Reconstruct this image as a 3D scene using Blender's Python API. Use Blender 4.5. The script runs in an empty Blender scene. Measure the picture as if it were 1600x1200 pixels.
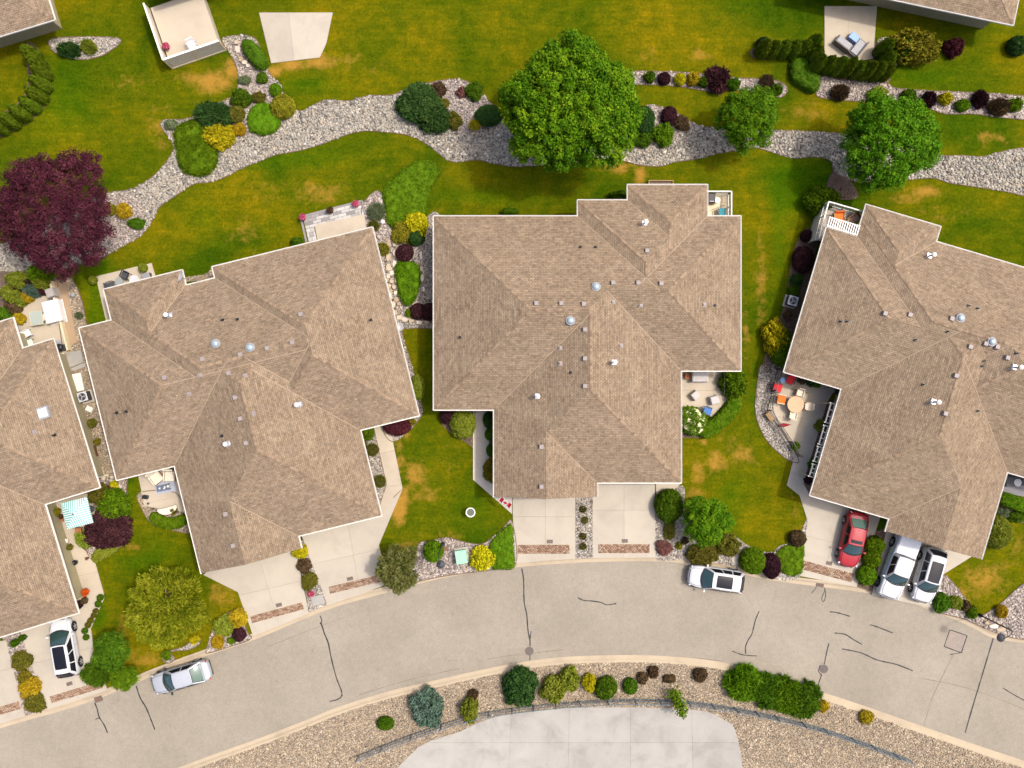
import bpy, math, random
import numpy as np
from mathutils import Vector, Matrix
R = math.radians
random.seed(7); RNG = np.random.default_rng(7)
sc = bpy.context.scene
C = sc.collection
# ---------------------------------------------------------------- camera, sky, sun, exposure
S = 19.0          # photo pixels per metre on the ground
CAM_H = 66.0
cam_d = bpy.data.cameras.new('camera'); cam = bpy.data.objects.new('camera', cam_d); C.objects.link(cam)
cam.location = (0, 0, CAM_H); cam.rotation_euler = (0, 0, 0)
cam_d.sensor_fit = 'HORIZONTAL'; cam_d.angle = 2*math.atan(800/S/CAM_H); cam_d.clip_end = 2000; cam_d.clip_start = 1
sc.camera = cam
SUN_DIR = Vector((0.52, 0.15, 1.0)).normalized()      # towards the sun
w = bpy.data.worlds.new('World'); sc.world = w; w.use_nodes = True
nt = w.node_tree; bg = nt.nodes['Background']
sky = nt.nodes.new('ShaderNodeTexSky'); sky.sky_type = 'NISHITA'; sky.sun_disc = False
sky.sun_elevation = math.asin(SUN_DIR.z); sky.sun_rotation = math.atan2(SUN_DIR.x, SUN_DIR.y)
sky.dust_density = 5.0; sky.air_density = 0.6; sky.ozone_density = 0.6
nt.links.new(sky.outputs[0], bg.inputs[0]); bg.inputs[1].default_value = 0.15
sun_d = bpy.data.lights.new('sun', 'SUN'); sun_d.energy = 1.5; sun_d.angle = R(3.0); sun_d.color = (1.0, 0.94, 0.86)
sun = bpy.data.objects.new('sun', sun_d); C.objects.link(sun)
sun.rotation_euler = SUN_DIR.to_track_quat('Z', 'Y').to_euler(); sun.location = (30, 10, 60)
sc.view_settings.view_transform = 'Standard'; sc.view_settings.look = 'None'
sc.view_settings.exposure = 1.01; sc.view_settings.gamma = 1.0; sc.view_settings.use_curve_mapping = False
try:
    sc.cycles.max_bounces = 6; sc.cycles.transparent_max_bounces = 4; sc.cycles.use_denoising = True
except Exception: pass

# ---------------------------------------------------------------- helpers
def P(px, py, z=0.0):
    k = (CAM_H-z)/CAM_H/S
    return Vector(((px-800)*k, -(py-600)*k, z))
def P2(pts, z=0.0): return [(P(a, b, z).x, P(a, b, z).y) for a, b in pts]
def rot_of(dx, dy): return math.atan2(-dy, dx)

def tag(o, label=None, cat=None, group=None, kind=None):
    if label: o['label'] = label
    if cat: o['category'] = cat
    if group: o['group'] = group
    if kind: o['kind'] = kind
    return o
def empty(name, loc=(0, 0, 0), rz=0.0, parent=None):
    o = bpy.data.objects.new(name, None); o.empty_display_size = 0.3; C.objects.link(o)
    o.location = loc; o.rotation_euler = (0, 0, rz)
    if parent: o.parent = parent
    return o
def thing(name, label, cat, loc=(0, 0, 0), rz=0.0, group=None):
    return tag(empty(name, loc, rz), label, cat, group)
def link(name, me, mat=None, parent=None, loc=(0, 0, 0), rz=0.0):
    o = bpy.data.objects.new(name, me); C.objects.link(o)
    if mat is not None and len(me.materials) == 0: me.materials.append(mat)
    if parent: o.parent = parent
    o.location = loc; o.rotation_euler = (0, 0, rz)
    return o
def copy_tree(o, parent=None):
    c = o.copy(); C.objects.link(c)
    if parent: c.parent = parent
    for ch in o.children: copy_tree(ch, c)
    return c
def np_mesh(name, verts, faces, rnd=None):
    """verts (n,3), faces (m,k) with constant k"""
    verts = np.asarray(verts, np.float32); faces = np.asarray(faces, np.int32)
    me = bpy.data.meshes.new(name); k = faces.shape[1]; m = len(faces)
    me.vertices.add(len(verts)); me.vertices.foreach_set('co', verts.ravel())
    me.loops.add(m*k); me.loops.foreach_set('vertex_index', faces.ravel())
    me.polygons.add(m); me.polygons.foreach_set('loop_start', np.arange(0, m*k, k, dtype=np.int32))
    me.update(calc_edges=True)
    if rnd is not None:
        a = me.attributes.new('rnd', 'FLOAT', 'FACE'); a.data.foreach_set('value', np.asarray(rnd, np.float32))
    return me

class MB:
    """collects simple shapes into one mesh"""
    def __init__(s): s.v = []; s.f = []
    def add(s, vs, fs):
        b = len(s.v); s.v += [tuple(v) for v in vs]; s.f += [tuple(i+b for i in f) for f in fs]; return s
    def box(s, cx, cy, cz, sx, sy, sz, rz=0.0, taper=1.0):
        c, n = math.cos(rz), math.sin(rz); vs = []
        for z, t in ((-.5, 1), (.5, taper)):
            for x, y in ((-.5, -.5), (.5, -.5), (.5, .5), (-.5, .5)):
                X, Y = x*sx*t, y*sy*t; vs.append((cx+X*c-Y*n, cy+X*n+Y*c, cz+z*sz))
        return s.add(vs, [(3, 2, 1, 0), (4, 5, 6, 7), (0, 1, 5, 4), (1, 2, 6, 5), (2, 3, 7, 6), (3, 0, 4, 7)])
    def obox(s, p0, p1, wd, h):
        """bar between two points with square-ish section (wd across, h tall)"""
        p0, p1 = Vector(p0), Vector(p1); d = (p1-p0).normalized()
        up = Vector((0, 0, 1)) if abs(d.z) < .95 else Vector((1, 0, 0))
        a = d.cross(up).normalized()*wd/2; b = a.cross(d).normalized()*h/2
        vs = [p+q for p in (p0, p1) for q in (-a-b, a-b, a+b, -a+b)]
        return s.add(vs, [(0, 1, 2, 3), (7, 6, 5, 4), (0, 4, 5, 1), (1, 5, 6, 2), (2, 6, 7, 3), (3, 7, 4, 0)])
    def tube(s, p0, p1, r0, r1=None, n=10, caps=True):
        r1 = r0 if r1 is None else r1
        p0, p1 = Vector(p0), Vector(p1); d = (p1-p0).normalized()
        up = Vector((0, 0, 1)) if abs(d.z) < .95 else Vector((1, 0, 0))
        a = d.cross(up).normalized(); b = d.cross(a).normalized(); vs = []
        for p, r in ((p0, r0), (p1, r1)):
            for i in range(n):
                t = 2*math.pi*i/n; vs.append(p+a*(r*math.cos(t))+b*(r*math.sin(t)))
        fs = [(i, (i+1) % n, n+(i+1) % n, n+i) for i in range(n)]
        if caps: fs += [tuple(range(n-1, -1, -1)), tuple(range(n, 2*n))]
        return s.add(vs, fs)
    def path(s, pts, r, n=6):
        for a, b in zip(pts[:-1], pts[1:]): s.tube(a, b, r, r, n)
        return s
    def lathe(s, cx, cy, prof, n=20):
        b = []; fs = []
        for r, z in prof:
            for i in range(n):
                t = 2*math.pi*i/n; b.append((cx+r*math.cos(t), cy+r*math.sin(t), z))
        for j in range(len(prof)-1):
            for i in range(n): fs.append((j*n+i, j*n+(i+1) % n, (j+1)*n+(i+1) % n, (j+1)*n+i))
        fs.append(tuple(range(n-1, -1, -1))); fs.append(tuple(range((len(prof)-1)*n, len(prof)*n)))
        return s.add(b, fs)
    def prism(s, poly, z0, z1):
        n = len(poly)
        if poly_area(poly) < 0: poly = poly[::-1]
        vs = [(x, y, z0) for x, y in poly]+[(x, y, z1) for x, y in poly]
        return s.add(vs, [tuple(range(n-1, -1, -1)), tuple(range(n, 2*n))]+[(i, (i+1) % n, n+(i+1) % n, n+i) for i in range(n)])
    def grid(s, fn, nu, nv):
        vs = [fn(i/nu, j/nv) for j in range(nv+1) for i in range(nu+1)]
        fs = [(j*(nu+1)+i, j*(nu+1)+i+1, (j+1)*(nu+1)+i+1, (j+1)*(nu+1)+i) for j in range(nv) for i in range(nu)]
        return s.add(vs, fs)
    def build(s, name, mat, parent=None, smooth=False, loc=(0, 0, 0), rz=0.0, bevel=0):
        me = bpy.data.meshes.new(name); me.from_pydata(s.v, [], s.f); me.update()
        if smooth: me.polygons.foreach_set('use_smooth', [True]*len(me.polygons))
        o = link(name, me, mat, parent, loc, rz)
        if bevel:
            m = o.modifiers.new('bevel', 'BEVEL'); m.width = bevel; m.segments = 2; m.limit_method = 'ANGLE'
        return o

def poly_area(p):
    return .5*sum(p[i][0]*p[(i+1) % len(p)][1]-p[(i+1) % len(p)][0]*p[i][1] for i in range(len(p)))
def smooth_curve(pts, closed=False, n=5):
    out = []; m = len(pts)
    rng = range(m) if closed else range(m-1)
    g = (lambda i: pts[i % m]) if closed else (lambda i: pts[max(0, min(m-1, i))])
    for i in rng:
        p0, p1, p2, p3 = g(i-1), g(i), g(i+1), g(i+2)
        for j in range(n):
            t = j/n
            out.append(tuple(.5*((2*p1[k])+(-p0[k]+p2[k])*t+(2*p0[k]-5*p1[k]+4*p2[k]-p3[k])*t*t+(-p0[k]+3*p1[k]-3*p2[k]+p3[k])*t**3) for k in (0, 1)))
    if not closed: out.append(tuple(pts[-1]))
    return out
def in_poly(x, y, poly):
    x = np.asarray(x); y = np.asarray(y); r = np.zeros(x.shape, bool); n = len(poly)
    for i in range(n):
        x1, y1 = poly[i]; x2, y2 = poly[(i+1) % n]
        if y1 == y2: continue
        c = ((y1 > y) != (y2 > y)) & (x < (x2-x1)*(y-y1)/(y2-y1)+x1)
        r ^= c
    return r
def clip(poly, g):
    """keep g(p) >= 0"""
    out = []; n = len(poly)
    for i in range(n):
        a, b = poly[i], poly[(i+1) % n]; ga, gb = g(a), g(b)
        if ga >= 0: out.append(a)
        if (ga > 0 and gb < 0) or (ga < 0 and gb > 0):
            t = ga/(ga-gb); out.append((a[0]+(b[0]-a[0])*t, a[1]+(b[1]-a[1])*t))
    return out

# ---------------------------------------------------------------- materials
MATS = {}
def base_mat(name):
    m = bpy.data.materials.new(name); m.use_nodes = True; n = m.node_tree.nodes; l = m.node_tree.links
    return m, n, l, n['Principled BSDF']
def ramp(n, stops, interp='LINEAR'):
    r = n.new('ShaderNodeValToRGB'); r.color_ramp.interpolation = interp; e = r.color_ramp.elements
    while len(e) < len(stops): e.new(0.5)
    for i, (p, c) in enumerate(stops): e[i].position = p; e[i].color = (*c, 1)
    return r
def mat(name, col, rough=.7, var=.12, scale=6.0, bump=0.0, bscale=None, metal=0.0, spec=.3, coat=0.0, fine=0.0, fscale=60):
    """plain painted / mineral surface with procedural mottling"""
    if name in MATS: return MATS[name]
    m, n, l, b = base_mat(name)
    b.inputs['Roughness'].default_value = rough; b.inputs['Metallic'].default_value = metal
    b.inputs['Specular IOR Level'].default_value = spec
    if coat: b.inputs['Coat Weight'].default_value = coat; b.inputs['Coat Roughness'].default_value = .05
    tc = n.new('ShaderNodeTexCoord'); ns = n.new('ShaderNodeTexNoise'); ns.inputs['Scale'].default_value = scale; ns.inputs['Detail'].default_value = 6
    l.new(tc.outputs['Object'], ns.inputs['Vector'])
    lo = tuple(c*(1-var) for c in col); hi = tuple(min(1, c*(1+var)) for c in col)
    r = ramp(n, [(.3, lo), (.7, hi)]); l.new(ns.outputs['Fac'], r.inputs['Fac']); out = r.outputs['Color']
    if fine:
        n2 = n.new('ShaderNodeTexNoise'); n2.inputs['Scale'].default_value = fscale; n2.inputs['Detail'].default_value = 3
        l.new(tc.outputs['Object'], n2.inputs['Vector'])
        r2 = ramp(n, [(.25, (1-fine,)*3), (.75, (1+fine,)*3)]); l.new(n2.outputs['Fac'], r2.inputs['Fac'])
        mx = n.new('ShaderNodeMixRGB'); mx.blend_type = 'MULTIPLY'; mx.inputs[0].default_value = 1
        l.new(out, mx.inputs[1]); l.new(r2.outputs['Color'], mx.inputs[2]); out = mx.outputs[0]
    l.new(out, b.inputs['Base Color'])
    if bump:
        nb = n.new('ShaderNodeTexNoise'); nb.inputs['Scale'].default_value = bscale or scale*6; nb.inputs['Detail'].default_value = 4
        l.new(tc.outputs['Object'], nb.inputs['Vector'])
        bp = n.new('ShaderNodeBump'); bp.inputs['Strength'].default_value = bump; bp.inputs['Distance'].default_value = .03
        l.new(nb.outputs['Fac'], bp.inputs['Height']); l.new(bp.outputs[0], b.inputs['Normal'])
    MATS[name] = m; return m
def leaf_mat(name, dark, mid, light, trans=.22, rough=.55):
    """foliage: every leaf takes its own tone from its random number"""
    if name in MATS: return MATS[name]
    m, n, l, b = base_mat(name)
    at = n.new('ShaderNodeAttribute'); at.attribute_name = 'rnd'
    oi = n.new('ShaderNodeObjectInfo')
    r = ramp(n, [(0.0, dark), (.5, mid), (1.0, light)]); l.new(at.outputs['Fac'], r.inputs['Fac'])
    hs = n.new('ShaderNodeHueSaturation'); l.new(r.outputs['Color'], hs.inputs['Color'])
    mr = n.new('ShaderNodeMapRange'); mr.inputs['To Min'].default_value = .88; mr.inputs['To Max'].default_value = 1.14
    l.new(oi.outputs['Random'], mr.inputs['Value']); l.new(mr.outputs[0], hs.inputs['Value'])
    mr2 = n.new('ShaderNodeMapRange'); mr2.inputs['To Min'].default_value = .488; mr2.inputs['To Max'].default_value = .512
    l.new(oi.outputs['Random'], mr2.inputs['Value']); l.new(mr2.outputs[0], hs.inputs['Hue'])
    l.new(hs.outputs['Color'], b.inputs['Base Color'])
    b.inputs['Roughness'].default_value = .75; b.inputs['Specular IOR Level'].default_value = .06
    if trans:
        t = n.new('ShaderNodeBsdfTranslucent'); l.new(hs.outputs['Color'], t.inputs['Color'])
        mx = n.new('ShaderNodeMixShader'); mx.inputs[0].default_value = trans
        l.new(b.outputs[0], mx.inputs[1]); l.new(t.outputs[0], mx.inputs[2]); l.new(mx.outputs[0], n['Material Output'].inputs['Surface'])
    MATS[name] = m; return m
def stone_mat(name, stops):
    if name in MATS: return MATS[name]
    m, n, l, b = base_mat(name)
    at = n.new('ShaderNodeAttribute'); at.attribute_name = 'rnd'
    r = ramp(n, stops); l.new(at.outputs['Fac'], r.inputs['Fac'])
    tc = n.new('ShaderNodeTexCoord'); ns = n.new('ShaderNodeTexNoise'); ns.inputs['Scale'].default_value = 14
    l.new(tc.outputs['Object'], ns.inputs['Vector'])
    r2 = ramp(n, [(.3, (.82, .82, .82)), (.7, (1.12, 1.12, 1.12))]); l.new(ns.outputs['Fac'], r2.inputs['Fac'])
    mx = n.new('ShaderNodeMixRGB'); mx.blend_type = 'MULTIPLY'; mx.inputs[0].default_value = 1
    l.new(r.outputs['Color'], mx.inputs[1]); l.new(r2.outputs['Color'], mx.inputs[2]); l.new(mx.outputs[0], b.inputs['Base Color'])
    b.inputs['Roughness'].default_value = .8; b.inputs['Specular IOR Level'].default_value = .2
    MATS[name] = m; return m
def gravel_mat(name, stops, scale):
    """bed between the loose stones: small stones as a cell pattern with relief"""
    if name in MATS: return MATS[name]
    m, n, l, b = base_mat(name); tc = n.new('ShaderNodeTexCoord')
    vo = n.new('ShaderNodeTexVoronoi'); vo.inputs['Scale'].default_value = scale; l.new(tc.outputs['Object'], vo.inputs['Vector'])
    sp = n.new('ShaderNodeSeparateColor'); l.new(vo.outputs['Color'], sp.inputs[0])
    r = ramp(n, stops); l.new(sp.outputs[0], r.inputs['Fac'])
    ns = n.new('ShaderNodeTexNoise'); ns.inputs['Scale'].default_value = .7; ns.inputs['Detail'].default_value = 5; l.new(tc.outputs['Object'], ns.inputs['Vector'])
    r2 = ramp(n, [(.3, (.8, .8, .82)), (.7, (1.12, 1.1, 1.06))]); l.new(ns.outputs['Fac'], r2.inputs['Fac'])
    mx = n.new('ShaderNodeMixRGB'); mx.blend_type = 'MULTIPLY'; mx.inputs[0].default_value = 1
    l.new(r.outputs['Color'], mx.inputs[1]); l.new(r2.outputs['Color'], mx.inputs[2]); l.new(mx.outputs[0], b.inputs['Base Color'])
    bp = n.new('ShaderNodeBump'); bp.invert = True; bp.inputs['Strength'].default_value = .8; bp.inputs['Distance'].default_value = .04
    l.new(vo.outputs['Distance'], bp.inputs['Height']); l.new(bp.outputs[0], b.inputs['Normal'])
    b.inputs['Roughness'].default_value = .85; b.inputs['Specular IOR Level'].default_value = .15
    MATS[name] = m; return m
def glass_mat(name, col, rough=.04):
    if name in MATS: return MATS[name]
    m, n, l, b = base_mat(name); b.inputs['Base Color'].default_value = (*col, 1); b.inputs['Roughness'].default_value = rough
    b.inputs['Specular IOR Level'].default_value = .9; b.inputs['Coat Weight'].default_value = .6; b.inputs['Coat Roughness'].default_value = .02
    MATS[name] = m; return m

def lawn_mat():
    m, n, l, b = base_mat('lawn_grass'); tc = n.new('ShaderNodeTexCoord')
    def noise(sc_, det=5, rough=.55, dist=0.0, vec=None):
        t = n.new('ShaderNodeTexNoise'); t.inputs['Scale'].default_value = sc_; t.inputs['Detail'].default_value = det
        t.inputs['Roughness'].default_value = rough; t.inputs['Distortion'].default_value = dist
        l.new(vec or tc.outputs['Object'], t.inputs['Vector']); return t
    def mix(a, b_, f, mode='MIX'):
        x = n.new('ShaderNodeMixRGB'); x.blend_type = mode
        for i, v in ((0, f), (1, a), (2, b_)):
            if hasattr(v, 'links') or hasattr(v, 'is_linked'): l.new(v, x.inputs[i])
            else: x.inputs[i].default_value = v if i == 0 else (*v, 1)
        return x.outputs[0]
    big = noise(.11, 4, .5, .6); r = ramp(n, [(.33, (.033, .065, .0016)), (.50, (.071, .085, .0020)), (.68, (.113, .102, .0024))]); l.new(big.outputs['Fac'], r.inputs['Fac'])
    midn = noise(.9, 6, .65, .3); r2 = ramp(n, [(.30, (.66, .80, .8)), (.5, (1, 1, 1)), (.70, (1.45, 1.18, 1.1))]); l.new(midn.outputs['Fac'], r2.inputs['Fac'])
    c = mix(r.outputs['Color'], r2.outputs['Color'], 1.0, 'MULTIPLY')
    # mowing direction: faint long streaks
    mp = n.new('ShaderNodeMapping'); mp.inputs['Rotation'].default_value = (0, 0, .25); mp.inputs['Scale'].default_value = (.35, 2.4, 1)
    l.new(tc.outputs['Object'], mp.inputs['Vector']); st = noise(1.0, 4, .6, .2, mp.outputs[0])
    r4 = ramp(n, [(.32, (.82, .9, .9)), (.68, (1.2, 1.1, 1.05))]); l.new(st.outputs['Fac'], r4.inputs['Fac']); c = mix(c, r4.outputs['Color'], 1.0, 'MULTIPLY')
    fn = noise(4.5, 8, .95); r3 = ramp(n, [(.32, (.34, .42, .4)), (.5, (1, 1, 1)), (.68, (1.9, 1.7, 1.5))]); l.new(fn.outputs['Fac'], r3.inputs['Fac'])
    c = mix(c, r3.outputs['Color'], 1.0, 'MULTIPLY')
    at = n.new('ShaderNodeAttribute'); at.attribute_name = 'dry'
    dn = noise(1.3, 6, .7, .4); ma = n.new('ShaderNodeMath'); ma.operation = 'MULTIPLY_ADD'; l.new(dn.outputs['Fac'], ma.inputs[0]); ma.inputs[1].default_value = 1.7; ma.inputs[2].default_value = -.85
    ad = n.new('ShaderNodeMath'); ad.operation = 'ADD'; l.new(at.outputs['Fac'], ad.inputs[0]); l.new(ma.outputs[0], ad.inputs[1])
    mr = n.new('ShaderNodeMapRange'); mr.inputs['From Min'].default_value = .32; mr.inputs['From Max'].default_value = .95; mr.inputs['To Max'].default_value = .85; l.new(ad.outputs[0], mr.inputs['Value'])
    mm = n.new('ShaderNodeMath'); mm.operation = 'MULTIPLY'; l.new(mr.outputs[0], mm.inputs[0]); ss = n.new('ShaderNodeMapRange'); ss.inputs['From Max'].default_value = .3; l.new(at.outputs['Fac'], ss.inputs['Value']); l.new(ss.outputs[0], mm.inputs[1])
    gm = n.new('ShaderNodeMapRange'); gm.inputs['From Min'].default_value = 0; gm.inputs['From Max'].default_value = -.3; gm.inputs['To Max'].default_value = .9; l.new(at.outputs['Fac'], gm.inputs['Value'])
    gc = mix(c, (.60, 1.02, .8), 1.0, 'MULTIPLY'); c = mix(c, gc, gm.outputs[0])
    dr = ramp(n, [(.3, (.24, .125, .010)), (.7, (.40, .215, .045))]); l.new(fn.outputs['Fac'], dr.inputs['Fac'])
    c = mix(c, dr.outputs['Color'], mm.outputs[0])
    l.new(c, b.inputs['Base Color']); b.inputs['Roughness'].default_value = .9; b.inputs['Specular IOR Level'].default_value = .0
    bp = n.new('ShaderNodeBump'); bp.inputs['Strength'].default_value = .85; bp.inputs['Distance'].default_value = .06
    fb = noise(16, 5, .8); l.new(fb.outputs['Fac'], bp.inputs['Height']); l.new(bp.outputs[0], b.inputs['Normal'])
    return m
def asphalt_mat():
    m, n, l, b = base_mat('pale_asphalt'); tc = n.new('ShaderNodeTexCoord')
    def nz(s, d, r=.6):
        t = n.new('ShaderNodeTexNoise'); t.inputs['Scale'].default_value = s; t.inputs['Detail'].default_value = d; t.inputs['Roughness'].default_value = r; l.new(tc.outputs['Object'], t.inputs['Vector']); return t
    a = nz(.16, 5); r = ramp(n, [(.3, (.214, .187, .145)), (.55, (.248, .218, .170)), (.75, (.274, .242, .19))]); l.new(a.outputs['Fac'], r.inputs['Fac'])
    f = nz(14, 4, .8); r2 = ramp(n, [(.25, (.72, .72, .72)), (.5, (1, 1, 1)), (.78, (1.28, 1.27, 1.24))]); l.new(f.outputs['Fac'], r2.inputs['Fac'])
    g = nz(2.2, 6, .7); r3 = ramp(n, [(.3, (.92, .92, .93)), (.7, (1.06, 1.06, 1.05))]); l.new(g.outputs['Fac'], r3.inputs['Fac'])
    c = r.outputs['Color']
    for q in (r2, r3):
        x = n.new('ShaderNodeMixRGB'); x.blend_type = 'MULTIPLY'; x.inputs[0].default_value = 1; l.new(c, x.inputs[1]); l.new(q.outputs['Color'], x.inputs[2]); c = x.outputs[0]
    vs_ = n.new('ShaderNodeTexVoronoi'); vs_.inputs['Scale'].default_value = .55; l.new(tc.outputs['Object'], vs_.inputs['Vector']); r5 = ramp(n, [(.02, (.74, .73, .72)), (.09, (1, 1, 1))]); l.new(vs_.outputs['Distance'], r5.inputs['Fac'])
    x = n.new('ShaderNodeMixRGB'); x.blend_type = 'MULTIPLY'; x.inputs[0].default_value = .6; l.new(c, x.inputs[1]); l.new(r5.outputs['Color'], x.inputs[2]); c = x.outputs[0]
    l.new(c, b.inputs['Base Color']); b.inputs['Roughness'].default_value = .85; b.inputs['Specular IOR Level'].default_value = .2
    bp = n.new('ShaderNodeBump'); bp.inputs['Strength'].default_value = .35; bp.inputs['Distance'].default_value = .02; h = nz(40, 3, .8); l.new(h.outputs['Fac'], bp.inputs['Height']); l.new(bp.outputs[0], b.inputs['Normal'])
    return m
def concrete_mat(name, col, stain=.1):
    if name in MATS: return MATS[name]
    m, n, l, b = base_mat(name); tc = n.new('ShaderNodeTexCoord')
    def nz(s, d, r=.6, dist=0):
        t = n.new('ShaderNodeTexNoise'); t.inputs['Scale'].default_value = s; t.inputs['Detail'].default_value = d; t.inputs['Roughness'].default_value = r; t.inputs['Distortion'].default_value = dist; l.new(tc.outputs['Object'], t.inputs['Vector']); return t
    a = nz(.45, 7, .65, .4); r = ramp(n, [(.28, tuple(c*(1-stain*1.3) for c in col)), (.5, col), (.75, tuple(c*(1+stain*.7) for c in col))]); l.new(a.outputs['Fac'], r.inputs['Fac'])
    f = nz(22, 4, .75); r2 = ramp(n, [(.28, (.88, .88, .88)), (.72, (1.1, 1.1, 1.1))]); l.new(f.outputs['Fac'], r2.inputs['Fac'])
    oi = n.new('ShaderNodeObjectInfo'); mr = n.new('ShaderNodeMapRange'); mr.inputs['To Min'].default_value = .95; mr.inputs['To Max'].default_value = 1.05; l.new(oi.outputs['Random'], mr.inputs['Value'])
    c = r.outputs['Color']
    for q in (r2.outputs['Color'], mr.outputs[0]):
        x = n.new('ShaderNodeMixRGB'); x.blend_type = 'MULTIPLY'; x.inputs[0].default_value = 1; l.new(c, x.inputs[1]); l.new(q, x.inputs[2]); c = x.outputs[0]
    l.new(c, b.inputs['Base Color']); b.inputs['Roughness'].default_value = .85; b.inputs['Specular IOR Level'].default_value = .2
    bp = n.new('ShaderNodeBump'); bp.inputs['Strength'].default_value = .2; bp.inputs['Distance'].default_value = .01; l.new(f.outputs['Fac'], bp.inputs['Height']); l.new(bp.outputs[0], b.inputs['Normal'])
    MATS[name] = m; return m
def shingle_mat(name, c1, c2, mort):
    if name in MATS: return MATS[name]
    m, n, l, b = base_mat(name); uv = n.new('ShaderNodeUVMap'); uv.uv_map = 'UVMap'
    def brick(bw, rh, off, a, bb, mo, ms):
        t = n.new('ShaderNodeTexBrick'); t.offset = off; t.inputs['Scale'].default_value = 1; t.inputs['Brick Width'].default_value = bw; t.inputs['Row Height'].default_value = rh
        t.inputs['Mortar Size'].default_value = ms; t.inputs['Mortar Smooth'].default_value = .3; t.inputs['Bias'].default_value = 0
        t.inputs['Color1'].default_value = (*a, 1); t.inputs['Color2'].default_value = (*bb, 1); t.inputs['Mortar'].default_value = (*mo, 1)
        l.new(uv.outputs[0], t.inputs['Vector']); return t
    t1 = brick(.22, .145, .43, c1, c2, mort, .016)
    t2 = brick(.34, .145, .37, (.80, .80, .81), (1.17, 1.16, 1.15), (.94, .94, .94), .004)
    x = n.new('ShaderNodeMixRGB'); x.blend_type = 'MULTIPLY'; x.inputs[0].default_value = .9; l.new(t1.outputs['Color'], x.inputs[1]); l.new(t2.outputs['Color'], x.inputs[2])
    tc = n.new('ShaderNodeTexCoord'); ns = n.new('ShaderNodeTexNoise'); ns.inputs['Scale'].default_value = .5; ns.inputs['Detail'].default_value = 6; l.new(tc.outputs['Object'], ns.inputs['Vector'])
    r = ramp(n, [(.3, (.9, .89, .88)), (.7, (1.08, 1.08, 1.08))]); l.new(ns.outputs['Fac'], r.inputs['Fac'])
    y = n.new('ShaderNodeMixRGB'); y.blend_type = 'MULTIPLY'; y.inputs[0].default_value = 1; l.new(x.outputs[0], y.inputs[1]); l.new(r.outputs['Color'], y.inputs[2])
    n2 = n.new('ShaderNodeTexNoise'); n2.inputs['Scale'].default_value = 5.5; n2.inputs['Detail'].default_value = 4; l.new(tc.outputs['Object'], n2.inputs['Vector'])
    r2 = ramp(n, [(.28, (.78, .77, .76)), (.5, (1, 1, 1)), (.72, (1.18, 1.18, 1.17))]); l.new(n2.outputs['Fac'], r2.inputs['Fac'])
    z = n.new('ShaderNodeMixRGB'); z.blend_type = 'MULTIPLY'; z.inputs[0].default_value = 1; l.new(y.outputs[0], z.inputs[1]); l.new(r2.outputs['Color'], z.inputs[2])
    l.new(z.outputs[0], b.inputs['Base Color']); b.inputs['Roughness'].default_value = .9; b.inputs['Specular IOR Level'].default_value = .12
    bp = n.new('ShaderNodeBump'); bp.inputs['Strength'].default_value = .5; bp.inputs['Distance'].default_value = .02; l.new(t1.outputs['Fac'], bp.inputs['Height']); bp.invert = True
    l.new(bp.outputs[0], b.inputs['Normal']); MATS[name] = m; return m

GRASS = lawn_mat(); ASPHALT = asphalt_mat()
CONC = concrete_mat('driveway_concrete', (.365, .325, .26)); CONC_P = concrete_mat('patio_concrete', (.385, .33, .25)); CONC_G = concrete_mat('grey_concrete', (.38, .345, .29), .14)
CONC_T = concrete_mat('tan_concrete', (.29, .205, .125)); CONC_K = concrete_mat('kerb_concrete', (.355, .29, .20), .14); CONC_W = concrete_mat('white_concrete', (.30, .285, .255), .2)
CONC_D = concrete_mat('dark_grey_concrete', (.20, .19, .20))
SHIN = shingle_mat('tan_shingles', (.206, .153, .101), (.250, .190, .131), (.132, .097, .064))
SHIN_CAP = stone_mat('shingle_caps', [(0, (.15, .105, .068)), (.4, (.21, .148, .094)), (1, (.275, .198, .13))])
VALLEY = mat('valley_strip', (.285, .21, .142), .7, .08)
WHITE = mat('white_trim', (.66, .63, .57), .45, .04); STUCCO = mat('olive_stucco', (.27, .235, .14), .9, .08, 2.0, .2, 60); STUCCO_B = mat('beige_stucco', (.36, .31, .22), .9, .08, 2.0, .2, 60)
SOFFIT = mat('soffit_white', (.6, .58, .53), .6, .03)
BLACK = mat('black_metal', (.015, .015, .018), .4, .2); DARK = mat('dark_grey', (.05, .052, .058), .55, .2); GREY = mat('grey_paint', (.25, .25, .26), .5, .1); LGREY = mat('light_grey', (.45, .45, .46), .5, .08)
STEEL = mat('galvanised_steel', (.55, .56, .58), .35, .1, metal=.7); BROWN = mat('brown_wood', (.12, .06, .03), .7, .25); TANW = mat('tan_wood', (.33, .2, .09), .7, .2)
CREAM = mat('cream_fabric', (.62, .54, .42), .85, .08); CREAMP = mat('cream_paint', (.55, .46, .30), .6, .08); RED = mat('red_fabric', (.55, .012, .02), .7, .1); ORANGE = mat('orange_fabric', (.62, .13, .015), .8, .25, 14)
BLUE = mat('blue_fabric', (.05, .13, .32), .7, .15); LBLUE = mat('light_blue', (.22, .33, .55), .6, .1); TEAL = mat('teal_fabric', (.01, .17, .2), .6, .1); TAUPE = mat('taupe_cover', (.40, .37, .35), .8, .08)
VENTC = mat('vent_grey', (.25, .215, .2), .5, .1); TERRA = mat('terracotta', (.32, .11, .045), .8, .15); MINT = mat('mint_enamel', (.26, .47, .33), .5, .06); MULCH = mat('mulch_soil', (.11, .075, .055), .95, .35, 9, .6, 30)
TAR = mat('tar_sealant', (.028, .026, .026), .6, .3, 12); IRON = mat('cast_iron', (.115, .095, .085), .7, .25, 20, .3, 40); RUST = mat('rusty_brown', (.16, .085, .055), .8, .25, 16)
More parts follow.
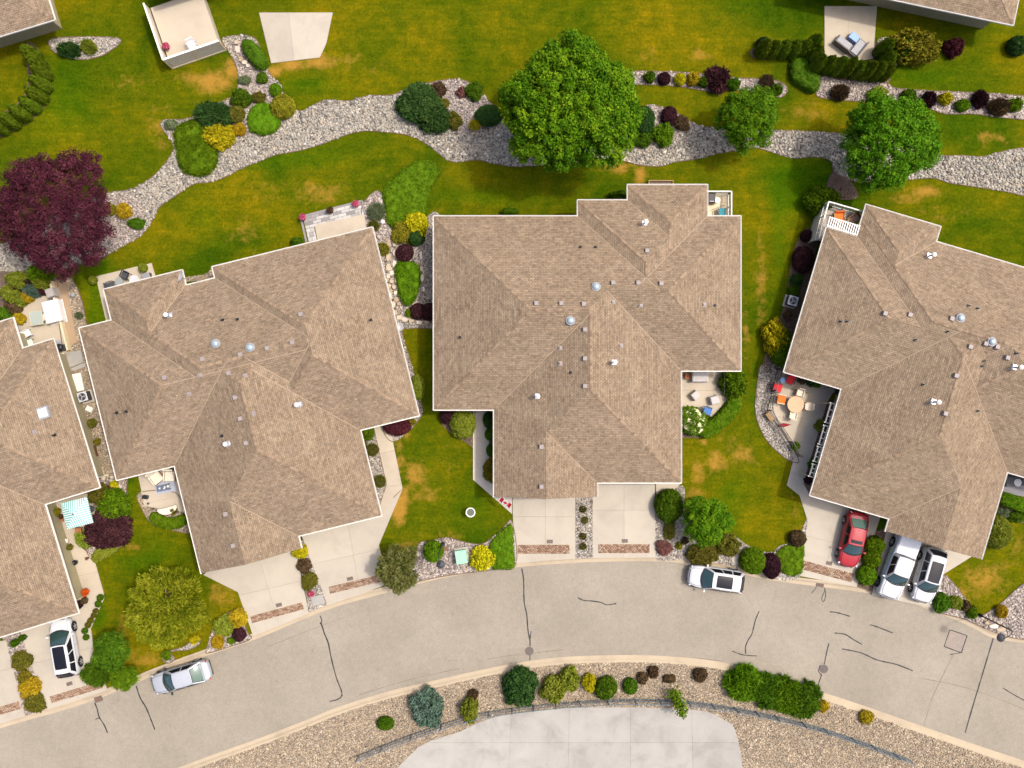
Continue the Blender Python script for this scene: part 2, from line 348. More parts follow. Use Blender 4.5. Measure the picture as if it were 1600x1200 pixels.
GLASS = glass_mat('house_glass', (.03, .04, .045)); BARK = mat('tree_bark', (.10, .075, .055), .9, .35, 9, .6, 25)
PATCH = mat('grey_asphalt_patch', (.235, .195, .162), .85, .08, 3, .3, 40, fine=.2, fscale=14)
# ---------------------------------------------------------------- ground, road, kerbs
U_EDGE = [(-520, 1290), (-320, 1240), (-160, 1190), (-60, 1158), (25, 1131), (100, 1110), (165, 1088), (240, 1056), (320, 1026), (400, 999), (512, 953), (607, 926), (700, 902), (815, 886), (950, 878), (1075, 881), (1200, 906), (1280, 917), (1360, 928), (1425, 943), (1512, 977), (1552, 997), (1610, 1006), (1720, 1012), (2150, 1030)]
L_EDGE = [(-360, 1420), (-100, 1340), (120, 1262), (300, 1192), (400, 1156), (465, 1131), (530, 1105), (607, 1081), (675, 1065), (740, 1050), (800, 1038), (862, 1029), (930, 1025), (1025, 1025), (1125, 1035), (1205, 1056), (1282, 1081), (1355, 1105), (1432, 1132), (1530, 1166), (1640, 1203), (1800, 1262), (2050, 1370)]
UW = smooth_curve(P2(U_EDGE), n=6); LW = smooth_curve(P2(L_EDGE), n=6)
ROAD_Z = -0.11
KW = 0.56
def offset_line(pts, d):
    out = []
    for i, p in enumerate(pts):
        a = pts[max(0, i-1)]; b = pts[min(len(pts)-1, i+1)]
        t = Vector((b[0]-a[0], b[1]-a[1])).normalized(); out.append((p[0]-t.y*d, p[1]+t.x*d))
    return out
road = MB(); n_ = len(UW)
rv = UW+LW[::-1]; road.add([(x, y, ROAD_Z) for x, y in rv], [tuple(range(len(rv)))[::-1]])
ROAD = tag(road.build('road', ASPHALT), kind='structure')
ROAD_POLY = offset_line(UW, KW*.86)+offset_line(LW, -KW*.86)[::-1]
def kerb(name, line, sgn):
    prof = [(0.0, ROAD_Z-.05), (0.0, ROAD_Z+.006), (.26, ROAD_Z+.022), (.36, -.02), (.42, .014), (KW, .018), (KW+.001, -.2)]
    m = MB(); k = len(prof); lines = [offset_line(line, sgn*d) for d, z in prof]; vs = []; fs = []
    for i in range(len(line)):
        for j in range(k): vs.append((lines[j][i][0], lines[j][i][1], prof[j][1]))
    for i in range(len(line)-1):
        for j in range(k-1):
            q = (i*k+j, i*k+j+1, (i+1)*k+j+1, (i+1)*k+j); fs.append(q if sgn < 0 else q[::-1])
    m.add(vs, fs); return tag(m.build(name, CONC_K), kind='structure')
kerb('kerb', UW, 1); kerb('kerb', LW, -1)

# far ground and the lawn (a fine sheet that drops under the road)
far = MB(); far.add([(-900, -900, -.3), (900, -900, -.3), (900, 900, -.3), (-900, 900, -.3)], [(0, 1, 2, 3)]); tag(far.build('ground', GRASS), kind='structure')
DRY = [(332, 128, 40, 22, 1), (362, 112, 16, 26, 1), (300, 122, 30, 16, .7), (428, 112, 20, 10, 1.1), (455, 102, 26, 11, 1.1), (500, 96, 40, 14, .9), (545, 90, 30, 16, .5), (1093, 86, 26, 14, .7), (1010, 85, 30, 22, .45), (965, 262, 30, 12, .9), (1000, 275, 12, 26, .9), (975, 258, 45, 8, .8),
       (623, 793, 15, 34, 1.25), (632, 775, 9, 18, 1.0), (648, 742, 26, 34, .75), (625, 715, 12, 50, .6), (665, 772, 30, 22, .6), (640, 850, 40, 10, .55), (690, 838, 40, 14, .5), (1122, 722, 22, 26, .9), (1160, 712, 30, 26, .7), (1092, 738, 16, 26, .8), (1140, 700, 50, 40, .45), (1085, 770, 26, 12, .7), (205, 855, 20, 9, .95), (345, 930, 28, 22, .7), (190, 985, 18, 40, .5), (225, 1030, 40, 22, .55),
       (1445, 300, 36, 12, .95), (1420, 305, 40, 18, .6), (1540, 905, 46, 30, .75), (1505, 925, 30, 24, .6), (1570, 880, 30, 20, .4), (500, 300, 60, 26, .6), (420, 300, 60, 30, .35), (380, 360, 40, 40, .45), (250, 200, 36, 60, .45), (200, 130, 60, 26, .4), (1260, 175, 50, 20, .55), (1550, 215, 50, 16, .5), (1480, 330, 80, 30, .4), (1190, 440, 14, 100, .6), (1165, 520, 10, 60, .5), (1098, 690, 10, 8, .8), (1250, 840, 10, 20, .7), (1165, 515, 6, 16, .8), (635, 680, 8, 8, .9), (622, 690, 10, 14, .6), (700, 330, 60, 14, .3), (590, 270, 60, 26, .3), (150, 300, 30, 20, .3), (560, 108, 120, 18, .3), (1240, 800, 20, 60, .35), (1230, 700, 20, 30, .3), (700, 720, 40, 60, .28), (1590, 850, 30, 60, .4), (1570, 700, 20, 20, .3)]
GREEN = [(155, 460, 14, 60, 1), (1260, 300, 60, 40, .6), (200, 760, 14, 50, .7), (230, 870, 50, 30, .5), (150, 960, 20, 30, .8), (760, 310, 90, 14, .5), (460, 250, 160, 22, .4), (1140, 770, 30, 60, .4), (1185, 620, 12, 60, .6), (90, 160, 60, 60, .5), (480, 130, 60, 14, .5), (1440, 120, 60, 14, .5), (740, 780, 40, 40, .4), (1260, 280, 70, 40, .5), (670, 560, 18, 60, .5), (330, 345, 30, 25, .4), (160, 470, 20, 60, .6), (1500, 310, 50, 25, .35), (1215, 380, 18, 70, .5)]  # greener grass; the shaded strip beside the middle house is coloured in too
def grid_lawn():
    x0, x1, y0, y1, st = -56, 56, -42, 42, .2
    xs = np.arange(x0, x1, st); ys = np.arange(y0, y1, st); X, Y = np.meshgrid(xs, ys); X = X.ravel(); Y = Y.ravel()
    inr = in_poly(X, Y, ROAD_POLY); Z = np.where(inr, -.2, 0.0)
    px = X*S+800; py = 600-Y*S; dry = np.zeros_like(X)
    for a, b, rx, ry, s in DRY: dry = np.maximum(dry, s*np.exp(-1.1*(((px-a)/rx)**2+((py-b)/ry)**2)))
    for a, b, rx, ry, s in GREEN: dry -= .5*s*np.exp(-(((px-a)/rx)**2+((py-b)/ry)**2))
    nx, ny = len(xs), len(ys); i, j = np.meshgrid(np.arange(nx-1), np.arange(ny-1)); b = (j*nx+i).ravel()
    me = np_mesh('lawn', np.stack([X, Y, Z], 1), np.stack([b, b+1, b+nx+1, b+nx], 1))
    a = me.attributes.new('dry', 'FLOAT', 'POINT'); a.data.foreach_set('value', dry.astype(np.float32))
    return tag(link('lawn', me, GRASS), kind='structure')
grid_lawn()

# ---------------------------------------------------------------- planting beds and loose stone
EXCL = []        # polygons without loose stones (filled by paving)
BEDS = []
CREEK_S = [(0, (.06, .055, .048)), (.22, (.155, .142, .122)), (.45, (.27, .248, .205)), (.68, (.345, .315, .258)), (.85, (.34, .275, .195)), (1, (.55, .53, .48))]
TAN_S = [(0, (.09, .075, .06)), (.25, (.20, .16, .12)), (.55, (.29, .225, .148)), (.8, (.36, .285, .19)), (1, (.48, .43, .34))]
GREY_S = [(0, (.08, .07, .06)), (.3, (.19, .17, .145)), (.6, (.31, .28, .235)), (.85, (.38, .33, .27)), (1, (.54, .51, .46))]
PINK_S = [(0, (.09, .075, .07)), (.3, (.20, .165, .145)), (.6, (.31, .26, .225)), (.85, (.40, .34, .28)), (1, (.56, .53, .49))]
BEDM = {'creek': (gravel_mat('creek_gravel', CREEK_S, 7), stone_mat('creek_stones', CREEK_S), .07, 82),
        'tan': (gravel_mat('tan_gravel', TAN_S, 11), stone_mat('tan_stones', TAN_S), .04, 120),
        'grey': (gravel_mat('grey_gravel', GREY_S, 11), stone_mat('grey_stones', GREY_S), .058, 60),
        'pink': (gravel_mat('pink_gravel', PINK_S, 11), stone_mat('pink_stones', PINK_S), .06, 60),
        'mulch': (MULCH, stone_mat('mulch_chips', [(0, (.05, .035, .028)), (.6, (.13, .09, .065)), (1, (.24, .18, .13))]), .045, 30)}
EDGING = mat('brown_edging', (.13, .085, .055), .8, .2); EDGING_S = stone_mat('pale_edging', [(0, (.25, .22, .19)), (1, (.55, .5, .42))])
_bz = [0.0]
def bed(name, pts, kind, smooth=True, edge=True, excl_houses=True):
    w_ = P2(pts); w_ = smooth_curve(w_, True, 5) if smooth else w_
    _bz[0] += .0008; z = .012+_bz[0]
    m = MB(); m.prism(w_, -.05, z); o = tag(m.build(name, BEDM[kind][0]), kind='structure')
    if edge:
        e = MB(); L = len(w_); a = offset_line(w_+w_[:2], .0)[:-2]
        for i in range(L):
            p, q = w_[i], w_[(i+1) % L]
            if math.hypot(p[0]-q[0], p[1]-q[1]) > 1e-4: e.obox((p[0], p[1], .02), (q[0], q[1], .02), .07, .07)
        e.build('edging', EDGING, o)
    BEDS.append((o, w_, kind, z)); return o
creek_l = [(-60, 390), (0, 382), (60, 350), (120, 318), (170, 301), (205, 296), (235, 279), (258, 256), (272, 232), (262, 212), (252, 198), (255, 188), (272, 187), (292, 186), (312, 177), (340, 162), (365, 149), (373, 126), (370, 105), (360, 84), (348, 60), (395, 58), (410, 85), (419, 110), (427, 122), (438, 132), (441, 143), (452, 155), (462, 172), (476, 172), (495, 162), (512, 156), (545, 158), (575, 150), (610, 149), (632, 141), (660, 132), (690, 126), (712, 124), (733, 129), (752, 146), (775, 170), (800, 200), (860, 205), (900, 200), (960, 190), (1010, 165), (1035, 168), (1060, 178), (1075, 188), (1095, 197), (1130, 202), (1170, 204), (1213, 204), (1250, 205), (1312, 209), (1390, 220), (1465, 242), (1500, 243), (1535, 245), (1562, 238), (1600, 231), (1700, 225)]
creek_r = [(1700, 325), (1600, 306), (1575, 300), (1545, 295), (1510, 290), (1480, 285), (1455, 278), (1400, 282), (1340, 284), (1306, 272), (1298, 252), (1275, 245), (1240, 247), (1213, 240), (1180, 231), (1145, 236), (1120, 240), (1090, 248), (1050, 254), (1030, 260), (1000, 258), (975, 252), (940, 250), (880, 256), (830, 259), (800, 260), (770, 255), (745, 250), (715, 253), (700, 250), (682, 237), (665, 224), (640, 212), (600, 206), (565, 205), (535, 213), (500, 226), (465, 236), (435, 241), (410, 250), (380, 262), (355, 275), (330, 284), (302, 288), (276, 305), (251, 322), (243, 335), (232, 355), (215, 372), (195, 383), (165, 400), (140, 408), (100, 420), (40, 425), (0, 432), (-60, 440)]
bed('creek_bed', creek_l+creek_r, 'creek')
bed('planting_bed', [(276, 230), (266, 205), (290, 190), (330, 168), (364, 150), (374, 118), (366, 90), (360, 66), (394, 64), (412, 95), (424, 122), (438, 136), (444, 150), (456, 164), (452, 180), (438, 205), (412, 214), (392, 208), (372, 215), (350, 236), (318, 244)], 'pink', edge=False)
bed('planting_bed', [(672, 132), (700, 125), (733, 130), (752, 148), (775, 172), (790, 196), (760, 200), (735, 206), (712, 204), (695, 196), (690, 180), (676, 160)], 'pink', edge=False)
bed('planting_bed', [(1010, 168), (1035, 168), (1062, 179), (1076, 190), (1070, 205), (1048, 224), (1015, 230), (985, 230), (975, 210), (985, 180)], 'pink', edge=False)
bed('planting_bed', [(150, 330), (176, 305), (205, 305), (225, 330), (222, 358), (190, 382), (160, 395), (120, 400)], 'pink', edge=False)
bed('gravel_bed', [(985, 113), (1030, 112), (1060, 113), (1100, 116), (1150, 122), (1200, 124), (1224, 131), (1230, 141), (1222, 151), (1205, 150), (1190, 145), (1140, 141), (1110, 143), (1060, 135), (1010, 132), (985, 131)], 'pink')
bed('gravel_bed', [(1279, 118), (1310, 121), (1380, 129), (1400, 138), (1450, 142), (1500, 144), (1550, 146), (1600, 150), (1700, 156), (1700, 196), (1600, 187), (1560, 183), (1520, 178), (1480, 178), (1455, 171), (1440, 164), (1400, 161), (1350, 159), (1305, 155), (1276, 149)], 'pink')
bed('gravel_bed', [(85, 60), (82, 78), (100, 88), (125, 93), (150, 90), (172, 80), (185, 60)], 'grey')
bed('mulch_bed', [(55, 72), (74, 105), (78, 140), (70, 165), (45, 190), (0, 214), (-60, 225), (-60, 190), (0, 178), (30, 160), (45, 130), (40, 72)], 'mulch')
bed('mulch_bed', [(1180, 75), (1262, 76), (1278, 92), (1284, 106), (1380, 118), (1384, 130), (1330, 128), (1284, 120), (1262, 112), (1250, 92), (1182, 92)], 'mulch', edge=False)
bed('mulch_bed', [(1360, 72), (1378, 72), (1386, 108), (1384, 122), (1366, 116)], 'mulch', edge=False)
bed('gravel_bed', [(1372, 62), (1402, 62), (1410, 92), (1396, 104), (1376, 98)], 'grey', edge=False)
# H1 / H2 side yards
bed('gravel_bed', [(83, 438), (112, 434), (122, 452), (130, 475), (135, 505), (150, 540), (178, 640), (200, 745), (196, 800), (185, 790), (178, 765), (162, 742), (100, 555), (92, 500)], 'tan', smooth=False)
bed('planting_bed', [(165, 742), (196, 748), (198, 790), (200, 818), (190, 850), (170, 868), (148, 876), (135, 860), (128, 830), (140, 800), (138, 775)], 'pink')
bed('planting_bed', [(-20, 432), (20, 425), (84, 432), (88, 462), (68, 462), (52, 466), (38, 474), (30, 490), (24, 512), (-20, 520)], 'mulch')
bed('planting_bed', [(585, 300), (598, 304), (606, 330), (612, 352), (640, 385), (675, 380), (676, 500), (640, 502), (625, 500), (605, 440), (583, 362), (568, 352), (566, 322)], 'pink')
bed('gravel_bed', [(663, 345), (690, 345), (692, 505), (668, 505), (664, 450), (660, 400)], 'grey', edge=False)
bed('gravel_bed', [(612, 492), (640, 502), (680, 500), (690, 512), (640, 513), (629, 520), (640, 560), (652, 600), (660, 640), (655, 655), (640, 672), (613, 690), (600, 668), (640, 655), (618, 540)], 'grey')
bed('gravel_bed', [(570, 670), (584, 668), (604, 757), (593, 790), (585, 770)], 'grey', smooth=False)
bed('gravel_bed', [(463, 846), (482, 843), (510, 945), (483, 957)], 'grey', smooth=False, edge=False)
bed('gravel_bed', [(900, 770), (930, 770), (926, 872), (899, 873)], 'grey', smooth=False, edge=False)
bed('gravel_bed', [(752, 640), (785, 640), (785, 770), (764, 738), (764, 645)], 'mulch', smooth=False, edge=False)
bed('gravel_bed', [(716, 640), (742, 640), (740, 700), (728, 690), (712, 682), (692, 665), (692, 640)], 'mulch', smooth=False)
bed('gravel_bed', [(1068, 760), (1030, 770), (1024, 788), (1024, 870), (1075, 874), (1130, 882), (1200, 899), (1212, 890), (1215, 865), (1190, 862), (1165, 850), (1145, 838), (1100, 830), (1070, 800)], 'grey', edge=False)
bed('gravel_bed', [(1212, 858), (1235, 848), (1248, 842), (1256, 820), (1262, 815), (1250, 900), (1200, 898)], 'grey', edge=False)
bed('gravel_bed', [(655, 850), (668, 846), (685, 842), (700, 840), (715, 844), (735, 849), (752, 850), (764, 844), (782, 830), (800, 815), (806, 882), (770, 890), (700, 899), (660, 907), (640, 912), (640, 890)], 'pink')
bed('gravel_bed', [(378, 952), (385, 985), (392, 998), (360, 1010), (326, 1020), (323, 1015), (332, 985), (345, 965), (362, 955)], 'pink')
bed('gravel_bed', [(268, 1018), (273, 1030), (262, 1036), (254, 1028), (262, 1018), (288, 1010), (305, 996), (313, 998), (309, 1008), (295, 1015)], 'grey')
bed('gravel_bed', [(-2, 990), (36, 988), (72, 1108), (40, 1118), (18, 1040), (10, 1003)], 'pink', smooth=False, edge=False)
bed('gravel_bed', [(1190, 570), (1220, 572), (1218, 600), (1208, 642), (1246, 714), (1240, 722), (1222, 712), (1198, 688), (1184, 660), (1180, 635), (1183, 600)], 'grey')
bed('gravel_bed', [(1262, 358), (1280, 358), (1262, 440), (1240, 545), (1210, 580), (1192, 572), (1210, 520), (1228, 470), (1235, 420), (1245, 380)], 'mulch')
bed('gravel_bed', [(1292, 628), (1320, 625), (1275, 775), (1263, 770), (1255, 755), (1274, 690)], 'mulch', smooth=False, edge=False)
bed('gravel_bed', [(1340, 840), (1396, 820), (1380, 930), (1330, 914)], 'mulch', smooth=False, edge=False)
bed('gravel_bed', [(1472, 900), (1490, 912), (1508, 935), (1527, 962), (1560, 945), (1610, 905), (1700, 870), (1700, 1000), (1610, 1000), (1560, 990), (1510, 968), (1460, 950)], 'pink')
bed('gravel_bed', [(1065, 630), (1092, 640), (1096, 684), (1065, 684)], 'mulch', smooth=False, edge=False)
bed('gravel_bed', [(218, 770), (275, 770), (292, 812), (295, 832), (262, 826), (238, 818), (222, 795)], 'tan')
bed('planting_bed', [(1565, 772), (1640, 790), (1640, 830), (1560, 806)], 'mulch', smooth=False, edge=False)
bed('planting_bed', [(1290, 300), (1312, 312), (1340, 308), (1330, 285), (1310, 272), (1300, 268)], 'mulch', edge=False)
bed('planting_bed', [(288, 440), (336, 434), (334, 415), (322, 428), (292, 433)], 'tan', edge=False)
# south verge
LO = offset_line(LW, -KW)
sv = [p for p in LO if -30 < p[0] < 60]; lastx = sv[-1]; firstx = sv[0]
FENCE_PX = [(560, 1180), (620, 1156), (690, 1131), (745, 1115), (800, 1106), (850, 1100), (905, 1095), (970, 1092), (1030, 1092), (1075, 1095), (1130, 1102), (1180, 1111), (1225, 1121), (1268, 1132), (1330, 1152), (1420, 1185)]
s_poly = sv+P2([(2000, 1420), (200, 1420)])
m_ = MB(); m_.prism(s_poly, -.05, .02); SV = tag(m_.build('gravel_bed', BEDM['tan'][0]), kind='structure'); BEDS.append((SV, s_poly, 'tan_s', .02))
pad = P2(smooth_curve([(720, 1142), (760, 1124), (810, 1113), (870, 1107), (930, 1105), (1000, 1105), (1060, 1107), (1105, 1112), (1130, 1124), (1148, 1140), (1160, 1200), (1160, 1300), (600, 1300), (640, 1180)], True, 5))
PAD = pad; EXCL.append(pad)
# ---------------------------------------------------------------- concrete
def split_cells(poly, lines):
    cells = [poly]
    for (a, b) in lines:
        nx, ny = -(b[1]-a[1]), b[0]-a[0]; L = math.hypot(nx, ny); nx /= L; ny /= L; out = []
        for c in cells:
            for s in (1, -1):
                q = clip(c, lambda p: s*((p[0]-a[0])*nx+(p[1]-a[1])*ny)-.006)
                if len(q) > 2 and abs(poly_area(q)) > .02: out.append(q)
        cells = out
    return cells
def paving(name, pts, joints=(), m=None, z=.04, excl=True):
    """concrete laid in slabs; the joints are real gaps"""
    m = m or CONC; w_ = P2(pts); r = tag(empty(name, (0, 0, 0)), kind='structure')
    if excl: EXCL.append(w_)
    _bz[0] += .0006
    for c in split_cells(w_, [tuple(P2(j)) for j in joints]):
        mb = MB(); mb.prism(c, -.06, z+_bz[0]*.3); mb.build('slab', m, r)
    return r
BRICK_M = stone_mat('paver_bricks', [(0, (.16, .085, .052)), (.4, (.255, .155, .098)), (.75, (.31, .205, .135)), (1, (.35, .265, .19))])
def bricks(root, p0, p1, wd_px, z=.082):
    """band of clay pavers laid in rows between two points (its centre line)"""
    a, b = P(*p0), P(*p1); d = (b-a); L = d.length; d.normalize(); nrm = Vector((-d.y, d.x, 0)); W = wd_px/S; rows = max(2, round(W/.115)); rh = W/rows
    vs = []; fs = []; rnd = []
    for i in range(rows):
        x = -.1*(i % 2)
        while x < L:
            x0, x1 = max(0, x)+.006, min(L, x+.21)-.006; x += .21
            if x1-x0 < .02: continue
            y0, y1 = -W/2+i*rh+.006, -W/2+(i+1)*rh-.006; zz = z+random.uniform(-.003, .003)
            q = [a+d*u+nrm*v for u, v in ((x0, y0), (x1, y0), (x1, y1), (x0, y1))]; k = len(vs)
            vs += [(p.x, p.y, 0) for p in q]+[(p.x, p.y, zz) for p in q]
            fs += [(k+4, k+5, k+6, k+7), (k, k+1, k+5, k+4), (k+1, k+2, k+6, k+5), (k+2, k+3, k+7, k+6), (k+3, k, k+4, k+7)]; rnd += [random.random()]*5
    o = link('paver_band', np_mesh('paver_band', vs, fs, rnd), BRICK_M, root); tag(o, kind='stuff'); return o
d1 = paving('driveway', [(318, 898), (372, 925), (396, 994), (483, 958), (462, 860), (340, 880)], [((300, 948), (480, 905)), ((405, 870), (437, 978))]); bricks(d1, (393, 968), (474, 946), 11)
d2 = paving('driveway', [(472, 838), (480, 815), (600, 785), (615, 778), (629, 764), (592, 852), (600, 880), (608, 912), (512, 946)], [((470, 885), (630, 850)), ((545, 825), (565, 935))]); bricks(d2, (515, 922), (600, 902), 11)
paving('footpath', [(583, 664), (609, 660), (614, 690), (629, 763), (616, 775), (600, 803), (588, 806), (604, 757)], [((580, 765), (640, 755)), ((580, 712), (640, 698))], CONC_P)
d3 = paving('driveway', [(801, 765), (899, 765), (899, 873), (850, 876), (806, 881), (801, 800)], [((780, 807), (920, 807)), ((852, 760), (852, 848))]); bricks(d3, (809, 858), (890, 858), 14)
d4 = paving('driveway', [(926, 745), (1023, 745), (1024, 871), (926, 872)], [((900, 797), (1040, 797)), ((975, 740), (975, 848))]); bricks(d4, (935, 857), (1015, 857), 14)
paving('footpath', [(1024, 745), (1064, 745), (1062, 757), (1050, 767), (1026, 788)], [], CONC_P)
paving('footpath', [(739, 640), (764, 640), (764, 700), (775, 742), (800, 775), (800, 803), (740, 750)], [((730, 684), (780, 684)), ((730, 748), (790, 742))], CONC_G)
d5 = paving('driveway', [(1247, 768), (1376, 805), (1358, 860), (1338, 917), (1246, 899), (1262, 815)], [((1240, 832), (1380, 868)), ((1318, 790), (1285, 900))]); bricks(d5, (1253, 882), (1332, 903), 14)
paving('footpath', [(1270, 610), (1330, 600), (1300, 615), (1291, 632), (1274, 690), (1255, 755), (1264, 772), (1250, 775), (1229, 758), (1238, 724), (1252, 680)], [((1240, 690), (1290, 695)), ((1220, 757), (1270, 755))], CONC_G)
paving('patio', [(1214, 578), (1300, 590), (1330, 598), (1270, 610), (1252, 680), (1248, 712), (1240, 712), (1200, 641)], [((1190, 650), (1290, 655)), ((1190, 600), (1330, 625))], CONC_P)
d6 = paving('driveway', [(1386, 822), (1520, 868), (1474, 897), (1462, 951), (1410, 940), (1362, 929), (1374, 880)], [((1350, 880), (1520, 925)), ((1440, 840), (1410, 945))])
d0 = paving('driveway', [(32, 985), (126, 955), (143, 985), (147, 1020), (168, 1078), (78, 1107), (72, 1104)], [((40, 1040), (170, 1005)), ((85, 965), (115, 1060))]); bricks(d0, (80, 1093), (160, 1069), 11)
d00 = paving('driveway', [(-60, 1010), (10, 1000), (20, 1040), (40, 1118), (0, 1131), (-60, 1150)], [((-60, 1065), (30, 1040))]); bricks(d00, (-40, 1122), (32, 1101), 12)
paving('footpath', [(92, 790), (130, 790), (127, 855), (147, 872), (162, 925), (163, 935), (141, 985), (126, 958), (112, 905)], [((90, 860), (160, 850)), ((100, 905), (165, 890))], CONC_P)
paving('patio', [(65, 770), (140, 745), (150, 820), (130, 838), (95, 830), (80, 800)], [], CONC_P)
paving('patio', [(22, 502), (33, 486), (40, 474), (55, 466), (70, 462), (88, 460), (96, 500), (108, 536), (112, 556), (40, 580), (20, 540)], [((20, 520), (110, 490))], CONC_P)
paving('footpath', [(84, 440), (104, 438), (111, 480), (121, 535), (111, 540)], [((80, 475), (120, 480)), ((90, 508), (130, 514))], CONC_T)
paving('step', [(104, 552), (128, 547), (132, 566), (108, 576)], [], CONC_W, .16); paving('step', [(108, 577), (133, 567), (135, 573), (110, 581)], [], CONC_W, .08)
paving('patio', [(216, 742), (290, 725), (290, 800), (262, 797), (226, 790)], [((210, 792), (300, 770))], CONC_P)
paving('patio', [(150, 432), (237, 411), (246, 440), (180, 460), (190, 510), (168, 510)], [((140, 470), (200, 455))], CONC_P)
pt = paving('patio', [(492, 352), (569, 335), (578, 380), (500, 395)], [], CONC_P, .06)
PAV_M = stone_mat('grey_pavers', [(0, (.20, .19, .19)), (.5, (.34, .32, .30)), (1, (.47, .45, .42))])
pr = tag(empty('paver_terrace'), kind='structure'); EXCL.append(P2([(470, 338), (565, 315), (569, 335), (492, 352), (500, 395), (483, 398)]))
def pave_quad(o, u, v, nu, nv, jit, root):
    o, u, v = P(*o), P(*u), P(*v); eu, ev = (u-o), (v-o)
    for j in range(nv):
        x = -.5*(j % 2)/nu
        while x < .999:
            a = max(0, x); b = min(1, x+1/nu); x += 1/nu
            if b-a < .02: continue
            g1, g2 = .012/eu.length, .012/ev.length
            q = [o+eu*s+ev*t for s, t in ((a+g1, j/nv+g2), (b-g1, j/nv+g2), (b-g1, (j+1)/nv-g2), (a+g1, (j+1)/nv-g2))]
            mb = MB(); mb.prism([(p.x, p.y) for p in q], -.03, .05+random.uniform(-.004, .004)); ob = mb.build('paver', None, root); ob.data.materials.append(PAV_M)
            at = ob.data.attributes.new('rnd', 'FLOAT', 'FACE'); rv_ = random.random(); at.data.foreach_set('value', [rv_]*len(ob.data.polygons))
pave_quad((473, 339), (564, 316), (478, 358), 7, 4, 0, pr); pave_quad((478, 358), (491, 355), (487, 398), 2, 6, 0, pr)
bord = MB()
for a, b in (((470, 339), (566, 314)), ((470, 339), (484, 400)), ((566, 314), (571, 336))): bord.obox(P(*a)+Vector((0, 0, .03)), P(*b)+Vector((0, 0, .03)), .16, .12)
bord.build('border', mat('grey_border', (.22, .2, .19), .8), pr)
paving('patio', [(1063, 572), (1138, 572), (1136, 625), (1112, 652), (1092, 640), (1064, 640)], [((1060, 610), (1140, 610))], CONC_P)
paving('patio', [(405, 20), (520, 20), (510, 68), (500, 90), (424, 99)], [((450, 10), (460, 100))], CONC)
paving('patio', [(1288, 10), (1370, 10), (1364, 92), (1340, 96), (1288, 90)], [((1325, 0), (1325, 100))], CONC_P)
paving('patio', [(1560, 735), (1650, 760), (1640, 785), (1562, 768)], [], CONC_D)
paving('service_pad', [(1142, 872), (1160, 865), (1157, 878), (1146, 883)], [], CONC_G)
tag(MB().box(0, 0, .09, 1.02, .78, .12).build('concrete_lid', CONC_W, loc=P(497, 937), rz=R(13), bevel=.02), 'white concrete utility lid in the stone strip by the kerb', 'lid')
pr_ = tag(empty('concrete_pad'), kind='structure')
for c_ in split_cells(PAD, [tuple(P2(j)) for j in (((800, 1090), (790, 1300)), ((890, 1090), (885, 1300)), ((985, 1090), (985, 1300)), ((1080, 1090), (1085, 1300)), ((600, 1160), (1200, 1160)), ((600, 1225), (1200, 1225)))]): MB().prism(c_, -.04, .05).build('slab', CONC_W, pr_)
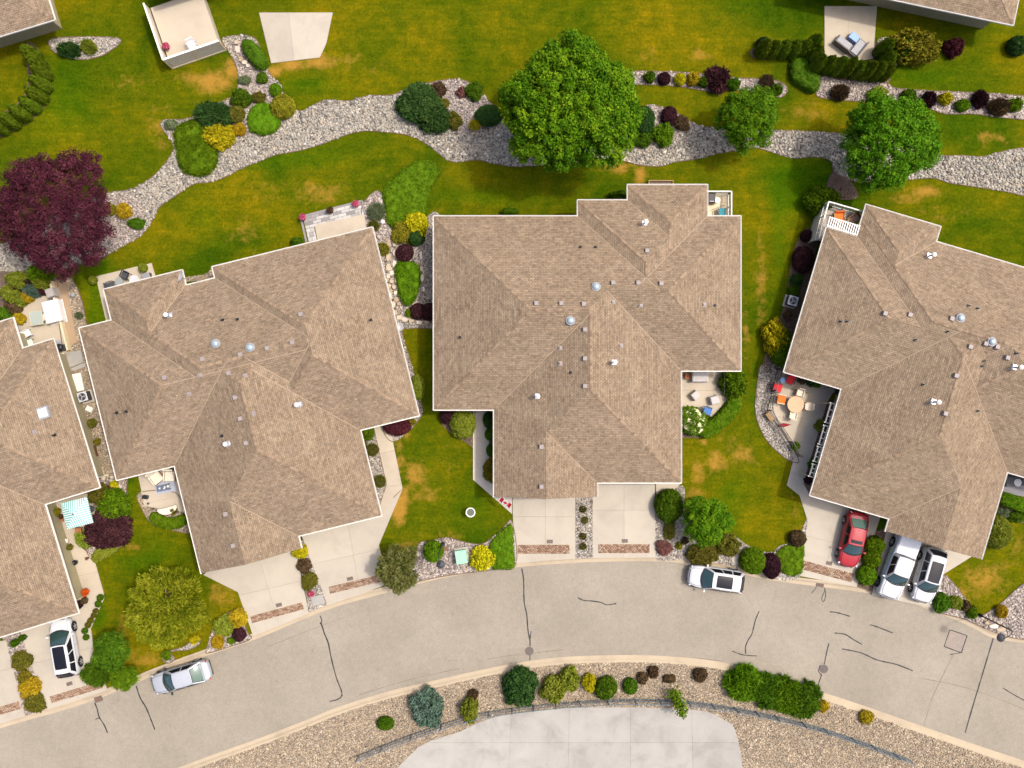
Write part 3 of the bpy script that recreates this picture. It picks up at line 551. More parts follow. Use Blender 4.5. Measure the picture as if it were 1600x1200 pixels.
# ---------------------------------------------------------------- houses
EZ = 3.0; PITCH = .35; KH = (CAM_H-EZ)/CAM_H/S
HOUSE_POLY = []
class Roof:
    def __init__(s, rects):
        s.r = []                         # x0,x1,y0,y1,planes
        for u0, u1, v0, v1, gab in rects:
            x0, x1, y0, y1 = u0*KH, u1*KH, -v1*KH, -v0*KH
            pl = [(PITCH, 0, -PITCH*x0, 'w'), (-PITCH, 0, PITCH*x1, 'e'), (0, PITCH, -PITCH*y0, 's'), (0, -PITCH, PITCH*y1, 'n')]
            s.r.append((x0, x1, y0, y1, [p for p in pl if p[3] not in gab]))
    def env(s, x, y):
        best = -1
        for x0, x1, y0, y1, pl in s.r:
            if x0-1e-6 <= x <= x1+1e-6 and y0-1e-6 <= y <= y1+1e-6: best = max(best, min(a*x+b*y+c for a, b, c, _ in pl))
        return best
    def faces(s):
        out = []
        for i, (x0, x1, y0, y1, pl) in enumerate(s.r):
            rect = [(x0, y0), (x1, y0), (x1, y1), (x0, y1)]
            for f in pl:
                poly = rect
                for g in pl:
                    if g is not f: poly = clip(poly, lambda p: (g[0]-f[0])*p[0]+(g[1]-f[1])*p[1]+g[2]-f[2])
                if len(poly) < 3: continue
                pieces = [poly]
                for j, (a0, a1, b0, b1, pj) in enumerate(s.r):
                    if j == i: continue
                    tol = -1e-5 if j < i else 1e-5
                    cons = [(lambda p, g=g: (g[0]-f[0])*p[0]+(g[1]-f[1])*p[1]+g[2]-f[2]-tol) for g in pj]
                    # gable ends limit the rectangle as well
                    cons += [lambda p: p[0]-a0+1e-6, lambda p: a1-p[0]+1e-6, lambda p: p[1]-b0+1e-6, lambda p: b1-p[1]+1e-6]
                    new = []
                    for pc in pieces:
                        rem = pc
                        for cn in cons:
                            o = clip(rem, lambda p: -cn(p))
                            if len(o) > 2 and abs(poly_area(o)) > 1e-4: new.append(o)
                            rem = clip(rem, cn)
                            if len(rem) < 3 or abs(poly_area(rem)) < 1e-5: break
                    pieces = new
                for pc in pieces: out.append((pc, f))
        return out
    def creases(s):
        pls = {}
        for r in s.r:
            for p in r[4]: pls[tuple(round(q, 4) for q in p[:3])] = p[:3]
        pls = list(pls.values()); res = []
        bx0 = min(r[0] for r in s.r); bx1 = max(r[1] for r in s.r); by0 = min(r[2] for r in s.r); by1 = max(r[3] for r in s.r)
        diag = math.hypot(bx1-bx0, by1-by0); cx, cy = (bx0+bx1)/2, (by0+by1)/2
        for i in range(len(pls)):
            for j in range(i+1, len(pls)):
                a, b, c = (pls[i][k]-pls[j][k] for k in range(3)); L = math.hypot(a, b)
                if L < 1e-6: continue
                nx, ny = a/L, b/L; d = -c/L; t0 = nx*cx+ny*cy; ox, oy = cx+nx*(d-t0), cy+ny*(d-t0); N = 500; run = None
                for q in range(N+1):
                    t = (q/N-.5)*diag*1.1; x, y = ox-ny*t, oy+nx*t; e = s.env(x, y)
                    ok = e > .02 and abs(e-(pls[i][0]*x+pls[i][1]*y+pls[i][2])) < 2e-3
                    if ok and run is None: run = (x, y)
                    if (not ok or q == N) and run is not None:
                        lx, ly = last; 
                        if math.hypot(lx-run[0], ly-run[1]) > .35:
                            mx, my = (lx+run[0])/2, (ly+run[1])/2; k = s.env(mx+nx*.1, my+ny*.1)+s.env(mx-nx*.1, my-ny*.1)-2*s.env(mx, my)
                            if k < -.01: res.append((run, last, 'ridge'))
                            elif k > .01: res.append((run, last, 'valley'))
                        run = None
                    last = (x, y)
        return res

def inset(poly, d):
    """rectilinear outline moved inwards"""
    if poly_area(poly) < 0: poly = poly[::-1]
    n = len(poly); out = []
    for i in range(n):
        a, b, c = poly[i-1], poly[i], poly[(i+1) % n]
        t1 = Vector((b[0]-a[0], b[1]-a[1])).normalized(); t2 = Vector((c[0]-b[0], c[1]-b[1])).normalized()
        n1 = Vector((-t1.y, t1.x)); n2 = Vector((-t2.y, t2.x)); k = 1+n1.dot(n2); m = (n1+n2)/k if abs(k) > .2 else n1
        out.append((b[0]+m.x*d, b[1]+m.y*d))
    return out

def make_house(origin, th, outline, rects, label, gable_edges=(), openings=(), vents=(), small=(), pipes=(), flues=(), tunnels=(), stucco=None, world=True):
    """outline and rects in photo pixels along the house's own axes (u right, v down), measured at the eaves"""
    o = P(origin[0], origin[1], EZ); h = thing('house', label, 'house', (o.x, o.y, 0), -R(th), 'houses along the street')
    stucco = stucco or STUCCO
    rf = Roof(rects); loc = [(u*KH, -v*KH) for u, v in outline]
    if poly_area(loc) < 0: loc = loc[::-1]
    c, s = math.cos(-R(th)), math.sin(-R(th)); HOUSE_POLY.append([(o.x+x*c-y*s, o.y+x*s+y*c) for x, y in inset(loc, .8)])
    wp = inset(loc, .85); m = MB(); n = len(wp)
    m.add([(x, y, -.05) for x, y in wp]+[(x, y, EZ-.1) for x, y in wp], [(i, (i+1) % n, n+(i+1) % n, n+i) for i in range(n)]); wall = m.build('wall', stucco, h)
    m = MB(); m.add([(x, y, EZ-.12) for x, y in loc], [tuple(range(n))[::-1]]); m.build('soffit', SOFFIT, h)
    # roof planes
    vs = []; fs = []; uvs = []
    for pc, f in rf.faces():
        if len(pc) < 3: continue
        k = len(vs)
        if poly_area(pc) < 0: pc = pc[::-1]
        for x, y in pc:
            z = f[0]*x+f[1]*y+f[2]; vs.append((x, y, EZ+z)); al = x if f[0] == 0 else y
            uvs.append((al+(7.3 if f[3] in 'we' else 0), z*math.sqrt(1+1/PITCH**2)))
        fs.append(tuple(range(k, k+len(pc))))
    me = bpy.data.meshes.new('roof'); me.from_pydata(vs, [], fs); me.update(); ul = me.uv_layers.new(name='UVMap')
    for p in me.polygons:
        for li in p.loop_indices: ul.data[li].uv = uvs[me.loops[li].vertex_index]
    roof = link('roof', me, SHIN, h)
    # ridge / hip caps and valleys
    V = []; F = []; Q = []
    for a, b, kind in rf.creases():
        d = Vector((b[0]-a[0], b[1]-a[1])); L = d.length; d.normalize(); nn = Vector((-d.y, d.x)); A = Vector(a)
        if kind == 'valley':
            vm = MB(); st = max(1, int(L/.8))
            for i in range(st):
                q = []
                for t in (i*L/st, (i+1)*L/st):
                    for w_ in (-.03, 0, .03): p = A+d*t+nn*w_; q.append((p.x, p.y, EZ+max(0, rf.env(p.x, p.y))+.014))
                vm.add(q, [(0, 1, 4, 3), (1, 2, 5, 4)])
            vm.build('valley_flashing', VALLEY, roof)
        else:
            t = 0
            while t < L-.05:
                e = min(L, t+.26); q = []
                for tt, up in ((t, .012), (e, .034)):
                    for w_ in (-.1, 0, .1): p = A+d*tt+nn*w_; q.append((p.x, p.y, EZ+max(0, rf.env(p.x, p.y))+up))
                k = len(V); V += q; F += [(k, k+1, k+4, k+3), (k+1, k+2, k+5, k+4)]; rr = random.random(); Q += [rr, rr]; t += .22
    if V: tag(link('ridge_caps', np_mesh('ridge_caps', V, F, Q), SHIN_CAP, roof), kind='stuff')
    # gutters, one run for each eave
    for i in range(n):
        a, b = loc[i], loc[(i+1) % n]; t = Vector((b[0]-a[0], b[1]-a[1])); L = t.length; t.normalize(); nn = Vector((t.y, -t.x))
        mid = ((a[0]+b[0])/2, (a[1]+b[1])/2)
        if any(abs(mid[0]-g[0]*KH) < .3 and abs(mid[1]+g[1]*KH) < .3 for g in gable_edges): continue
        g = MB(); A = Vector(a)+nn*.055; B = Vector(b)+nn*.055
        conv = True
        A -= t*.0; B += t*.07
        # U-shaped channel: front lip, floor and back
        for off, z0, z1, wd in ((.02, -.13, .012, .016), (-.05, -.13, -.005, .016), (-.015, -.13, -.115, .07)):
            g.obox((A.x+nn.x*off, A.y+nn.y*off, EZ+(z0+z1)/2), (B.x+nn.x*off, B.y+nn.y*off, EZ+(z0+z1)/2), wd, z1-z0)
        g.obox((A.x+nn.x*.012, A.y+nn.y*.012, EZ-.012), (B.x+nn.x*.012, B.y+nn.y*.012, EZ-.012), .04, .02)
        g.build('gutter', WHITE, h)
    # gable ends
    for gu, gv, half in [(e[0], e[1], e[2]) for e in gable_edges]:
        x, y = gu*KH, -gv*KH; hw = half*KH; m = MB()
        for yy in (y+.8,): m.add([(x-hw+.3, yy, EZ-.1), (x+hw-.3, yy, EZ-.1), (x+hw-.3, yy, EZ+.1), (x, yy, EZ+hw*PITCH-.06), (x-hw+.3, yy, EZ+.1)], [(0, 1, 2, 3, 4)])
        m.build('gable_wall', stucco, h)
        r = MB()
        for sg in (-1, 1): r.obox((x+sg*hw, y+.02, EZ-.08), (x, y+.02, EZ+hw*PITCH-.08), .05, .14)
        r.build('rake_board', mat('taupe_board', (.25, .18, .12), .7), h)
    for (u, v, d, wd, z0, z1, kind) in openings:      # u,v on the eave line, d = wall side
        x, y = u*KH, -v*KH; nx, ny = {'s': (0, -1), 'n': (0, 1), 'e': (1, 0), 'w': (-1, 0)}[d]; x -= nx*.85; y -= ny*.85
        sx, sy = (wd, .06) if d in 'sn' else (.06, wd)
        if kind == 'garage':
            g = MB().box(x+nx*.02, y+ny*.02, (z0+z1)/2, sx, sy, z1-z0).build('garage_door', CREAMP, h); pm = MB()
            for zz in np.linspace(z0+.3, z1-.3, 4): pm.box(x+nx*.05, y+ny*.05, zz, sx*.94, sy*.6, .42)
            pm.build('panel', WHITE, g)
        elif kind == 'door':
            g = MB().box(x+nx*.02, y+ny*.02, (z0+z1)/2, sx, sy, z1-z0).build('door', BROWN, h); MB().box(x+nx*.08, y+ny*.08, 1.05, .05, .05, .12).build('handle', STEEL, g)
        else:
            g = MB().box(x+nx*.02, y+ny*.02, (z0+z1)/2, sx+.12*(d in 'sn'), sy+.12*(d in 'ew'), z1-z0+.12).build('window', WHITE, h); MB().box(x+nx*.045, y+ny*.045, (z0+z1)/2, sx, sy*.9, z1-z0).build('pane', GLASS, g)
    inv = Matrix.Rotation(R(th), 3, 'Z')
    def on_roof(px, py):
        z = EZ+1.5
        for _ in range(12):
            wv = P(px, py, z)-Vector((o.x, o.y, 0)); l_ = inv @ wv; z = EZ+max(.05, rf.env(l_.x, l_.y))
        return l_.x, l_.y, z
    for px, py in vents:
        x, y, z = on_roof(px, py); MB().box(x, y, z+.09, .36, .36, .22, 0, .84).build('roof_vent', VENTC, roof)
    for px, py in small:
        x, y, z = on_roof(px, py); MB().box(x, y, z+.0, .34, .34, .08).box(x, y, z+.09, .2, .2, .14, 0, .85).build('roof_vent', VENTC, roof)
    for px, py in pipes:
        x, y, z = on_roof(px, py); MB().tube((x, y, z-.1), (x, y, z+.34), .055, .05, 8).box(x, y, z+.0, .24, .24, .07, 0, .8).build('vent_pipe', BLACK, roof)
    for px, py in flues:
        x, y, z = on_roof(px, py); f = MB().tube((x, y, z-.15), (x, y, z+.72), .1, .1, 12).box(x, y, z, .5, .5, .1, 0, .75).build('flue', STEEL, roof)
        f.data.materials.append(WHITE); b = len(f.data.polygons)
        cp = MB(); cp.v = list(f.data.vertices); cp = MB().tube((x, y, z+.71), (x, y, z+.8), .18, .18, 14).tube((x, y, z+.8), (x, y, z+.9), .18, .06, 14); cp.build('flue_cap', WHITE, roof)
    for px, py in tunnels:
        x, y, z = on_roof(px, py); MB().lathe(x, y, [(.36, z-.16), (.38, z+.05), (.33, z+.13), (.28, z+.13)], 20).build('skylight_ring', GREY, roof)
        MB().lathe(x, y, [(.27, z+.12), (.25, z+.2), (.18, z+.27), (.08, z+.3)], 20).build('skylight_dome', DOME, roof, smooth=True)
    h['_f'] = 0; del h['_f']
    return h, rf, on_roof, roof
DOME = glass_mat('skylight_dome', (.26, .33, .36), .12)

# centre house
def shift(pts, o): return [(a-o[0], b-o[1]) for a, b in pts]
O3 = (678, 338)
H3 = make_house(O3, 0, shift([(678, 338), (903, 338), (903, 313), (981, 313), (981, 289), (1105, 289), (1105, 338), (1157, 338), (1157, 579), (1064, 579), (1064, 754), (933, 754), (933, 776), (772, 776), (772, 640), (678, 640)], O3),
   [(a-678, b-678, c_-338, d_-338, g) for a, b, c_, d_, g in ((678, 1157, 338, 579, ''), (678, 1064, 338, 640, ''), (772, 1064, 338, 754, ''), (772, 933, 338, 776, 's'), (903, 1105, 313, 579, ''), (981, 1105, 289, 579, ''))],
   'tan-shingled duplex with straight square-on eaves, in the middle of the row', gable_edges=[(852.5-678, 776-338, 80)],
   openings=[(u-678, v-338, *r) for u, v, *r in ((852, 776, 's', 4.6, .0, 2.3, 'garage'), (995, 754, 's', 4.6, 0, 2.3, 'garage'), (772, 700, 'w', 1.0, 0, 2.1, 'door'), (1110, 579, 's', 1.8, 0, 2.1, 'window'), (800, 338, 'n', 2.0, .9, 2.2, 'window'), (1040, 289, 'n', 2.4, .6, 2.2, 'window'), (1157, 450, 'e', 1.5, .9, 2.1, 'window'), (678, 480, 'w', 1.5, .9, 2.1, 'window'), (1064, 690, 'e', 1.3, .9, 2.1, 'window'))],
   vents=[(838, 474), (877, 474), (912, 475), (958, 442), (997, 442), (1033, 443), (1011, 392), (914, 515), (914, 560), (914, 603), (846, 698), (846, 760)],
   small=[(876, 544), (876, 568), (1001, 477), (1100, 476), (958, 472), (970, 540)], pipes=[(907, 386), (931, 386), (1117, 477), (892, 582), (719, 527)],
   flues=[(1007, 349), (959, 566), (840, 619)], tunnels=[(931, 448), (891, 501)])
H2 = make_house((124, 513), -13.9, [(0, 0), (52, 0), (52, -49.5), (177, -49.5), (177, -25), (225, -25), (225, -43), (482, -43), (482, 259.5), (387.5, 259.5), (387.5, 397), (254, 397), (254, 417), (93, 417), (93, 244), (0, 244)],
   [(0, 482, 0, 244, ''), (225, 482, -43, 259.5, ''), (93, 387.5, 0, 397, ''), (93, 254, 0, 417, 's'), (52, 482, -25, 244, ''), (52, 177, -49.5, 244, '')],
   'tan-shingled duplex tilted slightly anticlockwise, left of the middle duplex', gable_edges=[(173.5, 417, 80)],
   openings=[(173, 417, 's', 4.6, 0, 2.3, 'garage'), (320, 397, 's', 4.6, 0, 2.3, 'garage'), (430, 259.5, 's', 1.0, 0, 2.1, 'door'), (50, 244, 's', 1.8, 0, 2.1, 'window'), (350, -43, 'n', 2.6, 0, 2.2, 'window'), (110, -49.5, 'n', 2.2, 0, 2.2, 'window'), (482, 100, 'e', 1.4, .9, 2.1, 'window')],
   vents=[(470, 491), (457, 535), (418, 544), (376, 554), (317, 561), (258, 590), (358, 583), (368, 621), (376, 654), (385, 692), (353, 803), (365, 852)], small=[(383, 587), (396, 646), (313, 586), (295, 615)],
   pipes=[(348, 500), (371, 499), (579, 500), (183, 645), (198, 643), (347, 681)], flues=[(265, 493), (357, 693), (467, 632)], tunnels=[(337, 537), (391, 543)])
H4 = make_house((1292, 355.5), 16.5, [(0, 0), (49, 0), (49, -51.5), (169.5, -51.5), (169.5, -27), (480, -27), (480, 286), (378.5, 286), (378.5, 428.5), (223, 428.5), (223, 408.3), (94, 408.3), (94, 235), (0, 235)],
   [(0, 480, 0, 235, ''), (169.5, 480, -27, 286, ''), (94, 378.5, 0, 408.3, ''), (223, 378.5, 0, 428.5, 's'), (49, 480, -27, 235, ''), (49, 169.5, -51.5, 235, '')],
   'tan-shingled duplex tilted clockwise, cut off by the right edge', gable_edges=[(300.7, 428.5, 77)],
   openings=[(300, 428.5, 's', 4.6, 0, 2.3, 'garage'), (158, 408, 's', 4.6, 0, 2.3, 'garage'), (94, 320, 'w', 1.2, .9, 2.1, 'window'), (94, 270, 'w', 1.0, 0, 2.1, 'door'), (0, 120, 'w', 1.4, .9, 2.1, 'window'), (110, -51.5, 'n', 2.2, .5, 2.2, 'window'), (300, -27, 'n', 2.6, .5, 2.2, 'window')],
   vents=[(1382, 490), (1421, 492), (1486, 498), (1515, 542), (1539, 537), (1557, 542), (1573, 559), (1493, 587), (1476, 646)],
   pipes=[(1513, 478), (1527, 482), (1430, 531), (1480, 518), (1537, 564), (1534, 572), (1314, 502), (1324, 502), (1442, 601), (1588, 552), (1527, 642)], flues=[(1452, 400), (1459, 628), (1586, 574)], tunnels=[(1500, 497), (1549, 534)])
H1 = make_house((82.5, 530), -17.2, [(0, 0), (1, 242.5), (-88.5, 242.5), (-88.5, 420), (-381, 420), (-381, 290), (-480, 290), (-480, -20), (-174, -20), (-174, -50), (-50, -50), (-50, 0)][::-1],
   [(-480, 1, 0, 242.5, ''), (-480, -170, -20, 290, ''), (-381, -88.5, 0, 420, ''), (-174, -50, -50, 242.5, '')],
   'tan-shingled duplex cut off by the left edge, olive wall facing the side yard',
   openings=[(-150, 420, 's', 4.6, 0, 2.3, 'garage'), (-30, 242.5, 's', 1.6, 0, 2.1, 'window')],
   small=[(54, 675)], pipes=[(85, 680)])
x, y, z = H1[2](68, 645); MB().box(x, y, z+.02, .95, .95, .24).build('skylight_frame', GREY, H1[3]); MB().box(x, y, z+.16, .74, .74, .1, 0, .85).build('skylight_pane', glass_mat('white_skylight', (.55, .62, .63), .2), H1[3])
H5 = make_house((85, 30), -17, [(0, 0), (0, -300), (-420, -300), (-420, 0)], [(-420, 0, -300, 0, '')], 'tan-shingled house at the top left corner, only its eave showing')
H5b = make_house((245, -8), -17, [(0, 0), (230, 0), (230, -260), (0, -260)], [(0, 230, -260, 0, '')], 'tan-shingled house behind the raised deck at the top')
H6 = make_house((1260, -30), 12, [(0, 0), (330, 0), (330, -300), (0, -300)], [(0, 330, -300, 0, '')], 'tan-shingled house behind the cedar hedge at the top right')
# satellite dish on the left-middle roof
x, y, z = H2[2](291, 440); sd = MB(); sd.lathe(0, 0, [(.02, 0), (.2, .02), (.36, .08), (.44, .15), (.42, .15), (.3, .07), (.02, .03)], 20); dish = sd.build('satellite_dish', LGREY, H2[0], loc=(x-.1, y+.35, z+.35)); dish.rotation_euler = (R(-55), 0, R(60))
MB().tube((x, y+.2, z-.1), (x-.1, y+.35, z+.35), .03).build('dish_arm', GREY, H2[0])
# loose stones, scattered where nothing is paved or built
def rocks(o, poly, kind, z, limit=None):
    key = kind.split('_')[0]; mt, sm, size, dens = BEDM[key]
    p = np.array(poly); x0, y0 = p.min(0); x1, y1 = p.max(0); x0, x1 = max(x0, -46), min(x1, 46); y0, y1 = max(y0, -34), min(y1, 34)
    if x1 <= x0 or y1 <= y0: return
    N = int((x1-x0)*(y1-y0)*dens); xs = RNG.uniform(x0, x1, N); ys = RNG.uniform(y0, y1, N); ok = in_poly(xs, ys, poly)
    for e in EXCL+HOUSE_POLY: ok &= ~in_poly(xs, ys, e)
    ok &= ~in_poly(xs, ys, ROAD_POLY)
    if kind == 'creek':
        for o2, w2, k2, z2 in BEDS:
            if o2 is not o: ok &= ~in_poly(xs, ys, w2)
    xs, ys = xs[ok], ys[ok]; n = len(xs)
    if n == 0: return
    t = (1+5**.5)/2; base = np.array([(-1, t, 0), (1, t, 0), (-1, -t, 0), (1, -t, 0), (0, -1, t), (0, 1, t), (0, -1, -t), (0, 1, -t), (t, 0, -1), (t, 0, 1), (-t, 0, -1), (-t, 0, 1)])/math.sqrt(1+t*t)
    tri = np.array([(0, 11, 5), (0, 5, 1), (0, 1, 7), (0, 7, 10), (0, 10, 11), (1, 5, 9), (5, 11, 4), (11, 10, 2), (10, 7, 6), (7, 1, 8), (3, 9, 4), (3, 4, 2), (3, 2, 6), (3, 6, 8), (3, 8, 9), (4, 9, 5), (2, 4, 11), (6, 2, 10), (8, 6, 7), (9, 8, 1)])
    r = size*np.exp(RNG.normal(0, .33, n)); sc3 = np.stack([r*RNG.uniform(.8, 1.35, n), r*RNG.uniform(.7, 1.1, n), r*RNG.uniform(.4, .7, n)], 1)
    v = base[None]*(1+RNG.uniform(-.16, .16, (n, 12, 1)))*sc3[:, None, :]; a = RNG.uniform(0, 2*math.pi, n); ca, sa = np.cos(a)[:, None], np.sin(a)[:, None]
    X = v[..., 0]*ca-v[..., 1]*sa+xs[:, None]; Y = v[..., 0]*sa+v[..., 1]*ca+ys[:, None]; Z = v[..., 2]+z+sc3[:, 2:3]*.45
    f = (tri[None]+12*np.arange(n)[:, None, None]).reshape(-1, 3); rnd = np.repeat(np.clip(RNG.beta(2.2, 2.2, n), 0, 1), 20)
    ob = link('loose_stones', np_mesh('loose_stones', np.stack([X, Y, Z], -1).reshape(-1, 3), f, rnd), sm, o); tag(ob, kind='stuff')
for o_, w_, k_, z_ in list(BEDS): rocks(o_, w_, k_, z_)
# ---------------------------------------------------------------- plants
def leaf_quads(pts, nrm, L, W, jit, up=0.0, along=None):
    """one pointed leaf for each point, lying roughly square to its normal"""
    n = len(pts); d = nrm+RNG.normal(0, jit, (n, 3)); d[:, 2] += up; d /= np.linalg.norm(d, axis=1, keepdims=True)+1e-9
    a = RNG.normal(0, 1, (n, 3)) if along is None else along+RNG.normal(0, .25, (n, 3))
    a -= d*np.sum(a*d, 1, keepdims=True) if along is None else 0
    a /= np.linalg.norm(a, axis=1, keepdims=True)+1e-9; b = np.cross(d, a); b /= np.linalg.norm(b, axis=1, keepdims=True)+1e-9
    l = (L*RNG.uniform(.7, 1.3, n))[:, None]; w_ = (W*RNG.uniform(.7, 1.3, n))[:, None]
    v = np.stack([pts-a*l*.5, pts+b*w_*.5+d*w_*.12, pts+a*l*.5, pts-b*w_*.5+d*w_*.12], 1).reshape(-1, 3)
    return v, np.arange(4*n).reshape(-1, 4)
def sphere_surface(nu=18, nv=9, bumps=0.0, seed=0, flat=1.0):
    """dome from the ground up: radius 1, height 1"""
    r = np.random.default_rng(seed); ph = r.uniform(0, 6.28, (6, 2)); k = r.integers(2, 6, (6, 2)); vs = []
    for j in range(nv+1):
        t = -.55+(math.pi/2+.55)*j/nv
        for i in range(nu):
            a = 2*math.pi*i/nu; bb = 1+bumps*sum(math.sin(k[q, 0]*a+ph[q, 0])*math.sin(k[q, 1]*t*1.5+ph[q, 1]) for q in range(6))/2.5
            cz = math.copysign(abs(math.sin(t))**flat, math.sin(t)); cr = math.cos(t)**(flat if flat < 1 else 1)
            vs.append((cr*math.cos(a)*bb, cr*math.sin(a)*bb, .42+.58*cz*bb if t > 0 else .42+.8*cz))
    f = [(j*nu+i, j*nu+(i+1) % nu, (j+1)*nu+(i+1) % nu, (j+1)*nu+i) for j in range(nv) for i in range(nu)]
    return np.array(vs), np.array(f)
def sample(vs, fs, n):
    tri = np.concatenate([fs[:, [0, 1, 2]], fs[:, [0, 2, 3]]]); a, b, c = vs[tri[:, 0]], vs[tri[:, 1]], vs[tri[:, 2]]
    cr = np.cross(b-a, c-a); ar = np.linalg.norm(cr, axis=1); i = RNG.choice(len(tri), n, p=ar/ar.sum()); u, v = RNG.random(n), RNG.random(n); m = u+v > 1; u[m] = 1-u[m]; v[m] = 1-v[m]
    return a[i]+(b-a)[i]*u[:, None]+(c-a)[i]*v[:, None], cr[i]/(ar[i][:, None]+1e-9)
def foliage(name, vs, fs, n, L, W, jit=.5, depth=.1, up=.25, core=.9, mode=None, cz=0.0, clump=None):
    """leaves gathered in clumps over a body; the body stays inside as an added core that blocks light"""
    p, nr = sample(vs, fs, n); along = None; tone = np.full(n, .5)
    if clump:
        K, r0, amp = clump; cc, cn = sample(vs, fs, K); best = np.full(n, 1e9); bi = np.zeros(n, int)
        for a in range(0, n, 4000):
            dd = ((p[a:a+4000, None, :]-cc[None])**2).sum(-1); bi[a:a+4000] = dd.argmin(1); best[a:a+4000] = dd.min(1)
        dist = np.sqrt(best)/r0; size = RNG.uniform(.6, 1.3, K)[bi]; p = p+nr*(amp*size*(1-np.minimum(dist, 1.3)**2))[:, None]; nr = nr+1.1*(p-cc[bi])/r0; nr /= np.linalg.norm(nr, axis=1, keepdims=True)+1e-9
        tone = np.clip(RNG.normal(.5, .13, K), 0, 1)[bi]
    p = p+nr*RNG.uniform(-depth, depth*.6, (n, 1))
    if mode == 'spray':
        along = nr*.8+RNG.normal(0, .45, (n, 3)); along[:, 2] += .25
        v, f = leaf_quads(p, RNG.normal(0, 1, (n, 3)), L, W, .3, 0, along)
    elif mode == 'up':
        along = nr*.35+np.array([0, 0, 1.0])+RNG.normal(0, .2, (n, 3)); v, f = leaf_quads(p, nr, L, W, .3, 0, along)
    else: v, f = leaf_quads(p, nr, L, W, jit, up)
    c = vs.mean(0)*np.array([1, 1, cz]); cv = c+(vs-c)*core  # opaque core added inside to block light, so gaps between leaves look dark
    V = np.concatenate([v, cv]); F = np.concatenate([f, fs+len(v)]); rnd = np.concatenate([np.clip(tone+RNG.normal(0, .2, len(f)), 0, 1), RNG.uniform(.25, .65, len(fs))])
    return np_mesh(name, V, F, rnd)
TPL = {}
def tpl(kind, big):
    k = (kind, big, random.randrange(3))
    if k in TPL: return TPL[k]
    n = {0: 900, 1: 2800, 2: 7000}[big]; ls = {0: .26, 1: .16, 2: .11}[big]; sd = 17*k[2]+101*big+{'ball': 1, 'loose': 2, 'spiky': 3, 'grass': 4, 'cedar': 5}[kind]; K = {0: 34, 1: 90, 2: 190}[big]; r0 = {0: .34, 1: .21, 2: .15}[big]
    if kind == 'ball': me = foliage('shrub', *sphere_surface(20, 10, .05, sd), int(n*1.4), ls*.9, ls*.6, .7, .045, .1, .9, clump=(K, r0, .055))
    elif kind == 'loose': me = foliage('shrub', *sphere_surface(20, 10, .22, sd), int(n*1.2), ls*1.15, ls*.75, .8, .1, .2, .74, clump=(int(K*.7), r0*1.2, .2))
    elif kind == 'spiky': me = foliage('shrub', *sphere_surface(18, 8, .2, sd), int(n*.9), ls*4.6, ls*.6, .6, .2, .2, .5, 'spray', clump=(int(K*.3), r0*1.8, .3))
    elif kind == 'grass': me = foliage('shrub', *sphere_surface(14, 6, .1, sd), int(n*.8), ls*3.6, ls*.22, .6, .2, .2, .35, 'spray')
    elif kind == 'cedar':
        nu, nv = 14, 9; r = np.random.default_rng(sd); vs = []
        for j in range(nv+1):
            t = j/nv; rr = (1.0 if t < .45 else 1-((t-.45)/.55)**1.8*.92)*(.85+.15*min(1, t*5))
            for i in range(nu): a = 2*math.pi*i/nu; q = rr*(1+r.uniform(-.06, .06)); vs.append((q*math.cos(a), q*math.sin(a), t))
        f = np.array([(j*nu+i, j*nu+(i+1) % nu, (j+1)*nu+(i+1) % nu, (j+1)*nu+i) for j in range(nv) for i in range(nu)]); me = foliage('cedar', np.array(vs), f, 3600, .2, .12, .7, .08, .5, .9, clump=(60, .32, .12))
    TPL[k] = me; return me
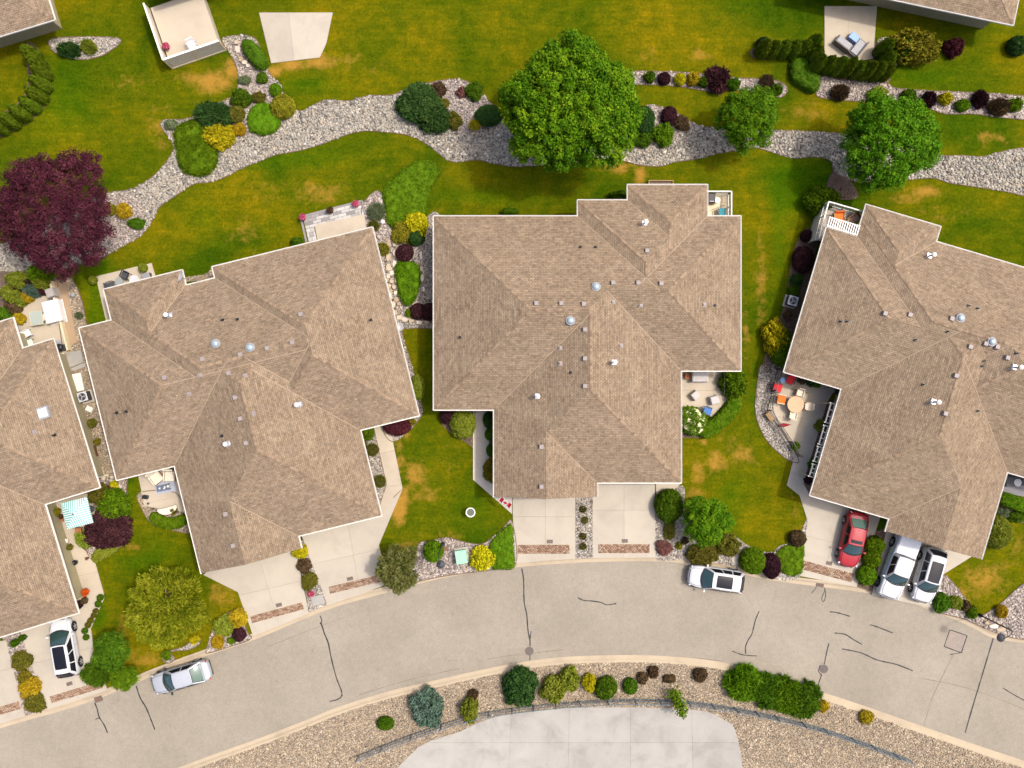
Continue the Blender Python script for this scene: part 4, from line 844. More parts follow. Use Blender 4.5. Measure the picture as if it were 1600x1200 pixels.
LM = {
 'green': leaf_mat('leaves_green', (.022, .060, .002), (.055, .120, .004), (.115, .195, .010)),
 'bright': leaf_mat('leaves_bright', (.036, .085, .001), (.085, .165, .003), (.165, .255, .010)),
 'dark': leaf_mat('leaves_dark', (0.016, 0.042, 0.0096), (0.032, 0.083, 0.0160), (0.072, 0.135, 0.0288)),
 'olive': leaf_mat('leaves_olive', (0.052, 0.054, 0.0052), (0.111, 0.108, 0.0117), (0.195, 0.168, 0.0260)),
 'lime': leaf_mat('leaves_lime', (0.090, 0.121, 0.0072), (0.180, 0.220, 0.0168), (0.300, 0.330, 0.0480)),
 'yellow': leaf_mat('leaves_yellow', (.14, .15, .003), (.38, .33, .006), (.62, .52, .015), .15),
 'gold': leaf_mat('leaves_gold', (.14, .10, .004), (.33, .22, .008), (.5, .36, .02), .15),
 'yolive': leaf_mat('leaves_yellow_olive', (0.084, 0.086, 0.0048), (0.180, 0.161, 0.0096), (0.312, 0.265, 0.0240)),
 'purple': leaf_mat('leaves_purple', (.018, .007, .010), (.040, .014, .018), (.085, .030, .035), .12),
 'plum': leaf_mat('leaves_plum', (.022, .005, .009), (.058, .012, .020), (.120, .032, .040), .12),
 'brown': leaf_mat('leaves_brown', (.035, .022, .012), (.075, .045, .022), (.13, .085, .04), .12),
 'blue': leaf_mat('leaves_blue', (0.042, 0.072, 0.0480), (0.090, 0.150, 0.1020), (0.168, 0.252, 0.1860)),
 'sage': leaf_mat('leaves_sage', (0.060, 0.084, 0.0360), (0.120, 0.156, 0.0720), (0.228, 0.252, 0.1320)),
 'maple': leaf_mat('leaves_maple', (.022, .062, .001), (.062, .135, .002), (.150, .225, .006), .15),
 'locust': leaf_mat('leaves_locust', (.024, .080, .001), (.058, .160, .003), (.115, .245, .008), .18),
 'feather': leaf_mat('leaves_feather', (.065, .095, .002), (.170, .190, .006), (.33, .32, .025), .2),
 'willow': leaf_mat('leaves_willow', (0.058, 0.072, 0.0130), (0.137, 0.150, 0.0364), (0.247, 0.254, 0.0910), .22),
 'flowerw': leaf_mat('petals_cream', (.38, .38, .17), (.60, .57, .34), (.75, .72, .55), .1), 'flowerr': leaf_mat('petals_red', (.25, .01, .04), (.45, .03, .09), (.6, .3, .3), .1),
 'floworange': leaf_mat('petals_orange', (.35, .05, .005), (.55, .11, .01), (.65, .2, .03), .1), 'pinkleaf': leaf_mat('leaves_pink_brown', (.10, .04, .03), (.19, .085, .065), (.28, .15, .11), .1)}
def shrub(kind, col, x, y, rx, ry=None, h=None, label='', cat='shrub', rz=None, name=None, blossom=None):
    """x, y: where the photo shows the middle of the plant; rx, ry: half widths in photo pixels"""
    ry = ry or rx; Rx, Ry = rx/S, ry/S; h = h or 1.25*min(Rx, Ry)+.1
    p = P(x, y, h*.55); big = 0 if max(Rx, Ry) < .45 else (1 if max(Rx, Ry) < .95 else 2)
    me = tpl(kind, big); o = bpy.data.objects.new(name or {'ball': 'clipped_shrub', 'cedar': 'cedar'}.get(kind, 'shrub'), me); C.objects.link(o)
    if not me.materials: me.materials.append(LM['green'])
    o.material_slots[0].link = 'OBJECT'; o.material_slots[0].material = LM[col]
    o.location = (p.x, p.y, 0); o.rotation_euler = (0, 0, random.uniform(0, 6.28) if (abs(Rx-Ry) < .12*max(Rx, Ry) and rz is None) else R(rz or 0)); o.scale = (Rx, Ry, h)
    tag(o, label, cat)
    if blossom:
        v, f = sphere_surface(18, 9, .1, 5); n = blossom[1]; pp, nn = sample(v, f, n); ok = pp[:, 2] > .35; pp, nn = pp[ok]*1.03, nn[ok]; q, ff = leaf_quads(pp, nn, blossom[2], blossom[2]*.95, .25, .5)
        link('blossoms', np_mesh('blossoms', q, ff, np.clip(RNG.normal(.5, .25, len(ff)), 0, 1)), LM[blossom[0]], o)
    return o
def mound(pts, h, col, label, cat='ground cover', name='ground_cover', dens=420, L=.12, W=.07, mode=None, smooth=True, edge=.25):
    z = h*.4; w_ = P2(pts, z); w_ = smooth_curve(w_, True, 3) if smooth else w_
    if poly_area(w_) < 0: w_ = w_[::-1]
    w_ = np.array(w_); c = w_.mean(0); n = len(w_); rings = [(1.0, 0.0), (.99, .45), (.94, .75), (.82, .93), (.6, 1.0), (.3, 1.03), (.02, 1.04)]; vs = []
    for f_, zz in rings:
        for q in w_-c: vs.append((q[0]*f_, q[1]*f_, zz*h*(1+RNG.normal(0, .035))))
    k = len(rings); fs = np.array([(j*n+i, j*n+(i+1) % n, (j+1)*n+(i+1) % n, (j+1)*n+i) for j in range(k-1) for i in range(n)]); vs = np.array(vs)
    area = abs(poly_area([tuple(q) for q in w_])); me = foliage(name, vs, fs, int(area*dens)+200, L, W, .7, .05, .4, .97, mode, 0.0, (max(12, int(area*(9 if mode else 16))), .24 if mode else .17, .08))
    o = link(name, me, LM[col], None, (c[0], c[1], 0)); return tag(o, label, cat)
def stroke(line, wd, h, col, label, name='hedge', cat='hedge', dens=420, L=.1, W=.065):
    z = h*.5; l_ = smooth_curve(P2(line, z), False, 4); c = np.mean(l_, 0); prof = [(-1, 0), (-1.02, .5), (-.9, .85), (-.5, 1), (0, 1.03), (.5, 1), (.9, .85), (1.02, .5), (1, 0)]; k = len(prof); vs = []; m = len(l_)
    offs = [offset_line(l_, -a*wd/S/2) for a, _ in prof]
    for i in range(m):
        t = i/(m-1); sh = min(1, math.sqrt(max(0.02, 1-abs(2*t-1)**6)))
        for j in range(k): q = np.array(l_[i])*(1-sh)+np.array(offs[j][i])*sh; vs.append((q[0]-c[0], q[1]-c[1], prof[j][1]*h*(1+RNG.normal(0, .03))*(.6+.4*sh)))
    fs = np.array([(i*k+j, (i+1)*k+j, (i+1)*k+j+1, i*k+j+1) for i in range(m-1) for j in range(k-1)])[:, ::-1]; vs = np.array(vs)
    p, nr = sample(vs, fs, 10)
    if nr[:, 2].mean() < 0: fs = fs[:, ::-1]
    ar = sum(math.dist(l_[i], l_[i+1]) for i in range(m-1))*(wd/S+2*h); me = foliage(name, vs, fs, int(ar*dens), L, W, .6, .04, .3, .96, clump=(max(20, int(ar*16)), .17, .04))
    o = link(name, me, LM[col], None, (c[0], c[1], 0)); return tag(o, label, cat)

def tree(name, x, y, rx, ry, h, col, label, nclump, per, L, W, mode=None, zc=.58, squash=.8, crown_base=.25, seed=1, inner=.35, cr=.5):
    """trunk, limbs and a crown of leaf clumps"""
    r = np.random.default_rng(seed); Rx, Ry = rx/S, ry/S; cz = h*zc; p = P(x, y, cz); Rx *= (CAM_H-cz)/CAM_H; Ry *= (CAM_H-cz)/CAM_H; rzz = h-cz
    t = thing(name, label, 'tree', (p.x, p.y, 0)); tr = .045*h**.9
    m = MB().tube((0, 0, -.1), (.05, .03, h*.35), tr, tr*.75, 12).tube((.05, .03, h*.35), (0, 0, h*.62), tr*.75, tr*.4, 10); m.build('trunk', BARK, t, smooth=True)
    # clump centres spread over a domed crown, denser towards the outside
    g = r.normal(0, 1, (nclump, 3)); g /= np.linalg.norm(g, axis=1, keepdims=True); g[:, 2] = np.where(g[:, 2] < -.35, -g[:, 2], g[:, 2]); rad = r.uniform(inner, 1, nclump)**.4
    a = np.arctan2(g[:, 1], g[:, 0]); wob = 1+.07*np.sin(3*a+seed)+.06*np.sin(5*a+2*seed)+.04*np.sin(8*a+seed*3)
    cs = np.stack([g[:, 0]*Rx*rad*.88*wob, g[:, 1]*Ry*rad*.88*wob, cz+g[:, 2]*np.where(g[:, 2] > 0, rzz, h*(zc-crown_base))*rad*.92], 1)
    for i in r.choice(nclump, min(9, nclump), replace=False):
        e = cs[i]*np.array([.75, .75, 1]); b = np.array([0, 0, h*r.uniform(.25, .5)]); mid = (b+e)/2+np.array([0, 0, .04*h]); MB().tube(b, mid, tr*.4, tr*.25, 7).tube(mid, e, tr*.25, tr*.06, 7).build('limb', BARK, t, smooth=True)
    N = nclump*per; ci = np.repeat(np.arange(nclump), per); d = r.normal(0, 1, (N, 3)); d /= np.linalg.norm(d, axis=1, keepdims=True); d[:, 2] = np.where(d[:, 2] < -.2, -d[:, 2]*.6, d[:, 2])
    csz = cr*r.uniform(.65, 1.3, nclump); pts = cs[ci]+d*csz[ci][:, None]*r.uniform(.55, 1.05, (N, 1))*np.array([1, 1, squash]); out = cs/np.array([Rx, Ry, 1]); out[:, 2] = .35; nr = d*1.0+out[ci]*.35; nr[:, 2] += .2
    if mode == 'spray':
        al = d*.4+out[ci]*1.1+RNG.normal(0, .3, (N, 3)); v, f = leaf_quads(pts, RNG.normal(0, 1, (N, 3))+np.array([0, 0, 1.2]), L, W, .3, 0, al)
    else: v, f = leaf_quads(pts, nr, L, W, .55, .3)
    tone = np.clip(r.normal(.5, .16, nclump), 0, 1); rnd = np.clip(tone[ci]+r.normal(0, .17, N), 0, 1)
    link('crown', np_mesh('crown', v, f, rnd), LM[col], t); return t
tree('maple_tree', 892, 170, 122, 114, 9.5, 'maple', 'very large round green maple beside the stone creek, biggest tree here', 950, 72, .20, .15, seed=3, inner=.35, cr=.46)
tree('locust_tree', 1167, 187, 51, 55, 5.6, 'locust', 'smaller round fresh green tree standing in the creek', 280, 62, .16, .10, seed=5, cr=.34)
tree('locust_tree', 1386, 224, 83, 82, 7.6, 'locust', 'broad fresh green tree over the creek, right of the smaller one', 560, 64, .18, .12, seed=8, cr=.40)
tree('plum_tree', 88, 332, 104, 112, 6.5, 'plum', 'dark purple-leaved plum tree at the left edge', 700, 68, .19, .08, seed=11, cr=.42, inner=.35)
tree('willow_tree', 262, 946, 69, 69, 5.2, 'feather', 'feathery yellow-green tree on the front lawn near the silver sedan', 330, 62, .30, .07, 'spray', seed=14, cr=.42)
tree('olive_tree', 623, 887, 36, 39, 3.2, 'willow', 'grey-green narrow-leaved small tree overhanging the kerb', 120, 60, .32, .08, 'spray', seed=17, cr=.34)
tree('round_tree', 1104, 813, 41, 41, 4.0, 'maple', 'globe-shaped green tree by the kerb, near the white street SUV', 200, 64, .15, .11, seed=20, cr=.36)
tree('round_tree', 175, 1016, 30, 32, 3.4, 'green', 'dense dark green small tree between white hatchback and silver sedan', 150, 66, .13, .09, seed=23, cr=.32)
tree('round_tree', 194, 1058, 24, 21, 2.4, 'bright', 'low lime-green tree right at the kerb behind the silver sedan', 120, 70, .10, .06, seed=26, cr=.26)
G = shrub
# --- creek bed and top left
mound([(272, 208), (285, 192), (303, 187), (318, 196), (330, 205), (328, 222), (340, 240), (335, 262), (318, 275), (295, 273), (280, 258), (276, 235)], .55, 'bright', 'bright green spreading juniper next to the yellow shrub in the creek', 'juniper', 'juniper', 520, .2, .05, 'spray')
mound([(388, 200), (388, 178), (398, 165), (412, 160), (428, 168), (440, 185), (432, 203), (415, 211), (398, 208)], .5, 'bright', 'round flat green cushion shrub beside the yellow-green ball', 'shrub', 'cushion_shrub', 600, .09, .05)
mound([(380, 64), (394, 64), (408, 78), (418, 94), (415, 106), (404, 108), (390, 95), (380, 80)], .9, 'green', 'dark green rounded hedge shrub beside the top concrete patio', 'shrub', 'shrub', 500)
G('loose', 'yellow', 343, 211, 20, 19, .9, 'brilliant yellow round shrub on the creek edge at the left'); G('loose', 'gold', 374, 202, 9, 9, .5, 'small orange-gold bush right of the brilliant yellow shrub'); G('spiky', 'dark', 335, 181, 24, 17, .8, 'dark green sprawling juniper above the brilliant yellow shrub')
G('loose', 'green', 376, 153, 14, 13, .8, 'green leafy bush at the upper end of the creek planting'); G('ball', 'olive', 369, 177, 12, 13, .8, 'brownish olive clipped ball above the small gold bush'); G('loose', 'olive', 404, 152, 9, 8, .5, 'small olive bush above the flat green cushion')
G('loose', 'green', 409, 122, 8, 8, .45, 'small green bush under the dark hedge shrub at the top'); G('loose', 'sage', 382, 125, 9, 6, .35, 'low grey-green plant on the edge of the dry lawn patch'); G('ball', 'bright', 430, 140, 10, 9, .65, 'small bright green clipped ball by the lawn edge'); G('ball', 'yolive', 441, 166, 18, 18, 1.1, 'large yellow-green clipped ball on the creek edge')
G('loose', 'sage', 266, 195, 9, 7, .4, 'small sage plant in the stone-edged loop'); G('spiky', 'lime', 138, 73, 9, 8, .6, 'pale spiky tuft in the grey bed at the top left'); G('spiky', 'dark', 108, 78, 13, 9, .7, 'dark juniper in the grey bed at the top left')
G('loose', 'yolive', 172, 326, 8, 9, .5, 'yellowish shrub half under the purple tree'); G('loose', 'gold', 193, 330, 11, 10, .6, 'yellow-orange shrub right of the purple tree'); G('loose', 'green', 213, 349, 11, 8, .5, 'small green mound near the creek end, below the yellow-orange shrub')
# --- upper left patio
G('loose', 'lime', 28, 437, 14, 12, 1.3, 'lime green lace-leaf maple at the left patio, upper one'); G('loose', 'lime', 16, 458, 11, 13, 1.1, 'lime green shrub at the far left of the patio planting'); G('loose', 'bright', 62, 428, 15, 13, 1.4, 'light green shrub tucked under the purple tree'); G('loose', 'lime', 66, 443, 12, 9, 1.2, 'lime green rounded shrub above the grey covered grill'); G('spiky', 'blue', 52, 454, 11, 8, .8, 'blue-grey spruce at the patio edge'); G('loose', 'brown', 24, 446, 9, 9, .9, 'bronze-leaved shrub among lime green ones')
G('loose', 'brown', 20, 480, 13, 10, .5, 'low bronze ground plant left of the patio'); G('loose', 'gold', 43, 464, 9, 8, .7, 'gold-green shrub at the patio corner'); G('loose', 'gold', 30, 498, 9, 8, .5, 'pink and gold flower clump at the roof corner', 'flowers', name='flower_clump'); G('loose', 'lime', 33, 471, 8, 7, .8, 'small lime shrub beside the pale patio curve'); G('loose', 'plum', 69, 454, 5, 6, .8, 'small red shrub beside the covered grill'); G('loose', 'purple', 48, 440, 6, 6, .8, 'small purple shrub between two lime ones'); G('loose', 'green', 5, 495, 11, 14, .7, 'green shrub at the left edge above the roof')
# --- between left-middle and middle houses
mound([(596, 300), (606, 288), (622, 270), (642, 256), (664, 251), (682, 256), (687, 267), (680, 284), (670, 300), (667, 322), (660, 335), (640, 342), (622, 352), (608, 354), (602, 335), (600, 315)], .45, 'bright', 'large green ground-cover mound running up to the creek lawn', 'ground cover', 'ground_cover', 520, .1, .06)
G('loose', 'yellow', 651, 350, 17, 15, .9, 'yellow variegated shrub at the foot of the green mound'); G('loose', 'yolive', 628, 363, 15, 14, .7, 'bronze and yellow shrub beside the variegated one'); G('ball', 'dark', 651, 371, 12, 12, .9, 'dark green box shrub below the yellow variegated one'); G('ball', 'purple', 632, 395, 14, 13, .8, 'dark purple barberry between the flat stones')
mound([(619, 412), (630, 408), (648, 410), (656, 425), (655, 450), (648, 468), (636, 478), (626, 466), (620, 440)], .55, 'bright', 'bright green juniper patch below the purple barberry', 'juniper', 'juniper', 520, .18, .05, 'spray')
G('ball', 'purple', 653, 486, 12, 12, .8, 'dark purple barberry, left of the pair at the gap'); G('ball', 'purple', 670, 487, 13, 14, .8, 'dark purple barberry tight against the middle house'); G('loose', 'bright', 641, 489, 7, 7, .4, 'small bright plant at the stone corner'); G('ball', 'lime', 652, 605, 12, 19, 1.0, 'lime green clipped ball peeking from under the tilted eave'); G('grass', 'sage', 588, 330, 12, 13, .7, 'pale ornamental grass beside the paver terrace'); G('grass', 'olive', 584, 352, 8, 7, .6, 'dark grass tuft at the roof corner'); G('grass', 'yolive', 598, 389, 10, 9, .5, 'yellowish grass tuft along the tilted eave'); G('loose', 'green', 463, 378, 9, 6, .5, 'small green bush at the terrace edge under the eave')
G('ball', 'bright', 797, 330, 13, 6, .9, 'bright green shrub peeping out above the middle roof'); G('loose', 'green', 967, 306, 12, 8, .9, 'green shrub in the roof corner below the big maple')
# --- island in the creek
G('loose', 'dark', 655, 162, 30, 25, 1.2, 'large dark green juniper in the creek, upper half', 'juniper', 0, 'juniper'); G('loose', 'dark', 678, 183, 24, 20, 1.1, 'dark green juniper overlapping the larger one', 'juniper', 0, 'juniper')
G('loose', 'brown', 685, 140, 11, 10, .6, 'olive-brown bush at the top of the creek island'); G('loose', 'green', 741, 142, 11, 13, .7, 'green bush on the island near the big maple'); G('ball', 'dark', 763, 180, 20, 16, .9, 'dark green rounded shrub left of the big maple'); G('loose', 'olive', 709, 188, 11, 12, .7, 'olive shrub right of the dark junipers'); G('grass', 'yellow', 742, 195, 8, 8, .5, 'spiky yellow tuft on the island'); G('grass', 'yolive', 695, 161, 7, 6, .4, 'small yellow-green tuft beside the dark junipers'); G('loose', 'pinkleaf', 721, 144, 8, 7, .4, 'small reddish plant on the island gravel')
G('ball', 'dark', 1007, 188, 16, 22, 1.3, 'tall dark green shrub tucked against the big maple'); G('ball', 'purple', 1046, 180, 12, 14, .9, 'maroon clipped ball right of the big maple'); G('loose', 'green', 1003, 217, 15, 11, .8, 'green shrub at the lower right of the big maple'); G('loose', 'bright', 1037, 210, 14, 16, .9, 'bright green leafy shrub below the maroon ball'); G('loose', 'brown', 1065, 192, 10, 11, .6, 'reddish green bush at the creek edge right of the maroon ball')
# --- strip beds at the top
for a in ((1015, 120, 8, 8, 'green', 'small green shrub at the maple end of the strip bed', 'loose'), (1038, 122, 10, 9, 'purple', 'dark purple shrub next to two yellow ones', 'ball'), (1063, 123, 9, 9, 'yellow', 'bright yellow bush, left of the two in the strip bed', 'ball'), (1084, 123, 9, 9, 'gold', 'golden bush, right of the two in the strip bed', 'loose'), (1099, 128, 8, 7, 'green', 'small green bush between gold and dark purple ones', 'loose'), (1121, 124, 16, 15, 'purple', 'large dark purple spreading bush in the strip bed', 'spiky'), (1146, 131, 10, 8, 'green', 'green bush right of the large purple spreading one', 'loose'),
          (1199, 128, 11, 10, 'brown', 'brown feathery bush at the end of the strip bed', 'grass'), (1213, 140, 9, 8, 'green', 'small dark green plant in the rounded bed end', 'loose'), (1313, 144, 11, 9, 'brown', 'dark brown bush in the stones below the cedar hedge', 'spiky'), (1372, 147, 13, 10, 'lime', 'yellow-green bush at the top of the broad creek tree', 'loose'), (1420, 150, 11, 9, 'green', 'green bush at the upper right of the broad creek tree', 'loose'), (1450, 157, 10, 9, 'purple', 'dark bush, first one left of the yellow one in the right bed', 'spiky'),
          (1478, 154, 9, 8, 'yellow', 'small yellow bush in the right strip bed', 'loose'), (1505, 164, 11, 9, 'bright', 'green mound just right of the small yellow bush', 'ball'), (1532, 155, 10, 9, 'purple', 'blue-purple bush in the right strip bed', 'spiky'), (1561, 167, 12, 10, 'brown', 'dark brown bush in the right strip bed', 'spiky'), (1586, 163, 11, 9, 'bright', 'green mound nearest the right edge in the strip bed', 'loose')):
    G(a[6], a[4], a[0], a[1], a[2], a[3], .75, a[5])
mound([(1238, 92), (1256, 90), (1268, 112), (1280, 122), (1279, 138), (1270, 146), (1254, 137), (1238, 126), (1234, 110)], .8, 'green', 'low green spreading shrub at the corner of the cedar hedge', 'shrub', 'shrub', 420)
G('loose', 'yolive', 1430, 72, 34, 22, 1.8, 'big yellowish-green mixed shrub at the top right'); G('loose', 'green', 1412, 78, 14, 16, 1.4, 'green shrub against the cedar hedge end'); G('loose', 'plum', 1491, 74, 12, 13, 1.0, 'purple-red shrub at the top right'); G('ball', 'dark', 1592, 70, 15, 14, 1.2, 'dark green ball in the upper right corner'); G('ball', 'dark', 1193, 66, 10, 8, 1.0, 'dark round shrub at the top beside the cedar row')
ced = [(1187, 84), (1203, 84), (1219, 84), (1235, 84), (1250, 83)]; ced2 = [(1262, 78), (1266, 94), (1270, 108)]; ced3 = [(1286, 110), (1301, 112), (1316, 114), (1331, 116), (1346, 118), (1361, 119), (1375, 120)]; ced4 = [(1372, 84), (1377, 102)]
ced5 = [(60, 92), (70, 106), (75, 122), (75, 139), (69, 155), (58, 170), (44, 183), (28, 194), (10, 203), (-8, 210)]
ORD = ['first', 'second', 'third', 'fourth', 'fifth', 'sixth', 'seventh', 'eighth', 'ninth', 'tenth']
def cedar(q, h, lab, grp):
    p = P(*q); me = tpl('cedar', 1); o = bpy.data.objects.new('cedar', me); C.objects.link(o)
    if not me.materials: me.materials.append(LM['green'])
    o.material_slots[0].link = 'OBJECT'; o.material_slots[0].material = CEDM; o.location = p; o.scale = (.52, .52, h*random.uniform(.92, 1.08)); o.rotation_euler = (0, 0, random.uniform(0, 6)); tag(o, lab, 'cedar', grp)
CEDM = leaf_mat('leaves_cedar', (.055, .095, .003), (.105, .160, .006), (.180, .235, .015))
for i, q in enumerate(ced): cedar(q, 2.2, ORD[i]+' cedar from the left in the short upper hedge row, top right', 'upper cedar hedge')
for i, q in enumerate(ced2): cedar(q, 2.4, ORD[i]+' cedar from the top in the left return of the patio hedge', 'left return of the cedar hedge')
for i, q in enumerate(ced3): cedar(q, 2.4, ORD[i]+' cedar from the left in the long hedge screening the top right patio', 'long cedar hedge')
for i, q in enumerate(ced4): cedar(q, 2.4, ORD[i]+' cedar from the top in the right return of the patio hedge', 'right return of the cedar hedge')
for i, q in enumerate(ced5): cedar(q, 2.2, ORD[i]+' cedar from the top in the curved hedge, upper left', 'curved cedar hedge')
# --- right house west side
G('loose', 'bright', 1285, 315, 21, 22, 1.5, 'glossy green round shrub beside the railed balcony on the right'); G('ball', 'purple', 1261, 368, 9, 9, .8, 'small dark purple shrub below the balcony'); G('ball', 'purple', 1256, 405, 16, 20, 1.1, 'large blackish purple shrub along the right house wall'); G('ball', 'dark', 1245, 437, 10, 9, .7, 'very dark shrub above the boxy green one'); G('ball', 'green', 1241, 454, 9, 9, .7, 'boxy green shrub above the air conditioner'); G('loose', 'yellow', 1213, 528, 17, 24, 1.2, 'yellow-leaved laurel at the right house, sunny side'); G('loose', 'bright', 1224, 545, 17, 24, 1.2, 'green laurel against the right house wall')
# --- middle house south-east
G('loose', 'bright', 1146, 598, 19, 20, 1.3, 'lush bright green shrub at the outer corner of the furniture patio')
stroke([(1150, 618), (1146, 634), (1132, 652), (1112, 668), (1094, 680)], 22, .75, 'bright', 'curved clipped green hedge around the furniture patio'); G('loose', 'bright', 1083, 658, 18, 20, 1.0, 'hydrangea covered in cream blossoms beside the middle house', 'hydrangea', None, 'hydrangea', ('flowerw', 1000, .2))
G('ball', 'green', 1046, 791, 21, 25, 1.5, 'tall clipped green ball casting shade on the driveway'); G('loose', 'olive', 1098, 867, 21, 15, .9, 'olive shrub behind the nose of the street SUV'); G('loose', 'olive', 1138, 853, 17, 14, .9, 'olive-green shrub right of the globe tree'); G('ball', 'bright', 1177, 877, 19, 20, 1.2, 'bright green clipped ball at the kerb behind the street SUV'); G('ball', 'purple', 1206, 885, 14, 19, 1.1, 'purple shrub right of the bright kerbside ball'); G('ball', 'brown', 1247, 842, 13, 12, .9, 'brown-maroon ball where the footpath meets the driveway')
mound([(1212, 868), (1228, 852), (1244, 852), (1257, 850), (1256, 870), (1250, 898), (1222, 896)], .3, 'bright', 'bright green ground cover beside the red car driveway', 'ground cover', 'ground_cover', 520, .09, .06)
G('loose', 'pinkleaf', 1038, 856, 11, 10, .5, 'pinkish brown low shrub by the driveway'); G('loose', 'olive', 1046, 829, 8, 13, .4, 'dark oblong plant clump between driveway and globe tree'); G('loose', 'yolive', 1061, 853, 5, 5, .3, 'tiny yellow tuft left of the globe tree'); G('loose', 'brown', 1071, 845, 5, 5, .4, 'tiny brown tuft touching the globe tree')
for i, (a, b) in enumerate(((911, 796), (914, 813), (911, 838), (911, 854))): G('grass', 'olive', a, b, 5, 5, .3, ['first', 'second', 'third', 'fourth'][i]+' small tuft counting down the stone strip between the middle driveways', 'tuft', name='grass_tuft')
# --- middle house west side
G('ball', 'lime', 723, 662, 19, 23, 1.3, 'big lime green ball left of the middle house'); G('ball', 'purple', 699, 650, 12, 12, .9, 'dark reddish shrub under the eave beside the big lime ball'); G('ball', 'dark', 764, 656, 9, 13, .9, 'dark green shrub at the top of the entry path'); G('ball', 'green', 767, 679, 9, 10, .7, 'round green shrub, upper of two equal ones on the entry path'); G('ball', 'green', 768, 704, 8, 10, .7, 'round green shrub, lower of two equal ones on the entry path'); G('loose', 'yolive', 767, 735, 10, 17, .8, 'yellowish shrub at the bend of the entry path')
G('ball', 'bright', 677, 862, 16, 15, 1.1, 'green clipped ball under the street lamp'); G('loose', 'yellow', 753, 873, 16, 17, .9, 'bright yellow round shrub beside the mint transformer box')
mound([(766, 848), (780, 832), (800, 818), (802, 850), (803, 886), (785, 889), (770, 889), (764, 870)], .3, 'bright', 'bright green ground cover between yellow shrub and driveway', 'ground cover', 'ground_cover', 560, .09, .06)
# --- left-middle house front
G('loose', 'bright', 574, 677, 10, 9, .6, 'green bush at the head of the footpath by the tilted house'); G('grass', 'olive', 582, 703, 9, 9, .5, 'upper of two grass tufts beside the footpath'); G('grass', 'olive', 593, 752, 9, 9, .5, 'lower of two grass tufts beside the footpath'); G('ball', 'plum', 620, 666, 21, 14, .9, 'dark maroon shrub at the head of the footpath'); G('loose', 'yolive', 643, 660, 6, 5, .3, 'tiny yellowish plant beside the dark maroon shrub')
G('loose', 'yellow', 469, 862, 10, 10, .6, 'yellow-green bush at the garage corner'); G('loose', 'brown', 475, 884, 10, 10, .5, 'brownish bush, upper one in the stone strip between tilted driveways'); G('loose', 'olive', 483, 908, 12, 11, .5, 'olive-brown bush, lower one in the stone strip between tilted driveways'); G('loose', 'flowerr', 485, 928, 5, 4, .3, 'small red-flowering plant above the white lid', 'flowers', name='flower_clump')
G('loose', 'gold', 372, 966, 12, 13, .6, 'golden shrub beside the left tilted driveway'); G('loose', 'lime', 350, 978, 15, 14, .6, 'yellow-green shrub left of the golden one by the kerb'); G('ball', 'purple', 373, 992, 11, 10, .7, 'purple ball at the kerb corner of the tilted driveway'); G('loose', 'gold', 340, 1003, 9, 10, .4, 'orange-green low plant at the kerb'); G('loose', 'bright', 361, 1001, 6, 5, .3, 'small bright green plant left of the purple kerb ball'); G('loose', 'yellow', 303, 1000, 7, 6, .4, 'small yellow shrub under the feathery tree'); G('loose', 'bright', 259, 1024, 7, 7, .4, 'small green plant in the stone ring near the silver sedan')
# --- left house drive
for a in ((22, 1005, 6, 5, 'green', 'small green plant at the top of the left stone strip'), (34, 997, 5, 4, 'green', 'tiny plant at the garage corner of the left house'), (33, 1033, 14, 13, 'olive', 'olive shrub, upper large one in the left stone strip'), (38, 1059, 10, 9, 'yolive', 'yellow-olive shrub in the middle of the left stone strip'), (46, 1075, 15, 14, 'gold', 'gold-green shrub, middle of the left stone strip'), (54, 1098, 14, 13, 'olive', 'olive shrub nearest the kerb in the left stone strip')): G('loose', a[4], a[0], a[1], a[2], a[3], .6, a[5])
ordn = ['first', 'second', 'third', 'fourth', 'fifth', 'sixth', 'seventh', 'eighth']
for i, (a, b, r_) in enumerate(((134, 996, 4.5), (132, 986, 4.5), (137, 977, 4.5), (141, 970, 4.5), (146, 962, 4), (149, 955, 4), (153, 944, 5), (156, 934, 5))): G('ball', 'olive' if 1 < i < 6 else 'green', a, b, r_, r_, .4, ordn[i]+' small ball, counted from the white hatchback, edging the left footpath')
G('spiky', 'green', 150, 1051, 19, 16, .7, 'spreading juniper beside the white hatchback rear'); G('loose', 'bright', 176, 789, 22, 20, 1.5, 'green bushy shrub above the dark purple maple by the striped parasol'); G('loose', 'purple', 167, 828, 30, 26, 1.6, 'dark purple dome-shaped maple beside the striped parasol', 'shrub', None, 'purple_maple'); G('loose', 'lime', 133, 842, 12, 13, .9, 'bright green fern-like shrub below the striped parasol'); G('loose', 'olive', 156, 774, 17, 15, 1.2, 'olive-brown shrub at the corner of the left roof'); G('loose', 'yellow', 178, 758, 6, 6, .4, 'small lime-yellow plant between the two left roofs'); G('loose', 'brown', 170, 768, 9, 8, .6, 'bronze plant at the left roof corner')
mound([(142, 872), (150, 858), (172, 854), (186, 850), (178, 864), (160, 872), (148, 880)], .2, 'lime', 'low yellow-green ground cover below the dark purple maple', 'ground cover', 'ground_cover', 420)
stroke([(236, 803), (246, 812), (262, 818), (278, 816), (292, 808)], 17, .6, 'bright', 'curved clipped green hedge below the left-middle patio')
